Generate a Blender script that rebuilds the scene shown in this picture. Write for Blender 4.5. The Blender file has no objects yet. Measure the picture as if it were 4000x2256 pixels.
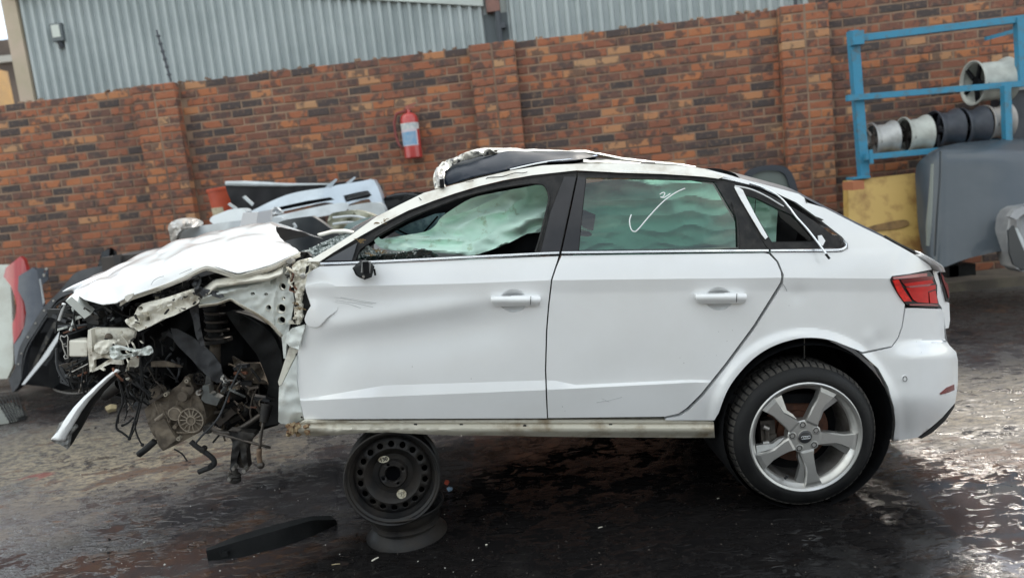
import bpy, math, random
from mathutils import Vector, noise, Matrix
from mathutils.geometry import delaunay_2d_cdt
random.seed(7)
R = math.radians
SC = bpy.context.scene

# ------------------------------------------------------------------ camera, sky, sun, exposure
H = 1.466                      # lens height above the yard
PITCH, ROLL = R(8.0), R(-6.2)  # looking slightly down, phone held a little tilted
FPX, CX, CY = 2890.0, 2000.0, 1128.0   # focal length of the phone in photo pixels (4000 wide)
FWD = Vector((0, math.cos(PITCH), -math.sin(PITCH)))
_U0 = Vector((0, math.sin(PITCH), math.cos(PITCH)))
RGT = Vector((1, 0, 0)) * math.cos(ROLL) + _U0 * math.sin(ROLL)
UPV = Vector((1, 0, 0)) * -math.sin(ROLL) + _U0 * math.cos(ROLL)
cam_data = bpy.data.cameras.new('camera')
cam = bpy.data.objects.new('camera', cam_data)
SC.collection.objects.link(cam)
M = Matrix((RGT, UPV, -FWD)).transposed().to_4x4()
M.translation = Vector((0, 0, H))
cam.matrix_world = M
cam_data.sensor_width = 36.0
cam_data.lens = 36.0 * FPX / 4000.0
cam_data.clip_start = 0.05
cam_data.clip_end = 600
cam_data.dof.use_dof = True
cam_data.dof.focus_distance = 3.05
cam_data.dof.aperture_fstop = 1.8
SC.camera = cam

SUN_EL, SUN_AZ = R(40), R(27)     # behind the car, a little to the right
world = bpy.data.worlds.new('World')
SC.world = world
world.use_nodes = True
wn, wl = world.node_tree.nodes, world.node_tree.links
wn.clear()
w_out = wn.new('ShaderNodeOutputWorld')
w_bg = wn.new('ShaderNodeBackground')
w_sky = wn.new('ShaderNodeTexSky')
w_sky.sky_type = 'NISHITA'
w_sky.sun_disc = False
w_sky.sun_elevation = SUN_EL
w_sky.sun_rotation = SUN_AZ
w_sky.altitude = 1500
w_sky.air_density = 1.0
w_sky.dust_density = 1.6
w_tc = wn.new('ShaderNodeTexCoord')
w_map = wn.new('ShaderNodeMapping')
w_map.inputs['Scale'].default_value = (1.0, 1.0, 2.2)
w_noise = wn.new('ShaderNodeTexNoise')
w_noise.inputs['Scale'].default_value = 2.3
w_noise.inputs['Detail'].default_value = 7
w_noise.inputs['Roughness'].default_value = 0.58
w_ramp = wn.new('ShaderNodeValToRGB')
w_ramp.color_ramp.elements[0].position = 0.44
w_ramp.color_ramp.elements[0].color = (0.35, 0.35, 0.35, 1)
w_ramp.color_ramp.elements[1].position = 0.60
w_ramp.color_ramp.elements[1].color = (1, 1, 1, 1)
w_mix = wn.new('ShaderNodeMixRGB')
w_mix.inputs['Color2'].default_value = (6.9, 7.15, 6.75, 1)
wl.new(w_tc.outputs['Generated'], w_map.inputs['Vector'])
wl.new(w_map.outputs['Vector'], w_noise.inputs['Vector'])
wl.new(w_noise.outputs['Fac'], w_ramp.inputs['Fac'])
wl.new(w_ramp.outputs['Color'], w_mix.inputs['Fac'])
wl.new(w_sky.outputs['Color'], w_mix.inputs['Color1'])
wl.new(w_mix.outputs['Color'], w_bg.inputs['Color'])
w_bg.inputs['Strength'].default_value = 0.12
wl.new(w_bg.outputs['Background'], w_out.inputs['Surface'])

sun_data = bpy.data.lights.new('sun', 'SUN')
sun_data.energy = 1.6
sun_data.angle = R(10)
sun_data.color = (1.0, 0.93, 0.83)
sun = bpy.data.objects.new('sun', sun_data)
SC.collection.objects.link(sun)
sdir = Vector((math.sin(SUN_AZ) * math.cos(SUN_EL), math.cos(SUN_AZ) * math.cos(SUN_EL), math.sin(SUN_EL)))
sun.rotation_euler = (-sdir).to_track_quat('-Z', 'Y').to_euler()
sun.location = sdir * 30

SC.view_settings.view_transform = 'Standard'
SC.view_settings.look = 'None'
SC.view_settings.exposure = 1.35
SC.view_settings.gamma = 1.0
SC.view_settings.use_curve_mapping = False
SC.cycles.max_bounces = 8
SC.cycles.transparent_max_bounces = 12
SC.cycles.caustics_reflective = False
SC.cycles.caustics_refractive = False
SC.cycles.sample_clamp_indirect = 6.0

# ------------------------------------------------------------------ geometry helpers
def ray(px, py):
    return RGT * ((px - CX) / FPX) - UPV * ((py - CY) / FPX) + FWD
def P(px, py, Y):              # the point at distance Y in front of the camera that the photo shows there
    d = ray(px, py)
    return d * (Y / d.y) + Vector((0, 0, H))
def G(px, py, z=0.0):          # the same on a level plane
    d = ray(px, py)
    return d * ((z - H) / d.z) + Vector((0, 0, H))
def PJ(q):
    v = q - Vector((0, 0, H))
    k = v.dot(FWD)
    return CX + FPX * v.dot(RGT) / k, CY - FPX * v.dot(UPV) / k
WK, WY = 0.0787, 7.82          # front face of the brick wall: Y = WY - WK * X
def WP(px, py, off=0.0):       # a point on the wall face (off metres in front of it)
    d = ray(px, py)
    t = (WY - off) / (d.y + WK * d.x)
    return d * t + Vector((0, 0, H))

class Thing:
    """An Empty at the base of a thing; its parts are meshes given in world coordinates."""
    def __init__(self, name, label, cat, loc=(0, 0, 0), group=None):
        self.o = bpy.data.objects.new(name, None)
        self.o.empty_display_size = 0.1
        SC.collection.objects.link(self.o)
        self.o.location = loc
        self.loc = Vector(loc)
        self.o['label'] = label
        self.o['category'] = cat
        if group: self.o['group'] = group

def mesh(name, vs, fs, mat, th=None, par=None, smooth=False, kind=None, label=None):
    """One mesh object; th = its thing, par = the part it belongs to (same origin)."""
    org = th.loc if th else Vector((0, 0, 0))
    me = bpy.data.meshes.new(name)
    me.from_pydata([tuple(Vector(v) - org) for v in vs], [], fs)
    me.update()
    if smooth:
        me.polygons.foreach_set('use_smooth', [True] * len(me.polygons))
    if isinstance(mat, (list, tuple)):
        for m in mat: me.materials.append(m)
    elif mat: me.materials.append(mat)
    o = bpy.data.objects.new(name, me)
    SC.collection.objects.link(o)
    if par is not None: o.parent = par
    elif th is not None: o.parent = th.o
    if kind: o['kind'] = kind
    if label: o['label'] = label
    return o

def tag(o, label, cat, group=None):
    o['label'] = label; o['category'] = cat
    if group: o['group'] = group
    return o

class MB:
    """collects shapes for one mesh"""
    def __init__(self): self.v, self.f, self.mi = [], [], []
    def add(self, vs, fs, mi=0):
        n = len(self.v)
        self.v += [Vector(v) for v in vs]
        self.f += [tuple(i + n for i in f) for f in fs]
        self.mi += [mi] * len(fs)
        return self
    def box(self, c, s, ax=None, mi=0):
        c = Vector(c); sx, sy, sz = (k / 2 for k in s)
        vs = [Vector((x, y, z)) for z in (-sz, sz) for y in (-sy, sy) for x in (-sx, sx)]
        if ax is not None: vs = [ax @ v for v in vs]
        return self.add([c + v for v in vs], [(0, 2, 3, 1), (4, 5, 7, 6), (0, 1, 5, 4), (2, 6, 7, 3), (0, 4, 6, 2), (1, 3, 7, 5)], mi)
    def tube(self, pts, r, n=8, mi=0, caps=True):
        pts = [Vector(p) for p in pts]
        rs = r if isinstance(r, (list, tuple)) else [r] * len(pts)
        ref = Vector((0, 0, 1)); vs = []; prev = None
        for i, p in enumerate(pts):
            t = (pts[min(i + 1, len(pts) - 1)] - pts[max(i - 1, 0)])
            if t.length < 1e-9: t = Vector((0, 0, 1))
            t.normalize()
            if prev is None:
                a = t.cross(ref)
                if a.length < 0.1: a = t.cross(Vector((1, 0, 0)))
            else:
                a = prev - t * prev.dot(t)
                if a.length < 1e-6: a = t.orthogonal()
            a.normalize(); prev = a
            b = t.cross(a)
            for k in range(n):
                w = 2 * math.pi * k / n
                vs.append(p + (a * math.cos(w) + b * math.sin(w)) * rs[i])
        fs = [(i * n + k, i * n + (k + 1) % n, (i + 1) * n + (k + 1) % n, (i + 1) * n + k)
              for i in range(len(pts) - 1) for k in range(n)]
        if caps:
            fs += [tuple(range(n - 1, -1, -1)), tuple((len(pts) - 1) * n + k for k in range(n))]
        return self.add(vs, fs, mi)
    def lathe(self, prof, c, axis, n=32, mi=0, a0=0.0, a1=2 * math.pi):
        """prof = [(radius, distance along axis)]"""
        axis = Vector(axis).normalized(); c = Vector(c)
        a = axis.orthogonal().normalized(); b = axis.cross(a)
        full = abs(a1 - a0 - 2 * math.pi) < 1e-6
        m = n if full else n + 1
        vs = []
        for r, d in prof:
            for k in range(m):
                w = a0 + (a1 - a0) * k / n
                vs.append(c + axis * d + (a * math.cos(w) + b * math.sin(w)) * r)
        fs = []
        for i in range(len(prof) - 1):
            for k in range(n):
                k2 = (k + 1) % m
                fs.append((i * m + k, i * m + k2, (i + 1) * m + k2, (i + 1) * m + k))
        return self.add(vs, fs, mi)
    def build(self, name, mat, th=None, par=None, smooth=False, kind=None, label=None):
        o = mesh(name, self.v, self.f, mat, th, par, smooth, kind, label)
        if isinstance(mat, (list, tuple)):
            o.data.polygons.foreach_set('material_index', self.mi)
        return o

def autosmooth(o, ang=35):
    me = o.data
    me.polygons.foreach_set('use_smooth', [True] * len(me.polygons))
    me.set_sharp_from_angle(angle=R(ang))
    return o

def inside(poly, x, y):
    c = False; j = len(poly) - 1
    for i in range(len(poly)):
        xi, yi = poly[i]; xj, yj = poly[j]
        if (yi > y) != (yj > y) and x < (xj - xi) * (y - yi) / (yj - yi) + xi: c = not c
        j = i
    return c
def resample(pl, g, closed=False):
    out = []; n = len(pl)
    for i in range(n if closed else n - 1):
        a, b = pl[i], pl[(i + 1) % n]
        d = math.dist(a[:2], b[:2]); k = max(1, int(math.ceil(d / g)))
        for s in range(k):
            out.append(tuple(a[q] + (b[q] - a[q]) * s / k for q in range(len(a))))
    if not closed: out.append(tuple(pl[-1]))
    return out
def spline(pl, k=6, closed=False):
    """Catmull-Rom through the points (tuples of any length)"""
    n = len(pl); out = []
    rng = range(n if closed else n - 1)
    for i in rng:
        p0 = pl[(i - 1) % n] if closed else pl[max(i - 1, 0)]
        p1 = pl[i]; p2 = pl[(i + 1) % n]
        p3 = pl[(i + 2) % n] if closed else pl[min(i + 2, n - 1)]
        for s in range(k):
            t = s / k
            out.append(tuple(0.5 * (2 * p1[q] + (p2[q] - p0[q]) * t + (2 * p0[q] - 5 * p1[q] + 4 * p2[q] - p3[q]) * t * t
                       + (3 * p1[q] - p0[q] - 3 * p2[q] + p3[q]) * t ** 3) for q in range(len(p1))))
    if not closed: out.append(tuple(pl[-1]))
    return out
def segdist(pt, a, b):
    ax, ay = a[:2]; bx, by = b[:2]
    dx, dy = bx - ax, by - ay
    L = dx * dx + dy * dy
    t = 0 if L == 0 else max(0, min(1, ((pt[0] - ax) * dx + (pt[1] - ay) * dy) / L))
    return math.hypot(pt[0] - ax - t * dx, pt[1] - ay - t * dy)

def panel_data(poly, Yf, g=14, holes=(), creases=(), skirt=0.02, back=False):
    """A sheet whose outline is traced at its own distance: Yf(px,py) gives the depth of every point;
    its border is turned back by skirt metres."""
    bnd = resample(poly, g, True)
    vs = list(bnd); es = [(i, (i + 1) % len(bnd)) for i in range(len(bnd))]
    loops = [list(range(len(bnd)))]
    for h in holes:
        hb = resample(h, g, True); n0 = len(vs)
        vs += hb; es += [(n0 + i, n0 + (i + 1) % len(hb)) for i in range(len(hb))]
        loops.append([n0 + i for i in range(len(hb))][::-1])
    bs = list(vs)
    def ok(x, y, m):
        if not inside(poly, x, y) or any(inside(h, x, y) for h in holes): return False
        return all(abs(x - b[0]) > m or abs(y - b[1]) > m for b in bs)
    cv = []
    for c in creases:
        last = None
        for q in resample(c, g):
            if ok(q[0], q[1], g * 0.35):
                vs.append(q[:2]); cv.append(q[:2])
                if last is not None: es.append((last, len(vs) - 1))
                last = len(vs) - 1
            else: last = None
    x0 = min(p[0] for p in poly); x1 = max(p[0] for p in poly)
    y0 = min(p[1] for p in poly); y1 = max(p[1] for p in poly)
    near = {}
    for b in bs + cv: near.setdefault((int(b[0] // g), int(b[1] // g)), []).append(b)
    yy = y0 + g * 0.5
    while yy < y1:
        xx = x0 + g * 0.5
        while xx < x1:
            if inside(poly, xx, yy) and not any(inside(h, xx, yy) for h in holes):
                ci, cj = int(xx // g), int(yy // g)
                if all((xx - b[0]) ** 2 + (yy - b[1]) ** 2 > (0.5 * g) ** 2
                       for i in (-1, 0, 1) for j in (-1, 0, 1) for b in near.get((ci + i, cj + j), ())):
                    vs.append((xx, yy))
            xx += g
        yy += g
    v2, e2, f2, ov, oe, of = delaunay_2d_cdt([Vector(v[:2]) for v in vs], es, [], 0, 1e-4)
    vv = [(v.x, v.y) for v in v2]
    w = [P(x, y, Yf(x, y)) for x, y in vv]
    fs = []
    for t in f2:
        cx_ = sum(vv[i][0] for i in t) / len(t); cy_ = sum(vv[i][1] for i in t) / len(t)
        if inside(poly, cx_, cy_) and not any(inside(h, cx_, cy_) for h in holes):
            a, b, c = (Vector((*vv[i], 0)) for i in t[:3])
            fs.append(tuple(t) if (b - a).cross(c - a).z < 0 else tuple(reversed(t)))
    if skirt:
        cnt = {}
        for f in fs:
            for i in range(len(f)):
                a, b = f[i], f[(i + 1) % len(f)]
                cnt[(a, b)] = 1
        edges = [e for e in cnt if (e[1], e[0]) not in cnt]
        m = {}
        def dup(i):
            if i not in m:
                m[i] = len(w); w.append(w[i] + Vector((0, skirt, 0)))
            return m[i]
        nf = len(fs)
        sk = [(b, a, dup(a), dup(b)) for a, b in edges]
        if back:
            n0 = len(w)
            base = [w[i] + Vector((0, skirt, 0)) for i in range(len(vv))]
            w += base
            fs += [tuple(n0 + i for i in reversed(f)) for f in fs[:nf]]
        fs += sk
    return w, fs
def panel(name, poly, Yf, mat, th, par=None, g=14, holes=(), creases=(), skirt=0.02, back=False, smooth=True, label=None, sharp=38):
    if not callable(Yf):
        Y0 = Yf; Yf = lambda x, y: Y0
    w, fs = panel_data(poly, Yf, g, holes, creases, skirt, back)
    o = mesh(name, w, fs, mat, th, par, smooth, None, label)
    if smooth: o.data.set_sharp_from_angle(angle=R(sharp))
    return o

def arc_resample(c, n):
    c = [Vector(p) for p in c]
    L = [0]
    for a, b in zip(c, c[1:]): L.append(L[-1] + (b - a).length)
    out = []; j = 0
    for i in range(n):
        s = L[-1] * i / (n - 1)
        while j < len(c) - 2 and L[j + 1] < s: j += 1
        d = L[j + 1] - L[j]
        out.append(c[j].lerp(c[j + 1], 0 if d == 0 else min(1, (s - L[j]) / d)))
    return out
def loft(name, curves, mat, th, par=None, n=40, sub=4, amp=0.0, freq=6.0, smooth=True, thick=0.0, sharp=45, ridged=False, seed=0, label=None, keep_ends=True):
    """Sheet through several world curves, optionally crumpled."""
    cs = [arc_resample(c, n) for c in curves]
    rows = []
    m = len(cs)
    for i in range(m - 1):
        p0 = cs[max(i - 1, 0)]; p1 = cs[i]; p2 = cs[i + 1]; p3 = cs[min(i + 2, m - 1)]
        for s in range(sub):
            t = s / sub
            rows.append([0.5 * (2 * b + (c - a) * t + (2 * a - 5 * b + 4 * c - d) * t * t + (3 * b - a - 3 * c + d) * t ** 3)
                         for a, b, c, d in zip(p0, p1, p2, p3)])
    rows.append(cs[-1])
    vs = []
    for i, r_ in enumerate(rows):
        for k, p in enumerate(r_):
            q = p.copy()
            if amp:
                e = 1.0
                if keep_ends: e = min(1, 3 * i / len(rows), 3 * (len(rows) - 1 - i) / len(rows) + 0.15)
                o = Vector((seed * 3.1, seed * 1.7, seed))
                if ridged:
                    nv = noise.noise_vector(q * freq + o)
                    d = Vector([abs(x) - 0.3 for x in nv])
                else: d = noise.noise_vector(q * freq + o)
                q += d * amp * e
            vs.append(q)
    fs = [(i * n + k, i * n + k + 1, (i + 1) * n + k + 1, (i + 1) * n + k) for i in range(len(rows) - 1) for k in range(n - 1)]
    o = mesh(name, vs, fs, mat, th, par, smooth, None, label)
    if smooth: o.data.set_sharp_from_angle(angle=R(sharp))
    if thick:
        md = o.modifiers.new('thickness', 'SOLIDIFY'); md.thickness = thick; md.offset = 0
    return o
def circle(cx, cy, rx, ry=None, n=20, a0=0):
    ry = ry or rx
    return [(cx + rx * math.cos(a0 + 2 * math.pi * i / n), cy + ry * math.sin(a0 + 2 * math.pi * i / n)) for i in range(n)]
def ptube(mb, pts, r, Y=None, n=8, k=5, mi=0):
    """tube through photo points (px,py[,Y]); r in photo pixels (about 1.05 mm each at the car)"""
    q = [(p[0], p[1], p[2] if len(p) > 2 else Y) for p in pts]
    if len(q) > 2 and k > 1: q = spline(q, k)
    w = [P(*p) for p in q]
    rr = [r * p[2] / FPX for p in q] if not isinstance(r, (list, tuple)) else r
    return mb.tube(w, rr, n, mi)

# ------------------------------------------------------------------ materials
def nodemat(name):
    m = bpy.data.materials.new(name); m.use_nodes = True
    nt = m.node_tree
    return m, nt.nodes, nt.links, nt.nodes['Principled BSDF']
def pm(name, col, rough=0.5, metal=0.0, col2=None, nscale=8.0, bump=0.0, bscale=60.0, coat=0.0, rough2=None, spec=0.5, detail=5, lo=0.4, hi=0.62, bdist=0.004):
    m, N, L, B = nodemat(name)
    B.inputs['Base Color'].default_value = (*col, 1)
    B.inputs['Roughness'].default_value = rough
    B.inputs['Metallic'].default_value = metal
    B.inputs['Specular IOR Level'].default_value = spec
    B.inputs['Coat Weight'].default_value = coat
    B.inputs['Coat Roughness'].default_value = 0.04
    tc = N.new('ShaderNodeTexCoord')
    if col2 is not None or rough2 is not None:
        n = N.new('ShaderNodeTexNoise')
        n.inputs['Scale'].default_value = nscale; n.inputs['Detail'].default_value = detail
        n.inputs['Roughness'].default_value = 0.6
        L.new(tc.outputs['Object'], n.inputs['Vector'])
        r = N.new('ShaderNodeMapRange')
        r.inputs['From Min'].default_value = lo; r.inputs['From Max'].default_value = hi
        L.new(n.outputs['Fac'], r.inputs['Value'])
        if col2 is not None:
            x = N.new('ShaderNodeMixRGB')
            x.inputs['Color1'].default_value = (*col, 1); x.inputs['Color2'].default_value = (*col2, 1)
            L.new(r.outputs['Result'], x.inputs['Fac']); L.new(x.outputs['Color'], B.inputs['Base Color'])
        if rough2 is not None:
            y = N.new('ShaderNodeMapRange')
            y.inputs['To Min'].default_value = rough; y.inputs['To Max'].default_value = rough2
            L.new(r.outputs['Result'], y.inputs['Value']); L.new(y.outputs['Result'], B.inputs['Roughness'])
    if bump:
        n = N.new('ShaderNodeTexNoise')
        n.inputs['Scale'].default_value = bscale; n.inputs['Detail'].default_value = 4
        L.new(tc.outputs['Object'], n.inputs['Vector'])
        b = N.new('ShaderNodeBump'); b.inputs['Strength'].default_value = bump; b.inputs['Distance'].default_value = bdist
        L.new(n.outputs['Fac'], b.inputs['Height']); L.new(b.outputs['Normal'], B.inputs['Normal'])
    return m
def pane_mat(name, tint, refl=(1, 1, 1), ior=1.5, rough=0.0, speck=0.0):
    """thin sheet of tinted glass"""
    m = bpy.data.materials.new(name); m.use_nodes = True
    N, L = m.node_tree.nodes, m.node_tree.links
    N.clear()
    out = N.new('ShaderNodeOutputMaterial'); mx = N.new('ShaderNodeMixShader')
    tr = N.new('ShaderNodeBsdfTransparent'); tr.inputs['Color'].default_value = (*tint, 1)
    gl = N.new('ShaderNodeBsdfGlossy'); gl.inputs['Roughness'].default_value = rough
    gl.inputs['Color'].default_value = (*refl, 1)
    fr = N.new('ShaderNodeFresnel'); fr.inputs['IOR'].default_value = ior
    L.new(fr.outputs['Fac'], mx.inputs['Fac']); L.new(tr.outputs['BSDF'], mx.inputs[1]); L.new(gl.outputs['BSDF'], mx.inputs[2])
    L.new(mx.outputs['Shader'], out.inputs['Surface'])
    return m
def brick_mat(name, attr, lo=0.0):
    m, N, L, B = nodemat(name)
    if attr:
        rn = N.new('ShaderNodeAttribute'); rn.attribute_name = 'rnd'; rnd = rn.outputs['Fac']
    else:
        rn = N.new('ShaderNodeObjectInfo'); rnd = rn.outputs['Random']
    ramp = N.new('ShaderNodeValToRGB'); cr = ramp.color_ramp; cr.interpolation = 'LINEAR'
    stops = [(0.0, (0.062, 0.048, 0.047)), (0.14, (0.075, 0.055, 0.052)), (0.22, (0.155, 0.075, 0.056)), (0.40, (0.22, 0.088, 0.056)),
             (0.60, (0.28, 0.103, 0.058)), (0.80, (0.35, 0.122, 0.060)), (0.92, (0.43, 0.165, 0.070)), (1.0, (0.45, 0.26, 0.14))]
    cr.elements[0].position = stops[0][0]; cr.elements[0].color = (*stops[0][1], 1)
    cr.elements[1].position = 1.0; cr.elements[1].color = (*stops[-1][1], 1)
    for p, c in stops[1:-1]:
        e = cr.elements.new(p); e.color = (*c, 1)
    sh = N.new('ShaderNodeMapRange'); sh.inputs['To Min'].default_value = lo; L.new(rnd, sh.inputs['Value'])
    L.new(sh.outputs['Result'], ramp.inputs['Fac'])
    ge = N.new('ShaderNodeNewGeometry')
    # burnt patches inside each brick
    n1 = N.new('ShaderNodeTexNoise'); n1.inputs['Scale'].default_value = 9.0; n1.inputs['Detail'].default_value = 4
    n1.inputs['Roughness'].default_value = 0.55
    L.new(ge.outputs['Position'], n1.inputs['Vector'])
    r1 = N.new('ShaderNodeMapRange'); r1.inputs['From Min'].default_value = 0.50; r1.inputs['From Max'].default_value = 0.57
    L.new(n1.outputs['Fac'], r1.inputs['Value'])
    m1 = N.new('ShaderNodeMixRGB'); m1.inputs['Color2'].default_value = (0.066, 0.053, 0.051, 1)
    r1b = N.new('ShaderNodeMath'); r1b.operation = 'MULTIPLY'; r1b.inputs[1].default_value = 0.75
    L.new(r1.outputs['Result'], r1b.inputs[0]); L.new(r1b.outputs[0], m1.inputs['Fac']); L.new(ramp.outputs['Color'], m1.inputs['Color1'])
    n2 = N.new('ShaderNodeTexNoise'); n2.inputs['Scale'].default_value = 26; n2.inputs['Detail'].default_value = 6; n2.inputs['Roughness'].default_value = 0.65
    L.new(ge.outputs['Position'], n2.inputs['Vector'])
    r2 = N.new('ShaderNodeMapRange'); r2.inputs['From Min'].default_value = 0.53; r2.inputs['From Max'].default_value = 0.72
    L.new(n2.outputs['Fac'], r2.inputs['Value'])
    r2b = N.new('ShaderNodeMath'); r2b.operation = 'MULTIPLY'; r2b.inputs[1].default_value = 0.55
    L.new(r2.outputs['Result'], r2b.inputs[0])
    m2 = N.new('ShaderNodeMixRGB'); m2.inputs['Color2'].default_value = (0.34, 0.215, 0.14, 1)
    L.new(r2b.outputs[0], m2.inputs['Fac']); L.new(m1.outputs['Color'], m2.inputs['Color1'])
    L.new(m2.outputs['Color'], B.inputs['Base Color'])
    B.inputs['Roughness'].default_value = 0.85
    b = N.new('ShaderNodeBump'); b.inputs['Strength'].default_value = 0.6; b.inputs['Distance'].default_value = 0.006
    L.new(n2.outputs['Fac'], b.inputs['Height']); L.new(b.outputs['Normal'], B.inputs['Normal'])
    return m
def paint_mat():
    m, N, L, B = nodemat('white_paint')
    ge = N.new('ShaderNodeNewGeometry')
    n = N.new('ShaderNodeTexNoise'); n.inputs['Scale'].default_value = 2.2; n.inputs['Detail'].default_value = 8; n.inputs['Roughness'].default_value = 0.62
    L.new(ge.outputs['Position'], n.inputs['Vector'])
    r = N.new('ShaderNodeMapRange'); r.inputs['From Min'].default_value = 0.42; r.inputs['From Max'].default_value = 0.75
    r.inputs['To Max'].default_value = 0.55
    L.new(n.outputs['Fac'], r.inputs['Value'])
    x = N.new('ShaderNodeMixRGB'); x.inputs['Color1'].default_value = (0.80, 0.81, 0.82, 1); x.inputs['Color2'].default_value = (0.70, 0.70, 0.69, 1)
    L.new(r.outputs['Result'], x.inputs['Fac'])
    # small chips and dirt specks
    v = N.new('ShaderNodeTexVoronoi'); v.inputs['Scale'].default_value = 26; L.new(ge.outputs['Position'], v.inputs['Vector'])
    n3 = N.new('ShaderNodeTexNoise'); n3.inputs['Scale'].default_value = 5; L.new(ge.outputs['Position'], n3.inputs['Vector'])
    a = N.new('ShaderNodeMath'); a.operation = 'LESS_THAN'; a.inputs[1].default_value = 0.045; L.new(v.outputs['Distance'], a.inputs[0])
    g = N.new('ShaderNodeMath'); g.operation = 'GREATER_THAN'; g.inputs[1].default_value = 0.60; L.new(n3.outputs['Fac'], g.inputs[0])
    k = N.new('ShaderNodeMath'); k.operation = 'MULTIPLY'; L.new(a.outputs[0], k.inputs[0]); L.new(g.outputs[0], k.inputs[1])
    y = N.new('ShaderNodeMixRGB'); y.inputs['Color2'].default_value = (0.28, 0.27, 0.26, 1)
    L.new(k.outputs[0], y.inputs['Fac']); L.new(x.outputs['Color'], y.inputs['Color1'])
    L.new(y.outputs['Color'], B.inputs['Base Color'])
    B.inputs['Roughness'].default_value = 0.32
    rr = N.new('ShaderNodeMapRange'); rr.inputs['To Min'].default_value = 0.03; rr.inputs['To Max'].default_value = 0.16
    L.new(n.outputs['Fac'], rr.inputs['Value']); L.new(rr.outputs['Result'], B.inputs['Coat Roughness'])
    B.inputs['Coat Weight'].default_value = 1.0
    return m
WHITE = paint_mat()
INNER = pm('cream_inner_paint', (0.78, 0.75, 0.66), 0.5, col2=(0.30, 0.24, 0.17), nscale=9, lo=0.56, hi=0.76, bump=0.25, bscale=25)
INNERG = pm('pale_grey_inner_paint', (0.70, 0.73, 0.70), 0.5, col2=(0.34, 0.30, 0.25), nscale=7, lo=0.56, hi=0.78, bump=0.2, bscale=25)
DIRTYW = pm('dirty_white_paint', (0.62, 0.59, 0.50), 0.55, col2=(0.24, 0.17, 0.09), nscale=7, lo=0.50, hi=0.70, bump=0.2, bscale=30, coat=0.2)
CREAM = pm('sunlit_worn_white_paint', (0.76, 0.74, 0.68), 0.4, col2=(0.55, 0.50, 0.42), nscale=8, lo=0.5, hi=0.72, coat=0.4, bump=0.15, bscale=18)  # white body paint, patchy wear, warm sunlight mixed into the colour
BLACKP = pm('black_plastic', (0.010, 0.011, 0.012), 0.55, col2=(0.026, 0.026, 0.027), nscale=7, bump=0.2, bscale=90, rough2=0.7, spec=0.28)
BLACKG = pm('black_gloss_trim', (0.012, 0.012, 0.015), 0.28, col2=(0.026, 0.025, 0.028), nscale=5, rough2=0.42, spec=0.4)
SEAL = pm('rubber_seal', (0.013, 0.013, 0.014), 0.6, col2=(0.032, 0.030, 0.029), nscale=22, bump=0.3, bscale=50, spec=0.28)
VOID = pm('dark_interior', (0.006, 0.0065, 0.008), 0.8, col2=(0.013, 0.013, 0.014), nscale=5, spec=0.12)
SOOT = pm('dark_engine_plastic', (0.014, 0.014, 0.015), 0.6, col2=(0.04, 0.036, 0.032), nscale=9, bump=0.4, bscale=40, spec=0.28)
DUSTY = pm('dusty_black_plastic', (0.055, 0.058, 0.064), 0.7, col2=(0.03, 0.031, 0.034), nscale=9, bump=0.5, bscale=35)
CAST = pm('dirty_cast_metal', (0.25, 0.205, 0.155), 0.7, 0.15, col2=(0.12, 0.098, 0.078), nscale=14, bump=0.5, bscale=60, rough2=0.8)
CASTL = pm('worn_cast_metal', (0.40, 0.34, 0.27), 0.6, 0.2, col2=(0.25, 0.21, 0.165), nscale=16, bump=0.4, bscale=60)
STEELD = pm('oily_steel', (0.085, 0.076, 0.068), 0.45, 0.6, col2=(0.13, 0.11, 0.095), nscale=12, bump=0.4, bscale=50)
STEEL = pm('bright_steel', (0.50, 0.49, 0.47), 0.35, 0.9, col2=(0.30, 0.28, 0.26), nscale=15, rough2=0.55)
RUSTY = pm('rusty_steel', (0.20, 0.085, 0.05), 0.75, 0.2, col2=(0.11, 0.055, 0.04), nscale=18, bump=0.4, bscale=70)
RUBBER = pm('tyre_rubber', (0.007, 0.007, 0.008), 0.5, col2=(0.012, 0.012, 0.012), nscale=10, bump=0.25, bscale=110, rough2=0.65, spec=0.3)
TREADM = pm('worn_tyre_tread', (0.035, 0.033, 0.031), 0.75, col2=(0.075, 0.068, 0.06), nscale=20, bump=0.4, bscale=90)
ALLOY = pm('silver_alloy', (0.60, 0.595, 0.58), 0.30, 0.8, col2=(0.52, 0.515, 0.50), nscale=11, rough2=0.46, coat=0.5)
ALLOYD = pm('dusty_alloy_barrel', (0.22, 0.21, 0.20), 0.55, 0.6, col2=(0.10, 0.09, 0.08), nscale=10)
CHROME = pm('chrome_trim', (0.80, 0.82, 0.85), 0.12, 1.0, rough2=0.3, nscale=30)
MINT = pm('mint_airbag_cloth', (0.56, 0.86, 0.72), 0.85, col2=(0.48, 0.78, 0.64), nscale=9, bump=0.25, bscale=160)
MINTD = pm('stained_mint_cloth', (0.66, 0.90, 0.78), 0.85, col2=(0.28, 0.36, 0.20), nscale=18, lo=0.58, hi=0.76, bump=0.3, bscale=160)
GLASS = pane_mat('tinted_glass', (0.44, 0.66, 0.58), ior=1.7)
GLASSC = pane_mat('pale_green_glass', (0.66, 0.82, 0.80), ior=1.5)
CRUMB = pm('crushed_safety_glass', (0.16, 0.19, 0.18), 0.25, 0.0, col2=(0.52, 0.56, 0.54), nscale=95, lo=0.48, hi=0.58, bump=1.0, bscale=110, detail=3, bdist=0.012)
SUNROOF = pm('dark_roof_glass', (0.010, 0.016, 0.027), 0.45, col2=(0.030, 0.036, 0.048), nscale=9, lo=0.5, hi=0.56, rough2=0.6, spec=0.10)
REDL = pm('red_lens', (0.62, 0.018, 0.016), 0.3, coat=0.12, col2=(0.5, 0.014, 0.012), nscale=10, spec=0.25)
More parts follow.
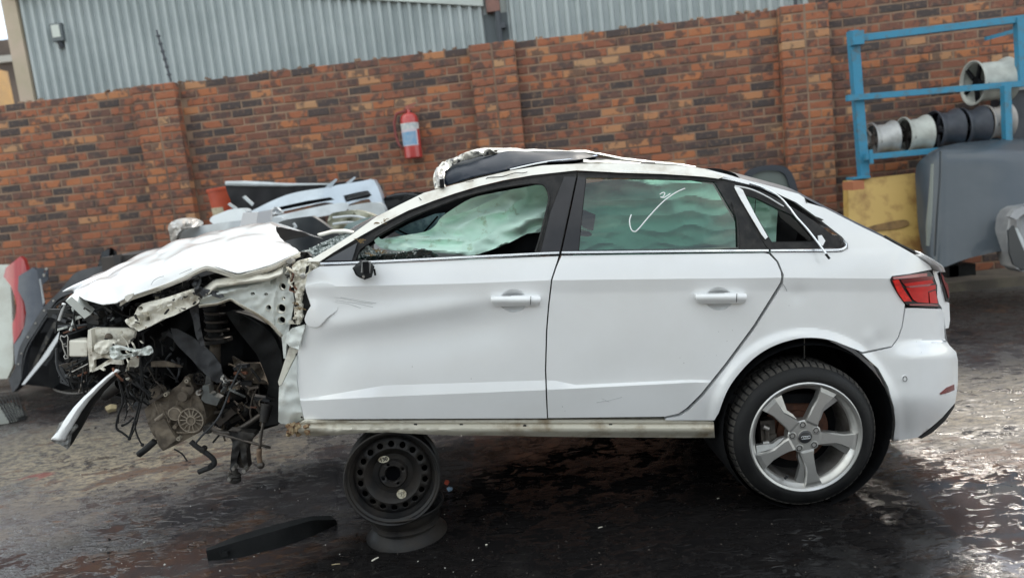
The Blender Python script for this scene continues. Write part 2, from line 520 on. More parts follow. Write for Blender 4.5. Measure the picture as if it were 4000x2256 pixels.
REDD = pm('dark_red_lens', (0.16, 0.008, 0.010), 0.2, coat=0.3, spec=0.25)
REDB = pm('bright_red_reflector', (0.85, 0.03, 0.02), 0.3, coat=0.2, col2=(0.5, 0.02, 0.02), nscale=60, spec=0.25)
PINKL = pm('pale_lens_strip', (0.36, 0.10, 0.10), 0.2, coat=0.3)
CHALK = pm('white_marker', (0.86, 0.88, 0.88), 0.8)
SCRATCH = pm('grey_scratch', (0.45, 0.46, 0.47), 0.6)
# ------------------------------------------------------------------ the yard floor
def ground_mat():
    m, N, L, B = nodemat('wet_stained_concrete')
    ge = N.new('ShaderNodeNewGeometry'); pos = ge.outputs['Position']
    def nz(scale, detail=5, rough=0.6, vec=None, sc=None, dist=0.0):
        n = N.new('ShaderNodeTexNoise'); n.inputs['Scale'].default_value = scale; n.inputs['Detail'].default_value = detail
        n.inputs['Roughness'].default_value = rough; n.inputs['Distortion'].default_value = dist
        if sc:
            mp = N.new('ShaderNodeMapping'); mp.inputs['Scale'].default_value = sc[:3]; mp.inputs['Rotation'].default_value = (0, 0, sc[3])
            L.new(pos, mp.inputs['Vector']); L.new(mp.outputs['Vector'], n.inputs['Vector'])
        else: L.new(pos, n.inputs['Vector'])
        return n.outputs['Fac']
    def mr(v, a, b, c=0.0, d=1.0, smooth=True):
        r = N.new('ShaderNodeMapRange'); r.interpolation_type = 'SMOOTHSTEP' if smooth else 'LINEAR'
        for i, x in zip(('From Min', 'From Max', 'To Min', 'To Max'), (a, b, c, d)): r.inputs[i].default_value = x
        L.new(v, r.inputs['Value']); return r.outputs['Result']
    def op(o, a, b=None):
        x = N.new('ShaderNodeMath'); x.operation = o
        for i, q in enumerate((a, b)):
            if q is None: continue
            if isinstance(q, (int, float)): x.inputs[i].default_value = q
            else: L.new(q, x.inputs[i])
        return x.outputs[0]
    def blob(cx, cy, rx, ry, rot=0.0, soft=0.45):
        """a stain, puddle or painted patch of light or shade with its own place and shape on the concrete"""
        mp = N.new('ShaderNodeMapping'); mp.vector_type = 'TEXTURE'
        mp.inputs['Location'].default_value = (cx, cy, 0); mp.inputs['Scale'].default_value = (rx, ry, 1); mp.inputs['Rotation'].default_value = (0, 0, rot)
        L.new(warp, mp.inputs['Vector'])
        ln = N.new('ShaderNodeVectorMath'); ln.operation = 'LENGTH'; L.new(mp.outputs['Vector'], ln.inputs[0])
        return mr(ln.outputs['Value'], 1.0 - soft, 1.0 + soft, 1.0, 0.0)
    # warped position for ragged stain borders
    wn_ = N.new('ShaderNodeTexNoise'); wn_.inputs['Scale'].default_value = 3.0; wn_.inputs['Detail'].default_value = 6
    L.new(pos, wn_.inputs['Vector'])
    s1 = N.new('ShaderNodeVectorMath'); s1.operation = 'SUBTRACT'; L.new(wn_.outputs['Color'], s1.inputs[0]); s1.inputs[1].default_value = (0.5, 0.5, 0.5)
    s2 = N.new('ShaderNodeVectorMath'); s2.operation = 'SCALE'; L.new(s1.outputs[0], s2.inputs[0]); s2.inputs['Scale'].default_value = 0.7
    s3 = N.new('ShaderNodeVectorMath'); s3.operation = 'ADD'; L.new(pos, s3.inputs[0]); L.new(s2.outputs[0], s3.inputs[1])
    warp0 = s3.outputs[0]
    fl = N.new('ShaderNodeVectorMath'); fl.operation = 'MULTIPLY'; L.new(warp0, fl.inputs[0]); fl.inputs[1].default_value = (1, 1, 0)
    warp = fl.outputs[0]
    big = nz(0.9, 6, 0.62)
    mid = nz(3.2, 8, 0.68)
    fine = nz(46, 8, 0.78)
    streak = nz(5.0, 7, 0.65, sc=(1.0, 2.6, 1, R(14)))
    grit = nz(170, 4, 0.65)
    scab = nz(15, 9, 0.74, sc=(1.0, 2.0, 1, R(12)))
    rip = nz(13, 4, 0.55, sc=(1.0, 2.0, 1, R(10)), dist=0.7)
    # oil round the car with cast shade painted into its dark tone, dirt, rusty brown washes
    oil_shade = op('MAXIMUM', blob(0.42, 2.9, 1.22, 1.15, 0, 0.20), blob(-0.45, 2.70, 0.70, 0.55, 0, 0.4))
    oil_shade = op('MAXIMUM', oil_shade, op('MULTIPLY', blob(-3.6, 6.6, 1.9, 0.9, 0.2, 0.4), 0.8))
    oil_shade = op('MAXIMUM', oil_shade, op('MULTIPLY', blob(-0.98, 3.95, 0.55, 0.17, 0.1, 0.5), 0.6))
    oil_shade = op('MAXIMUM', oil_shade, op('MULTIPLY', blob(3.9, 5.9, 2.2, 0.9, 0, 0.5), 0.6))
    dry_sunlit = op('MAXIMUM', blob(-2.75, 4.75, 1.3, 0.60, -0.35, 0.5), op('MULTIPLY', blob(2.9, 3.9, 1.4, 0.6, 0, 0.6), 0.6))  # dry concrete, with sunlit beige painted into its colour
    brown = op('MAXIMUM', op('MULTIPLY', mr(streak, 0.545, 0.59), mr(big, 0.40, 0.60)), blob(-1.75, 3.15, 0.50, 0.14, 0.35, 0.6))
    brown = op('MAXIMUM', brown, blob(-2.15, 4.35, 0.42, 0.10, 0.35, 0.6))
    brown = op('MAXIMUM', brown, blob(2.0, 3.15, 0.36, 0.18, 0.3, 0.7))
    brown = op('MAXIMUM', brown, blob(-1.15, 2.95, 0.55, 0.14, 0.3, 0.6))
    wet = op('MULTIPLY', mr(mid, 0.34, 0.58), op('SUBTRACT', 1.0, op('MULTIPLY', dry_sunlit, 0.8)))
    yard = blob(0.0, 4.6, 5.5, 4.2, 0, 0.35)          # wet floor round the wreck; pale floor beyond it added to bounce light
    wet = op('MULTIPLY', wet, yard)
    wet = op('MAXIMUM', wet, op('MULTIPLY', oil_shade, 0.55))
    wet = op('MAXIMUM', wet, blob(-1.75, 2.9, 1.0, 0.36, 0.25, 0.5))
    wet = op('MAXIMUM', wet, blob(-1.2, 3.75, 0.9, 0.35, 0.2, 0.5))
    wet = op('MAXIMUM', wet, blob(1.85, 2.55, 0.55, 0.80, 0.2, 0.5))
    def mixc(f, a, b):
        x = N.new('ShaderNodeMixRGB'); L.new(f, x.inputs['Fac'])
        for i, q in (('Color1', a), ('Color2', b)):
            if isinstance(q, tuple): x.inputs[i].default_value = (*q, 1)
            else: L.new(q, x.inputs[i])
        return x.outputs['Color']
    # relief: scabby skin of the concrete; thin films of water stand in its hollows
    h0 = op('ADD', rip, op('MULTIPLY', fine, 0.05))
    cr = N.new('ShaderNodeTexVoronoi'); cr.feature = 'DISTANCE_TO_EDGE'; cr.inputs['Scale'].default_value = 0.36
    L.new(warp0, cr.inputs['Vector'])
    crack = mr(cr.outputs['Distance'], 0.0, 0.010, 1.0, 0.0)
    h0 = op('SUBTRACT', h0, op('MULTIPLY', crack, 0.25))
    level = mr(wet, 0.0, 1.0, 0.30, 0.585, False)
    film = mr(op('SUBTRACT', level, h0), -0.015, 0.02)
    sheen = op('MAXIMUM', film, op('MULTIPLY', wet, 0.85))
    hgt = op('MAXIMUM', h0, level)
    c = mixc(mr(mid, 0.42, 0.58), (0.100, 0.088, 0.080), (0.060, 0.053, 0.051))
    c = mixc(yard, mixc(mr(mid, 0.40, 0.60), (0.36, 0.335, 0.30), (0.27, 0.25, 0.225)), c)
    c = mixc(op('MULTIPLY', dry_sunlit, mr(scab, 0.46, 0.53, 0.15, 0.9)), c, (0.30, 0.25, 0.172))
    c = mixc(mr(fine, 0.52, 0.60, 0.0, 0.7), c, (0.050, 0.044, 0.040))
    c = mixc(mr(scab, 0.45, 0.40, 0.0, 0.8), c, (0.038, 0.034, 0.034))
    c = mixc(op('MULTIPLY', wet, 0.45), c, (0.048, 0.044, 0.049))
    c = mixc(op('MULTIPLY', mr(brown, 0.30, 0.55), mr(scab, 0.44, 0.50, 0.15, 0.92)), c, (0.085, 0.044, 0.026))
    c = mixc(op('MULTIPLY', film, 0.55), c, (0.045, 0.042, 0.048))
    c = mixc(op('MULTIPLY', oil_shade, mr(mid, 0.25, 0.5, 0.84, 0.98)), c, (0.008, 0.0075, 0.0078))
    rd = blob(-3.02, 4.42, 0.10, 0.075, 0.2, 0.4)
    c = mixc(op('MULTIPLY', rd, 0.7), c, (0.20, 0.035, 0.028))
    L.new(c, B.inputs['Base Color'])
    L.new(op('ADD', mr(sheen, 0.0, 1.0, 0.60, 0.06), op('MULTIPLY', oil_shade, 0.06)), B.inputs['Roughness'])
    L.new(op('SUBTRACT', mr(sheen, 0, 1, 0.32, 0.9), op('MULTIPLY', oil_shade, 0.68)), B.inputs['Specular IOR Level'])
    b = N.new('ShaderNodeBump'); b.inputs['Strength'].default_value = 1.0; b.inputs['Distance'].default_value = 0.026
    L.new(hgt, b.inputs['Height']); L.new(b.outputs['Normal'], B.inputs['Normal'])
    return m
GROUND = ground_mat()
def gz(x, y):
    return 0.004 * noise.noise(Vector((x * 1.3, y * 1.3, 0.3))) + 0.002 * noise.noise(Vector((x * 5, y * 5, 2.3)))
xs = [-400, -120, -40, -16] + [-9 + 0.2 * i for i in range(91)] + [16, 40, 120, 400]
ys = [-400, -120, -40, -14, -6, -2] + [0.2 * i for i in range(48)] + [10, 14, 40, 120, 400]
gv = [(x, y, gz(x, y) if abs(x) < 9 and 0 < y < 9.4 else 0.0) for y in ys for x in xs]
nx = len(xs)
gf = [(j * nx + i, j * nx + i + 1, (j + 1) * nx + i + 1, (j + 1) * nx + i) for j in range(len(ys) - 1) for i in range(nx - 1)]
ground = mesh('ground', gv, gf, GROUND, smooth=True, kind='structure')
ground['label'] = 'stained wet concrete yard floor around the wrecked car'

# ------------------------------------------------------------------ brick wall
MORTAR = pm('mortar', (0.31, 0.21, 0.145), 0.95, col2=(0.16, 0.105, 0.078), nscale=1.6, bump=0.6, bscale=45)
BRK_O, BRK_A = brick_mat('fired_brick', False), brick_mat('fired_brick_mass', True)
BRK_P = brick_mat('pale_pier_brick', False, 0.42)
wth = math.atan(WK)
WX = Vector((math.cos(wth), -math.sin(wth), 0))     # along the wall, to the right
WN = Vector((-math.sin(wth), -math.cos(wth), 0))    # out of its face, towards the car
W0 = Vector((0, WY, 0))
def wpt(u, z, d=0.0): return W0 + WX * u + WN * d + Vector((0, 0, z))
def wu(px, py):       # distance along the wall of a photo point
    return (WP(px, py) - W0).dot(WX)
wall = Thing('brick_wall', 'long boundary wall of red and burnt brown bricks behind the car', 'wall', wpt(0, 0))
CH = 0.0852; BL = 0.2205; BH = 0.0715; JT = 0.012
UL, UR = -7.2, 7.2
pil = [(wu(536, 335) - 0.01, 0.462), (wu(1836, 205), 0.462), (wu(3034, 50), 0.462)]
WALL_H = 34 * CH
core = MB()
def wbox(mb, u0, u1, z0, z1, d0, d1):
    c = [wpt(u, z, d) for z in (z0, z1) for d in (d0, d1) for u in (u0, u1)]
    mb.add(c, [(0, 1, 3, 2), (4, 6, 7, 5), (0, 4, 5, 1), (2, 3, 7, 6), (0, 2, 6, 4), (1, 5, 7, 3)])
wbox(core, UL, UR, -0.05, WALL_H - 0.012, -0.23, -0.0055)
for u, w in pil: wbox(core, u + 0.006, u + w - 0.006, -0.05, WALL_H - 0.014, -0.05, 0.1045)
wbox(core, wu(3190, 40), UR, WALL_H - 0.02, WALL_H + 3 * CH - 0.012, -0.23, -0.0055)
core.build('mortar_core', MORTAR, wall)
bricks = []      # (u centre, z centre, length, front offset)
rb = random.Random(3)
def course(r, u0, u1, off):
    z = r * CH + BH / 2 + 0.004
    u = u0 - (BL + JT) * (0.5 if r % 2 else 0) - off
    while u < u1:
        a, b = max(u, u0), min(u + BL, u1)
        if b - a > 0.05: bricks.append(((a + b) / 2, z, b - a, 0.0))
        u += BL + JT
segs = [UL] + [k for u, w in pil for k in (u - 0.004, u + w + 0.004)] + [UR]
for r in range(34):
    for s in range(0, len(segs), 2):
        course(r, segs[s], segs[s + 1], 0.03 * s)
    for u, w in pil:
        z = r * CH + BH / 2 + 0.004
        for h in (0, 1):
            uu = u + h * (BL + 0.018)
            if (r + h) % 2: bricks.append((uu + BL / 2, z, BL, 0.110))
            else:
                bricks.append((uu + 0.0525, z, 0.105, 0.110)); bricks.append((uu + BL - 0.0525, z, 0.105, 0.110))
for r in range(34, 37): course(r, wu(3190, 40), UR, 0.0)
def brick_mesh(L, D, seed):
    rr = random.Random(seed)
    b = 0.007
    j = lambda s=0.0022: rr.uniform(-s, s)
    x, z = L / 2, BH / 2
    f = [(-x + b + j(), -z + b + j()), (x - b + j(), -z + b + j()), (x - b + j(), z - b + j()), (-x + b + j(), z - b + j())]
    s = [(-x + j(), -z + j()), (x + j(), -z + j()), (x + j(), z + j()), (-x + j(), z + j())]
    vs = [(a, 0.0 + j(0.0015), c) for a, c in f] + [(a, -b * 0.9, c) for a, c in s] + [(a, -D, c) for a, c in s]
    fs = [(0, 3, 2, 1)]
    for k in range(4):
        k2 = (k + 1) % 4
        fs += [(k, k2, 4 + k2, 4 + k), (4 + k, 4 + k2, 8 + k2, 8 + k)]
    fs.append((8, 9, 10, 11))
    return vs, fs
def to_w(v): return WX * v[0] + WN * v[1] + Vector((0, 0, v[2]))
def hidden(px, py):       # behind the car, the heaps or outside the photo
    if not (0 < px < 4000 and 0 < py < 2256): return True
    top = [(0, 1030), (60, 990), (200, 1040), (380, 960), (650, 900), (830, 730), (1000, 700), (1500, 690), (1700, 590), (2300, 580), (2760, 640), (3300, 690), (3340, 60), (4000, 20), (4000, 2256), (0, 2256)]
    return inside(top, px, py)
scored = []
for i, (u, z, L_, o) in enumerate(bricks):
    c = wpt(u, z, o); px, py = PJ(c); a = L_ * BH / (c.y ** 2)
    scored.append((0 if hidden(px, py) else a, i))
scored.sort(reverse=True)
single = set(i for a, i in scored[:300] if a > 0)
lib = {}
mass_v, mass_f, mass_r = [], [], []
for i, (u, z, L_, o) in enumerate(bricks):
    push = rb.uniform(-0.003, 0.003); D = 0.10 if o else 0.03
    tl = rb.uniform(-0.006, 0.006)
    rnd = rb.random()
    if i in single:
        key = (round(L_, 2), o > 0, i % 4)
        if key not in lib:
            v, f = brick_mesh(key[0] if abs(L_ - BL) > 0.004 else BL, D, i)
            me = bpy.data.meshes.new('brick'); me.from_pydata(v, [], f); me.update(); me.materials.append(BRK_P if o else BRK_O)
            lib[key] = me
        ob = bpy.data.objects.new('brick', lib[key]); SC.collection.objects.link(ob)
        ob.parent = wall.o
        ob.rotation_euler = (0, tl, -wth + math.pi)      # +Y of the mesh looks out of the wall
        ob.location = wpt(u, z, o + push) - wall.loc
    else:
        v, f = brick_mesh(L_, D, i); n0 = len(mass_v); c = wpt(u, z, o + push)
        mass_v += [c + to_w(q) for q in v]; mass_f += [tuple(k + n0 for k in q) for q in f]; mass_r += [0.42 + 0.58 * rnd if o else rnd] * len(v)
bm_ = mesh('brick_mass', mass_v, mass_f, BRK_A, wall, kind='stuff')
at = bm_.data.attributes.new('rnd', 'FLOAT', 'POINT'); at.data.foreach_set('value', mass_r)
# crumbs of mortar left along the top
crumb = MB()
for k in range(70):
    u = rb.uniform(-5.4, 3.0); s = rb.uniform(0.02, 0.07)
    crumb.box(wpt(u, WALL_H + 0.004, -rb.uniform(0.02, 0.09)), (s, 0.05, rb.uniform(0.01, 0.03)), Matrix.Rotation(rb.uniform(-.5, .5), 3, 'Y'))
crumb.build('mortar_crumbs', MORTAR, wall, kind='stuff')
# low concrete plinth at the foot of the wall
PLINTH = pm('plinth_concrete', (0.20, 0.17, 0.13), 0.9, col2=(0.11, 0.095, 0.08), nscale=4, bump=0.5, bscale=30)
pl = MB(); wbox(pl, 1.5, UR, -0.05, 0.09, 0.0, 0.55)
plinth = pl.build('kerb', PLINTH); plinth['kind'] = 'structure'; plinth['label'] = 'low concrete ledge along the foot of the wall'

# ------------------------------------------------------------------ clad shed behind the wall
SHEDY = 1.55       # metres behind the wall face
CLAD = pm('grey_blue_cladding', (0.43, 0.475, 0.48), 0.55, 0.0, col2=(0.37, 0.415, 0.42), nscale=1.2, rough2=0.7)
CLADP = pm('pale_cladding_trim', (0.55, 0.60, 0.57), 0.6, col2=(0.46, 0.50, 0.48), nscale=2)
BEIGE = pm('beige_plaster', (0.52, 0.42, 0.34), 0.9, col2=(0.44, 0.38, 0.28), nscale=2, bump=0.3, bscale=20)
def sp(u, z, d=0.0): return wpt(u, z, d - SHEDY)
def su(px, py):
    d = ray(px, py); k = (WY + SHEDY / math.cos(wth)) / (d.y + WK * d.x)
    q = d * k + Vector((0, 0, H)); return (q - W0).dot(WX), q.z
shed = Thing('corrugated_shed', 'tall shed clad in grey blue corrugated sheet rising behind the brick wall', 'shed', sp(0, 0))
u_l = su(145, 380)[0]; u_m = su(1930, 60)[0]; u_r = su(3340, 0)[0]
STOP = max(su(60, -12)[1], su(3100, -12)[1])
def cladding(name, u0, u1, z0, z1, pitch, dep, off, mat):
    v, f = [], []
    prof = [(0, 0), (0.18, 0.0), (0.32, 1), (0.60, 1), (0.74, 0)]
    pts = []
    u = u0
    while u < u1:
        for a, h in prof: pts.append((u + a * pitch, h * dep))
        u += pitch
    pts.append((u, 0))
    for a, h in pts: v += [sp(a, z0, off + h), sp(a, z1, off + h)]
    for k in range(len(pts) - 1): f.append((2 * k, 2 * k + 2, 2 * k + 3, 2 * k + 1))
    return mesh(name, v, f, mat, shed)
cladding('cladding', u_l, u_m - 0.10, 0.2, STOP, 0.122, 0.046, 0.0, CLAD)
cladding('cladding', u_m + 0.16, u_r, 0.2, STOP, 0.132, 0.046, 0.02, CLAD)
def sbox(name, u0, u1, z0, z1, d0, d1, mat):
    b = MB(); c = [sp(u, z, d) for z in (z0, z1) for d in (d0, d1) for u in (u0, u1)]
    b.add(c, [(0, 1, 3, 2), (4, 6, 7, 5), (0, 4, 5, 1), (2, 3, 7, 6), (0, 2, 6, 4), (1, 5, 7, 3)])
    return b.build(name, mat, shed)
sbox('back_volume', u_l + 0.02, u_r, 0.0, STOP - 0.03, -4.0, -0.03, CLADP)
sbox('corner_pier', su(88, 380)[0], u_l - 0.004, 0.0, STOP + 0.1, -4.0, 0.06, BEIGE)
# pale flashing that drops towards the brick pier
fl_ = MB()
za, zb = su(1150, -14)[1], su(1890, 30)[1]
ua = su(1150, 0)[0]
fl_.add([sp(ua, za, 0.075), sp(u_m - 0.11, zb, 0.075), sp(u_m - 0.11, STOP + 0.1, 0.075), sp(ua, STOP + 0.1, 0.075),
         sp(ua, za, 0.04), sp(u_m - 0.11, zb, 0.04)], [(0, 1, 2, 3), (4, 5, 1, 0)])
fl_.build('flashing', CLADP, shed)
BRP = pm('brick_pier_red', (0.26, 0.14, 0.115), 0.9, col2=(0.18, 0.11, 0.10), nscale=5)
z_p = su(1930, 55)[1]
sbox('brick_pier', u_m - 0.075, u_m + 0.085, z_p, STOP + 0.2, 0.0, 0.14, BRP)
DARKP = pm('dark_downpipe', (0.06, 0.068, 0.08), 0.6)
dp = MB(); dp.tube([sp(u_m + 0.05, 1.0, 0.10), sp(u_m + 0.05, z_p, 0.10)], 0.038, 10); dp.build('downpipe', DARKP, shed)
sbox('pipe_bracket', u_m + 0.02, u_m + 0.13, z_p - 0.20, z_p - 0.13, 0.04, 0.13, DARKP)
sbox('gap_filler', u_m - 0.13, u_m + 0.2, 0.2, z_p, -0.02, 0.012, pm('shaded_grey_sheet', (0.12, 0.14, 0.15), 0.7))
sbox('eave', u_l - 0.1, u_r, STOP + 0.0, STOP + 0.06, -4.0, 0.18, CLADP)
u2, z2 = su(3020, 30)
dp = MB(); dp.tube([sp(su(3100, 20)[0], 1.0, 0.08), sp(su(3100, 20)[0], STOP, 0.08)], 0.022, 8); dp.build('conduit', DARKP, shed)
# wall lamp on the cladding
ul_, zl_ = su(240, 132)
lamp = Thing('wall_lamp', 'small square floodlight with pale glass fixed high on the corrugated cladding', 'lamp', sp(ul_, zl_, 0.05))
b = MB()
c = [sp(ul_ + a * 0.075, zl_ + q * 0.105, d) for q in (-1, 1) for d in (0.035, 0.10) for a in (-1, 1)]
b.add(c, [(0, 1, 3, 2), (4, 6, 7, 5), (0, 4, 5, 1), (2, 3, 7, 6), (0, 2, 6, 4), (1, 5, 7, 3)]); b.build('housing', pm('lamp_housing', (0.12, 0.14, 0.15), 0.5), lamp)
b = MB()
c = [sp(ul_ + a * 0.052, zl_ + 0.012 + q * 0.075, d) for q in (-1, 1) for d in (0.09, 0.108) for a in (-1, 1)]
b.add(c, [(0, 1, 3, 2), (4, 6, 7, 5), (0, 4, 5, 1), (2, 3, 7, 6), (0, 2, 6, 4), (1, 5, 7, 3)]); b.build('glass', pm('lamp_glass', (0.50, 0.54, 0.50), 0.3, coat=0.5), lamp)
b = MB(); b.tube([sp(ul_, zl_ - 0.10, 0.07), sp(ul_, zl_ - 0.17, 0.03)], 0.03, 8); b.build('bracket', DARKP, lamp)
# black rod standing on the wall
rod0, rod1 = WP(668, 318, -0.1), WP(612, 118, -0.12)
rod = MB(); rod.tube([rod0, rod0.lerp(rod1, 0.5), rod1], [0.011, 0.014, 0.010], 8)
for k in range(6): rod.tube([rod0.lerp(rod1, 0.12 + 0.15 * k), rod0.lerp(rod1, 0.15 + 0.15 * k)], 0.021, 8)
tag(rod.build('electric_fence_rod', DARKP), 'thin black fence rod leaning on top of the brick wall', 'rod')
# neighbour's building far left
nb = Thing('neighbour_building', 'dark brown building with pale ledge seen past the shed corner', 'building', (-12, 17, 0))
NBM = pm('brown_weathered_wall', (0.085, 0.065, 0.055), 0.9, col2=(0.13, 0.10, 0.085), nscale=1.5)
q0, q1 = P(-260, 170, 17), P(62, 150, 17)
b = MB(); b.box(((q0.x + q1.x) / 2, 18.5, q1.z / 2), (q1.x - q0.x, 3, q1.z)); b.build('wall', NBM, nb)
q2 = P(20, 233, 17); b = MB(); b.box(((q0.x + q1.x) / 2, 16.97, q2.z), (q1.x - q0.x + 0.1, 0.1, 0.14)); b.build('ledge', pm('pale_ledge', (0.42, 0.40, 0.37), 0.8), nb)
q3 = P(0, 350, 14)
oc = MB(); oc.box((q3.x - 0.35, q3.y, q3.z / 2 + 0.1), (0.80, 0.5, q3.z + 0.5))
oc.box((q3.x - 0.35, q3.y - 0.255, q3.z + 0.15), (0.84, 0.05, 0.06))
tag(oc.build('orange_sign_board', pm('orange_paint', (0.36, 0.20, 0.05), 0.6, col2=(0.26, 0.15, 0.05), nscale=3)), 'orange yellow board standing beyond the wall beside the shed corner', 'board')
# open workshop across the yard (seen only as a reflection in the car's windows)
ws = Thing('workshop_shed', 'corrugated workshop across the yard behind the photographer', 'shed', (0, -12, 0))
b = MB()
for k in range(60):
    x = -18 + 0.6 * k
    b.add([(x, -9, 5.6), (x + 0.3, -9, 5.6), (x + 0.3, -15, 7.4), (x, -15, 7.4)], [(0, 1, 2, 3)])
    b.add([(x + 0.3, -9, 5.56), (x + 0.6, -9, 5.56), (x + 0.6, -15, 7.36), (x + 0.3, -15, 7.36)], [(0, 1, 2, 3)])
b.build('roof_sheet', CLADP, ws)
b = MB(); b.box((0, -15, 3.6), (36, 0.2, 7.2)); b.build('back_wall', CLAD, ws)
b = MB(); b.box((0, -9, 5.4), (36.4, 0.12, 0.3)); b.build('gutter', DARKP, ws)
for k in range(6):
    b = MB(); b.box((-15 + 6 * k, -9.1, 2.7), (0.2, 0.2, 5.4)); b.build('post', DARKP, ws)
# ------------------------------------------------------------------ the wrecked hatchback
Y0, YC = 2.905, 3.80            # widest plane of the near side, middle plane of the car
car = Thing('wrecked_car', 'crashed white hatchback without its front wheel, propped up on two steel wheels', 'car', (0.2, YC, 0))
def lerp_tab(tab, t):
    if t <= tab[0][0]: return tab[0][1]
    for (a, va), (b, vb) in zip(tab, tab[1:]):
        if t <= b: return va + (vb - va) * (t - a) / (b - a)
    return tab[-1][1]
def sstep(a, b, x):
    t = max(0.0, min(1.0, (x - a) / (b - a))); return t * t * (3 - 2 * t)
def belt_y(x): return 1030 - 0.0268 * (x - 1250)
CREASE = [(1190, 1124), (1326, 1118), (1805, 1107), (2154, 1094), (3050, 1084), (3480, 1088)]
LOW1 = [(1174, 1560), (1500, 1504), (2129, 1484), (2170, 1486), (2250, 1502), (2700, 1482)]
LOW2 = [(1174, 1565), (1500, 1548), (2129, 1522), (2680, 1494), (2720, 1492)]
def poly_y(pl, x):
    return lerp_tab(pl, x)
def side(x, y):
    """depth of the near side of the body at a photo point"""
    b = belt_y(x)
    if y < b:
        s = b - y
        d = 0.040 + 0.00034 * s + 4.6e-7 * s * s
    else:
        yc, y1, y2 = poly_y(CREASE, x), poly_y(LOW1, x), poly_y(LOW2, x)
        if y < yc: d = 0.040 - 0.036 * ((y - b) / (yc - b)) ** 0.85
        elif y < y1:
            t = (y - yc) / (y1 - yc)
            d = 0.004 + 0.007 * min(1, t * 8) + 0.002 * t
        elif y < y2:
            t = (y - y1) / max(1, y2 - y1)
            d = 0.013 * (1 - t)
        else: d = 0.018 * min(1.6, (y - y2) / 110.0)
        fade = sstep(2640, 2860, x)          # no lower crease behind the rear door
        if fade and y > yc:
            t = (y - yc) / 600.0
            d = d * (1 - fade) + fade * (0.004 + 0.009 * min(1, t * 12) + 0.004 * math.sin(t * 3) + 0.05 * sstep(0.75, 1.1, t))
    # taper of the tail
    if x > 2700: d += 0.055 * ((x - 2700) / 1000.0) ** 2
    e = (x - 3470) / (278.0 if y > 1330 else 235.0)
    if e > 0: d += 0.26 * (1 - math.sqrt(max(0.0, 1 - min(0.995, e) ** 2)))
    if y > 1330 and x > 3420:                # bumper bulges out below the lamp
        d -= 0.045 * sstep(1330, 1400, y) * sstep(3420, 3600, x)
        d += 0.05 * sstep(1540, 1730, y)
    # flared rear wheel arch
    r = math.hypot(x - 3148, y - 1666)
    if y < 1720: d -= 0.020 * (1 - sstep(346, 392, r)) * (1 if x > 2700 else 0)
    # crash damage
    if x < 1420: d += 0.05 * ((1420 - x) / 250.0) ** 2 * sstep(1000, 1150, y)
    k = math.exp(-(((y - (1268 - (x - 1290) * 0.16)) / 42.0) ** 2)) * sstep(1180, 1330, x) * (1 - sstep(1750, 2000, x))
    d -= 0.013 * k
    d += 0.012 * math.exp(-(((y - (1365 - (x - 1290) * 0.12)) / 75.0) ** 2)) * sstep(1190, 1330, x) * (1 - sstep(1700, 2050, x))
    d += 0.010 * math.exp(-((x - 1900) / 130.0) ** 2 - ((y - 1270) / 70.0) ** 2)
    d += 0.016 * math.exp(-((x - 1260) / 90.0) ** 2 - ((y - 1390) / 150.0) ** 2)
    d += 0.006 * math.exp(-((x - 3120) / 35.0) ** 2 - ((y - 1150) / 30.0) ** 2)
    d += 0.005 * math.exp(-((x - 3432) / 30.0) ** 2 - ((y - 1330) / 30.0) ** 2) - 0.005 * math.exp(-((x - 3395) / 25.0) ** 2 - ((y - 1318) / 30.0) ** 2)
    d += 0.0022 * noise.noise(Vector((x / 190.0, y / 190.0, 1.0)))
    return Y0 + d
def off(f, o): return lambda x, y: f(x, y) + o

# dark structure behind the gaps between the panels
back_poly = [(1130, 1030), (1260, 1040), (3280, 985), (3560, 1010), (3640, 1065), (3660, 1190), (3680, 1320), (3640, 1400), (3540, 1440),
             (3480, 1440), (3440, 1440), (3330, 1350), (3150, 1310), (2990, 1350), (2870, 1460), (2800, 1600), (2786, 1690), (1200, 1690), (1140, 1500)]
panel('inner_body_shell', back_poly, off(side, 0.05), VOID, car, g=40, skirt=0.05)

# ---- doors
def handle(door, bowl_c, pts):
    bx, by = bowl_c
    o = panel('handle_recess', circle(bx, by, 54, 46, 26), lambda x, y: side(x, y) - 0.002 + 0.030 * max(0, 1 - ((x - bx) / 54) ** 2 - ((y - by) / 46) ** 2) ** 0.7, WHITE, car, door, g=7, skirt=0)
    cxm = sum(p[0] for p in pts) / len(pts); cym = sum(p[1] for p in pts) / len(pts)
    def hy(x, y):
        t = min(1, abs(y - cym) / 19.0)
        return side(x, y) - 0.040 + 0.016 * t ** 2.2 + 0.012 * (abs(x - cxm) / 98.0) ** 4
    h = panel('handle', pts, hy, WHITE, car, door, g=6, skirt=0.034)
    x1 = max(p[0] for p in pts)
    b = MB(); ptube(b, [(x1 - 38, cym - 17), (x1 - 39, cym), (x1 - 40, cym + 16)], 1.3, side(x1, cym) - 0.0395, 6, 1)
    b.build('handle_seam', SEAL, car, door)
FD = [(1251, 1040), (2181.5, 1000), (2177.5, 1015), (2167.5, 1044), (2152.5, 1090), (2140.5, 1192), (2132.5, 1291), (2128.5, 1445), (2132.5, 1555), (2136.5, 1632),
      (1188, 1636), (1180, 1600), (1172, 1561), (1162, 1490), (1157, 1434), (1164, 1370), (1180, 1310), (1188, 1272), (1199, 1266), (1190, 1242), (1200, 1215), (1214, 1194), (1206, 1170), (1196, 1140), (1192, 1118), (1200, 1070), (1225, 1052)]
fdoor = panel('front_door', FD, side, WHITE, car, g=10, sharp=13, creases=[CREASE, LOW1, LOW2], skirt=0.035,
              holes=[circle(2006, 1174, 53, 45, 26)], label='dented front door with scratched crumpled leading edge')
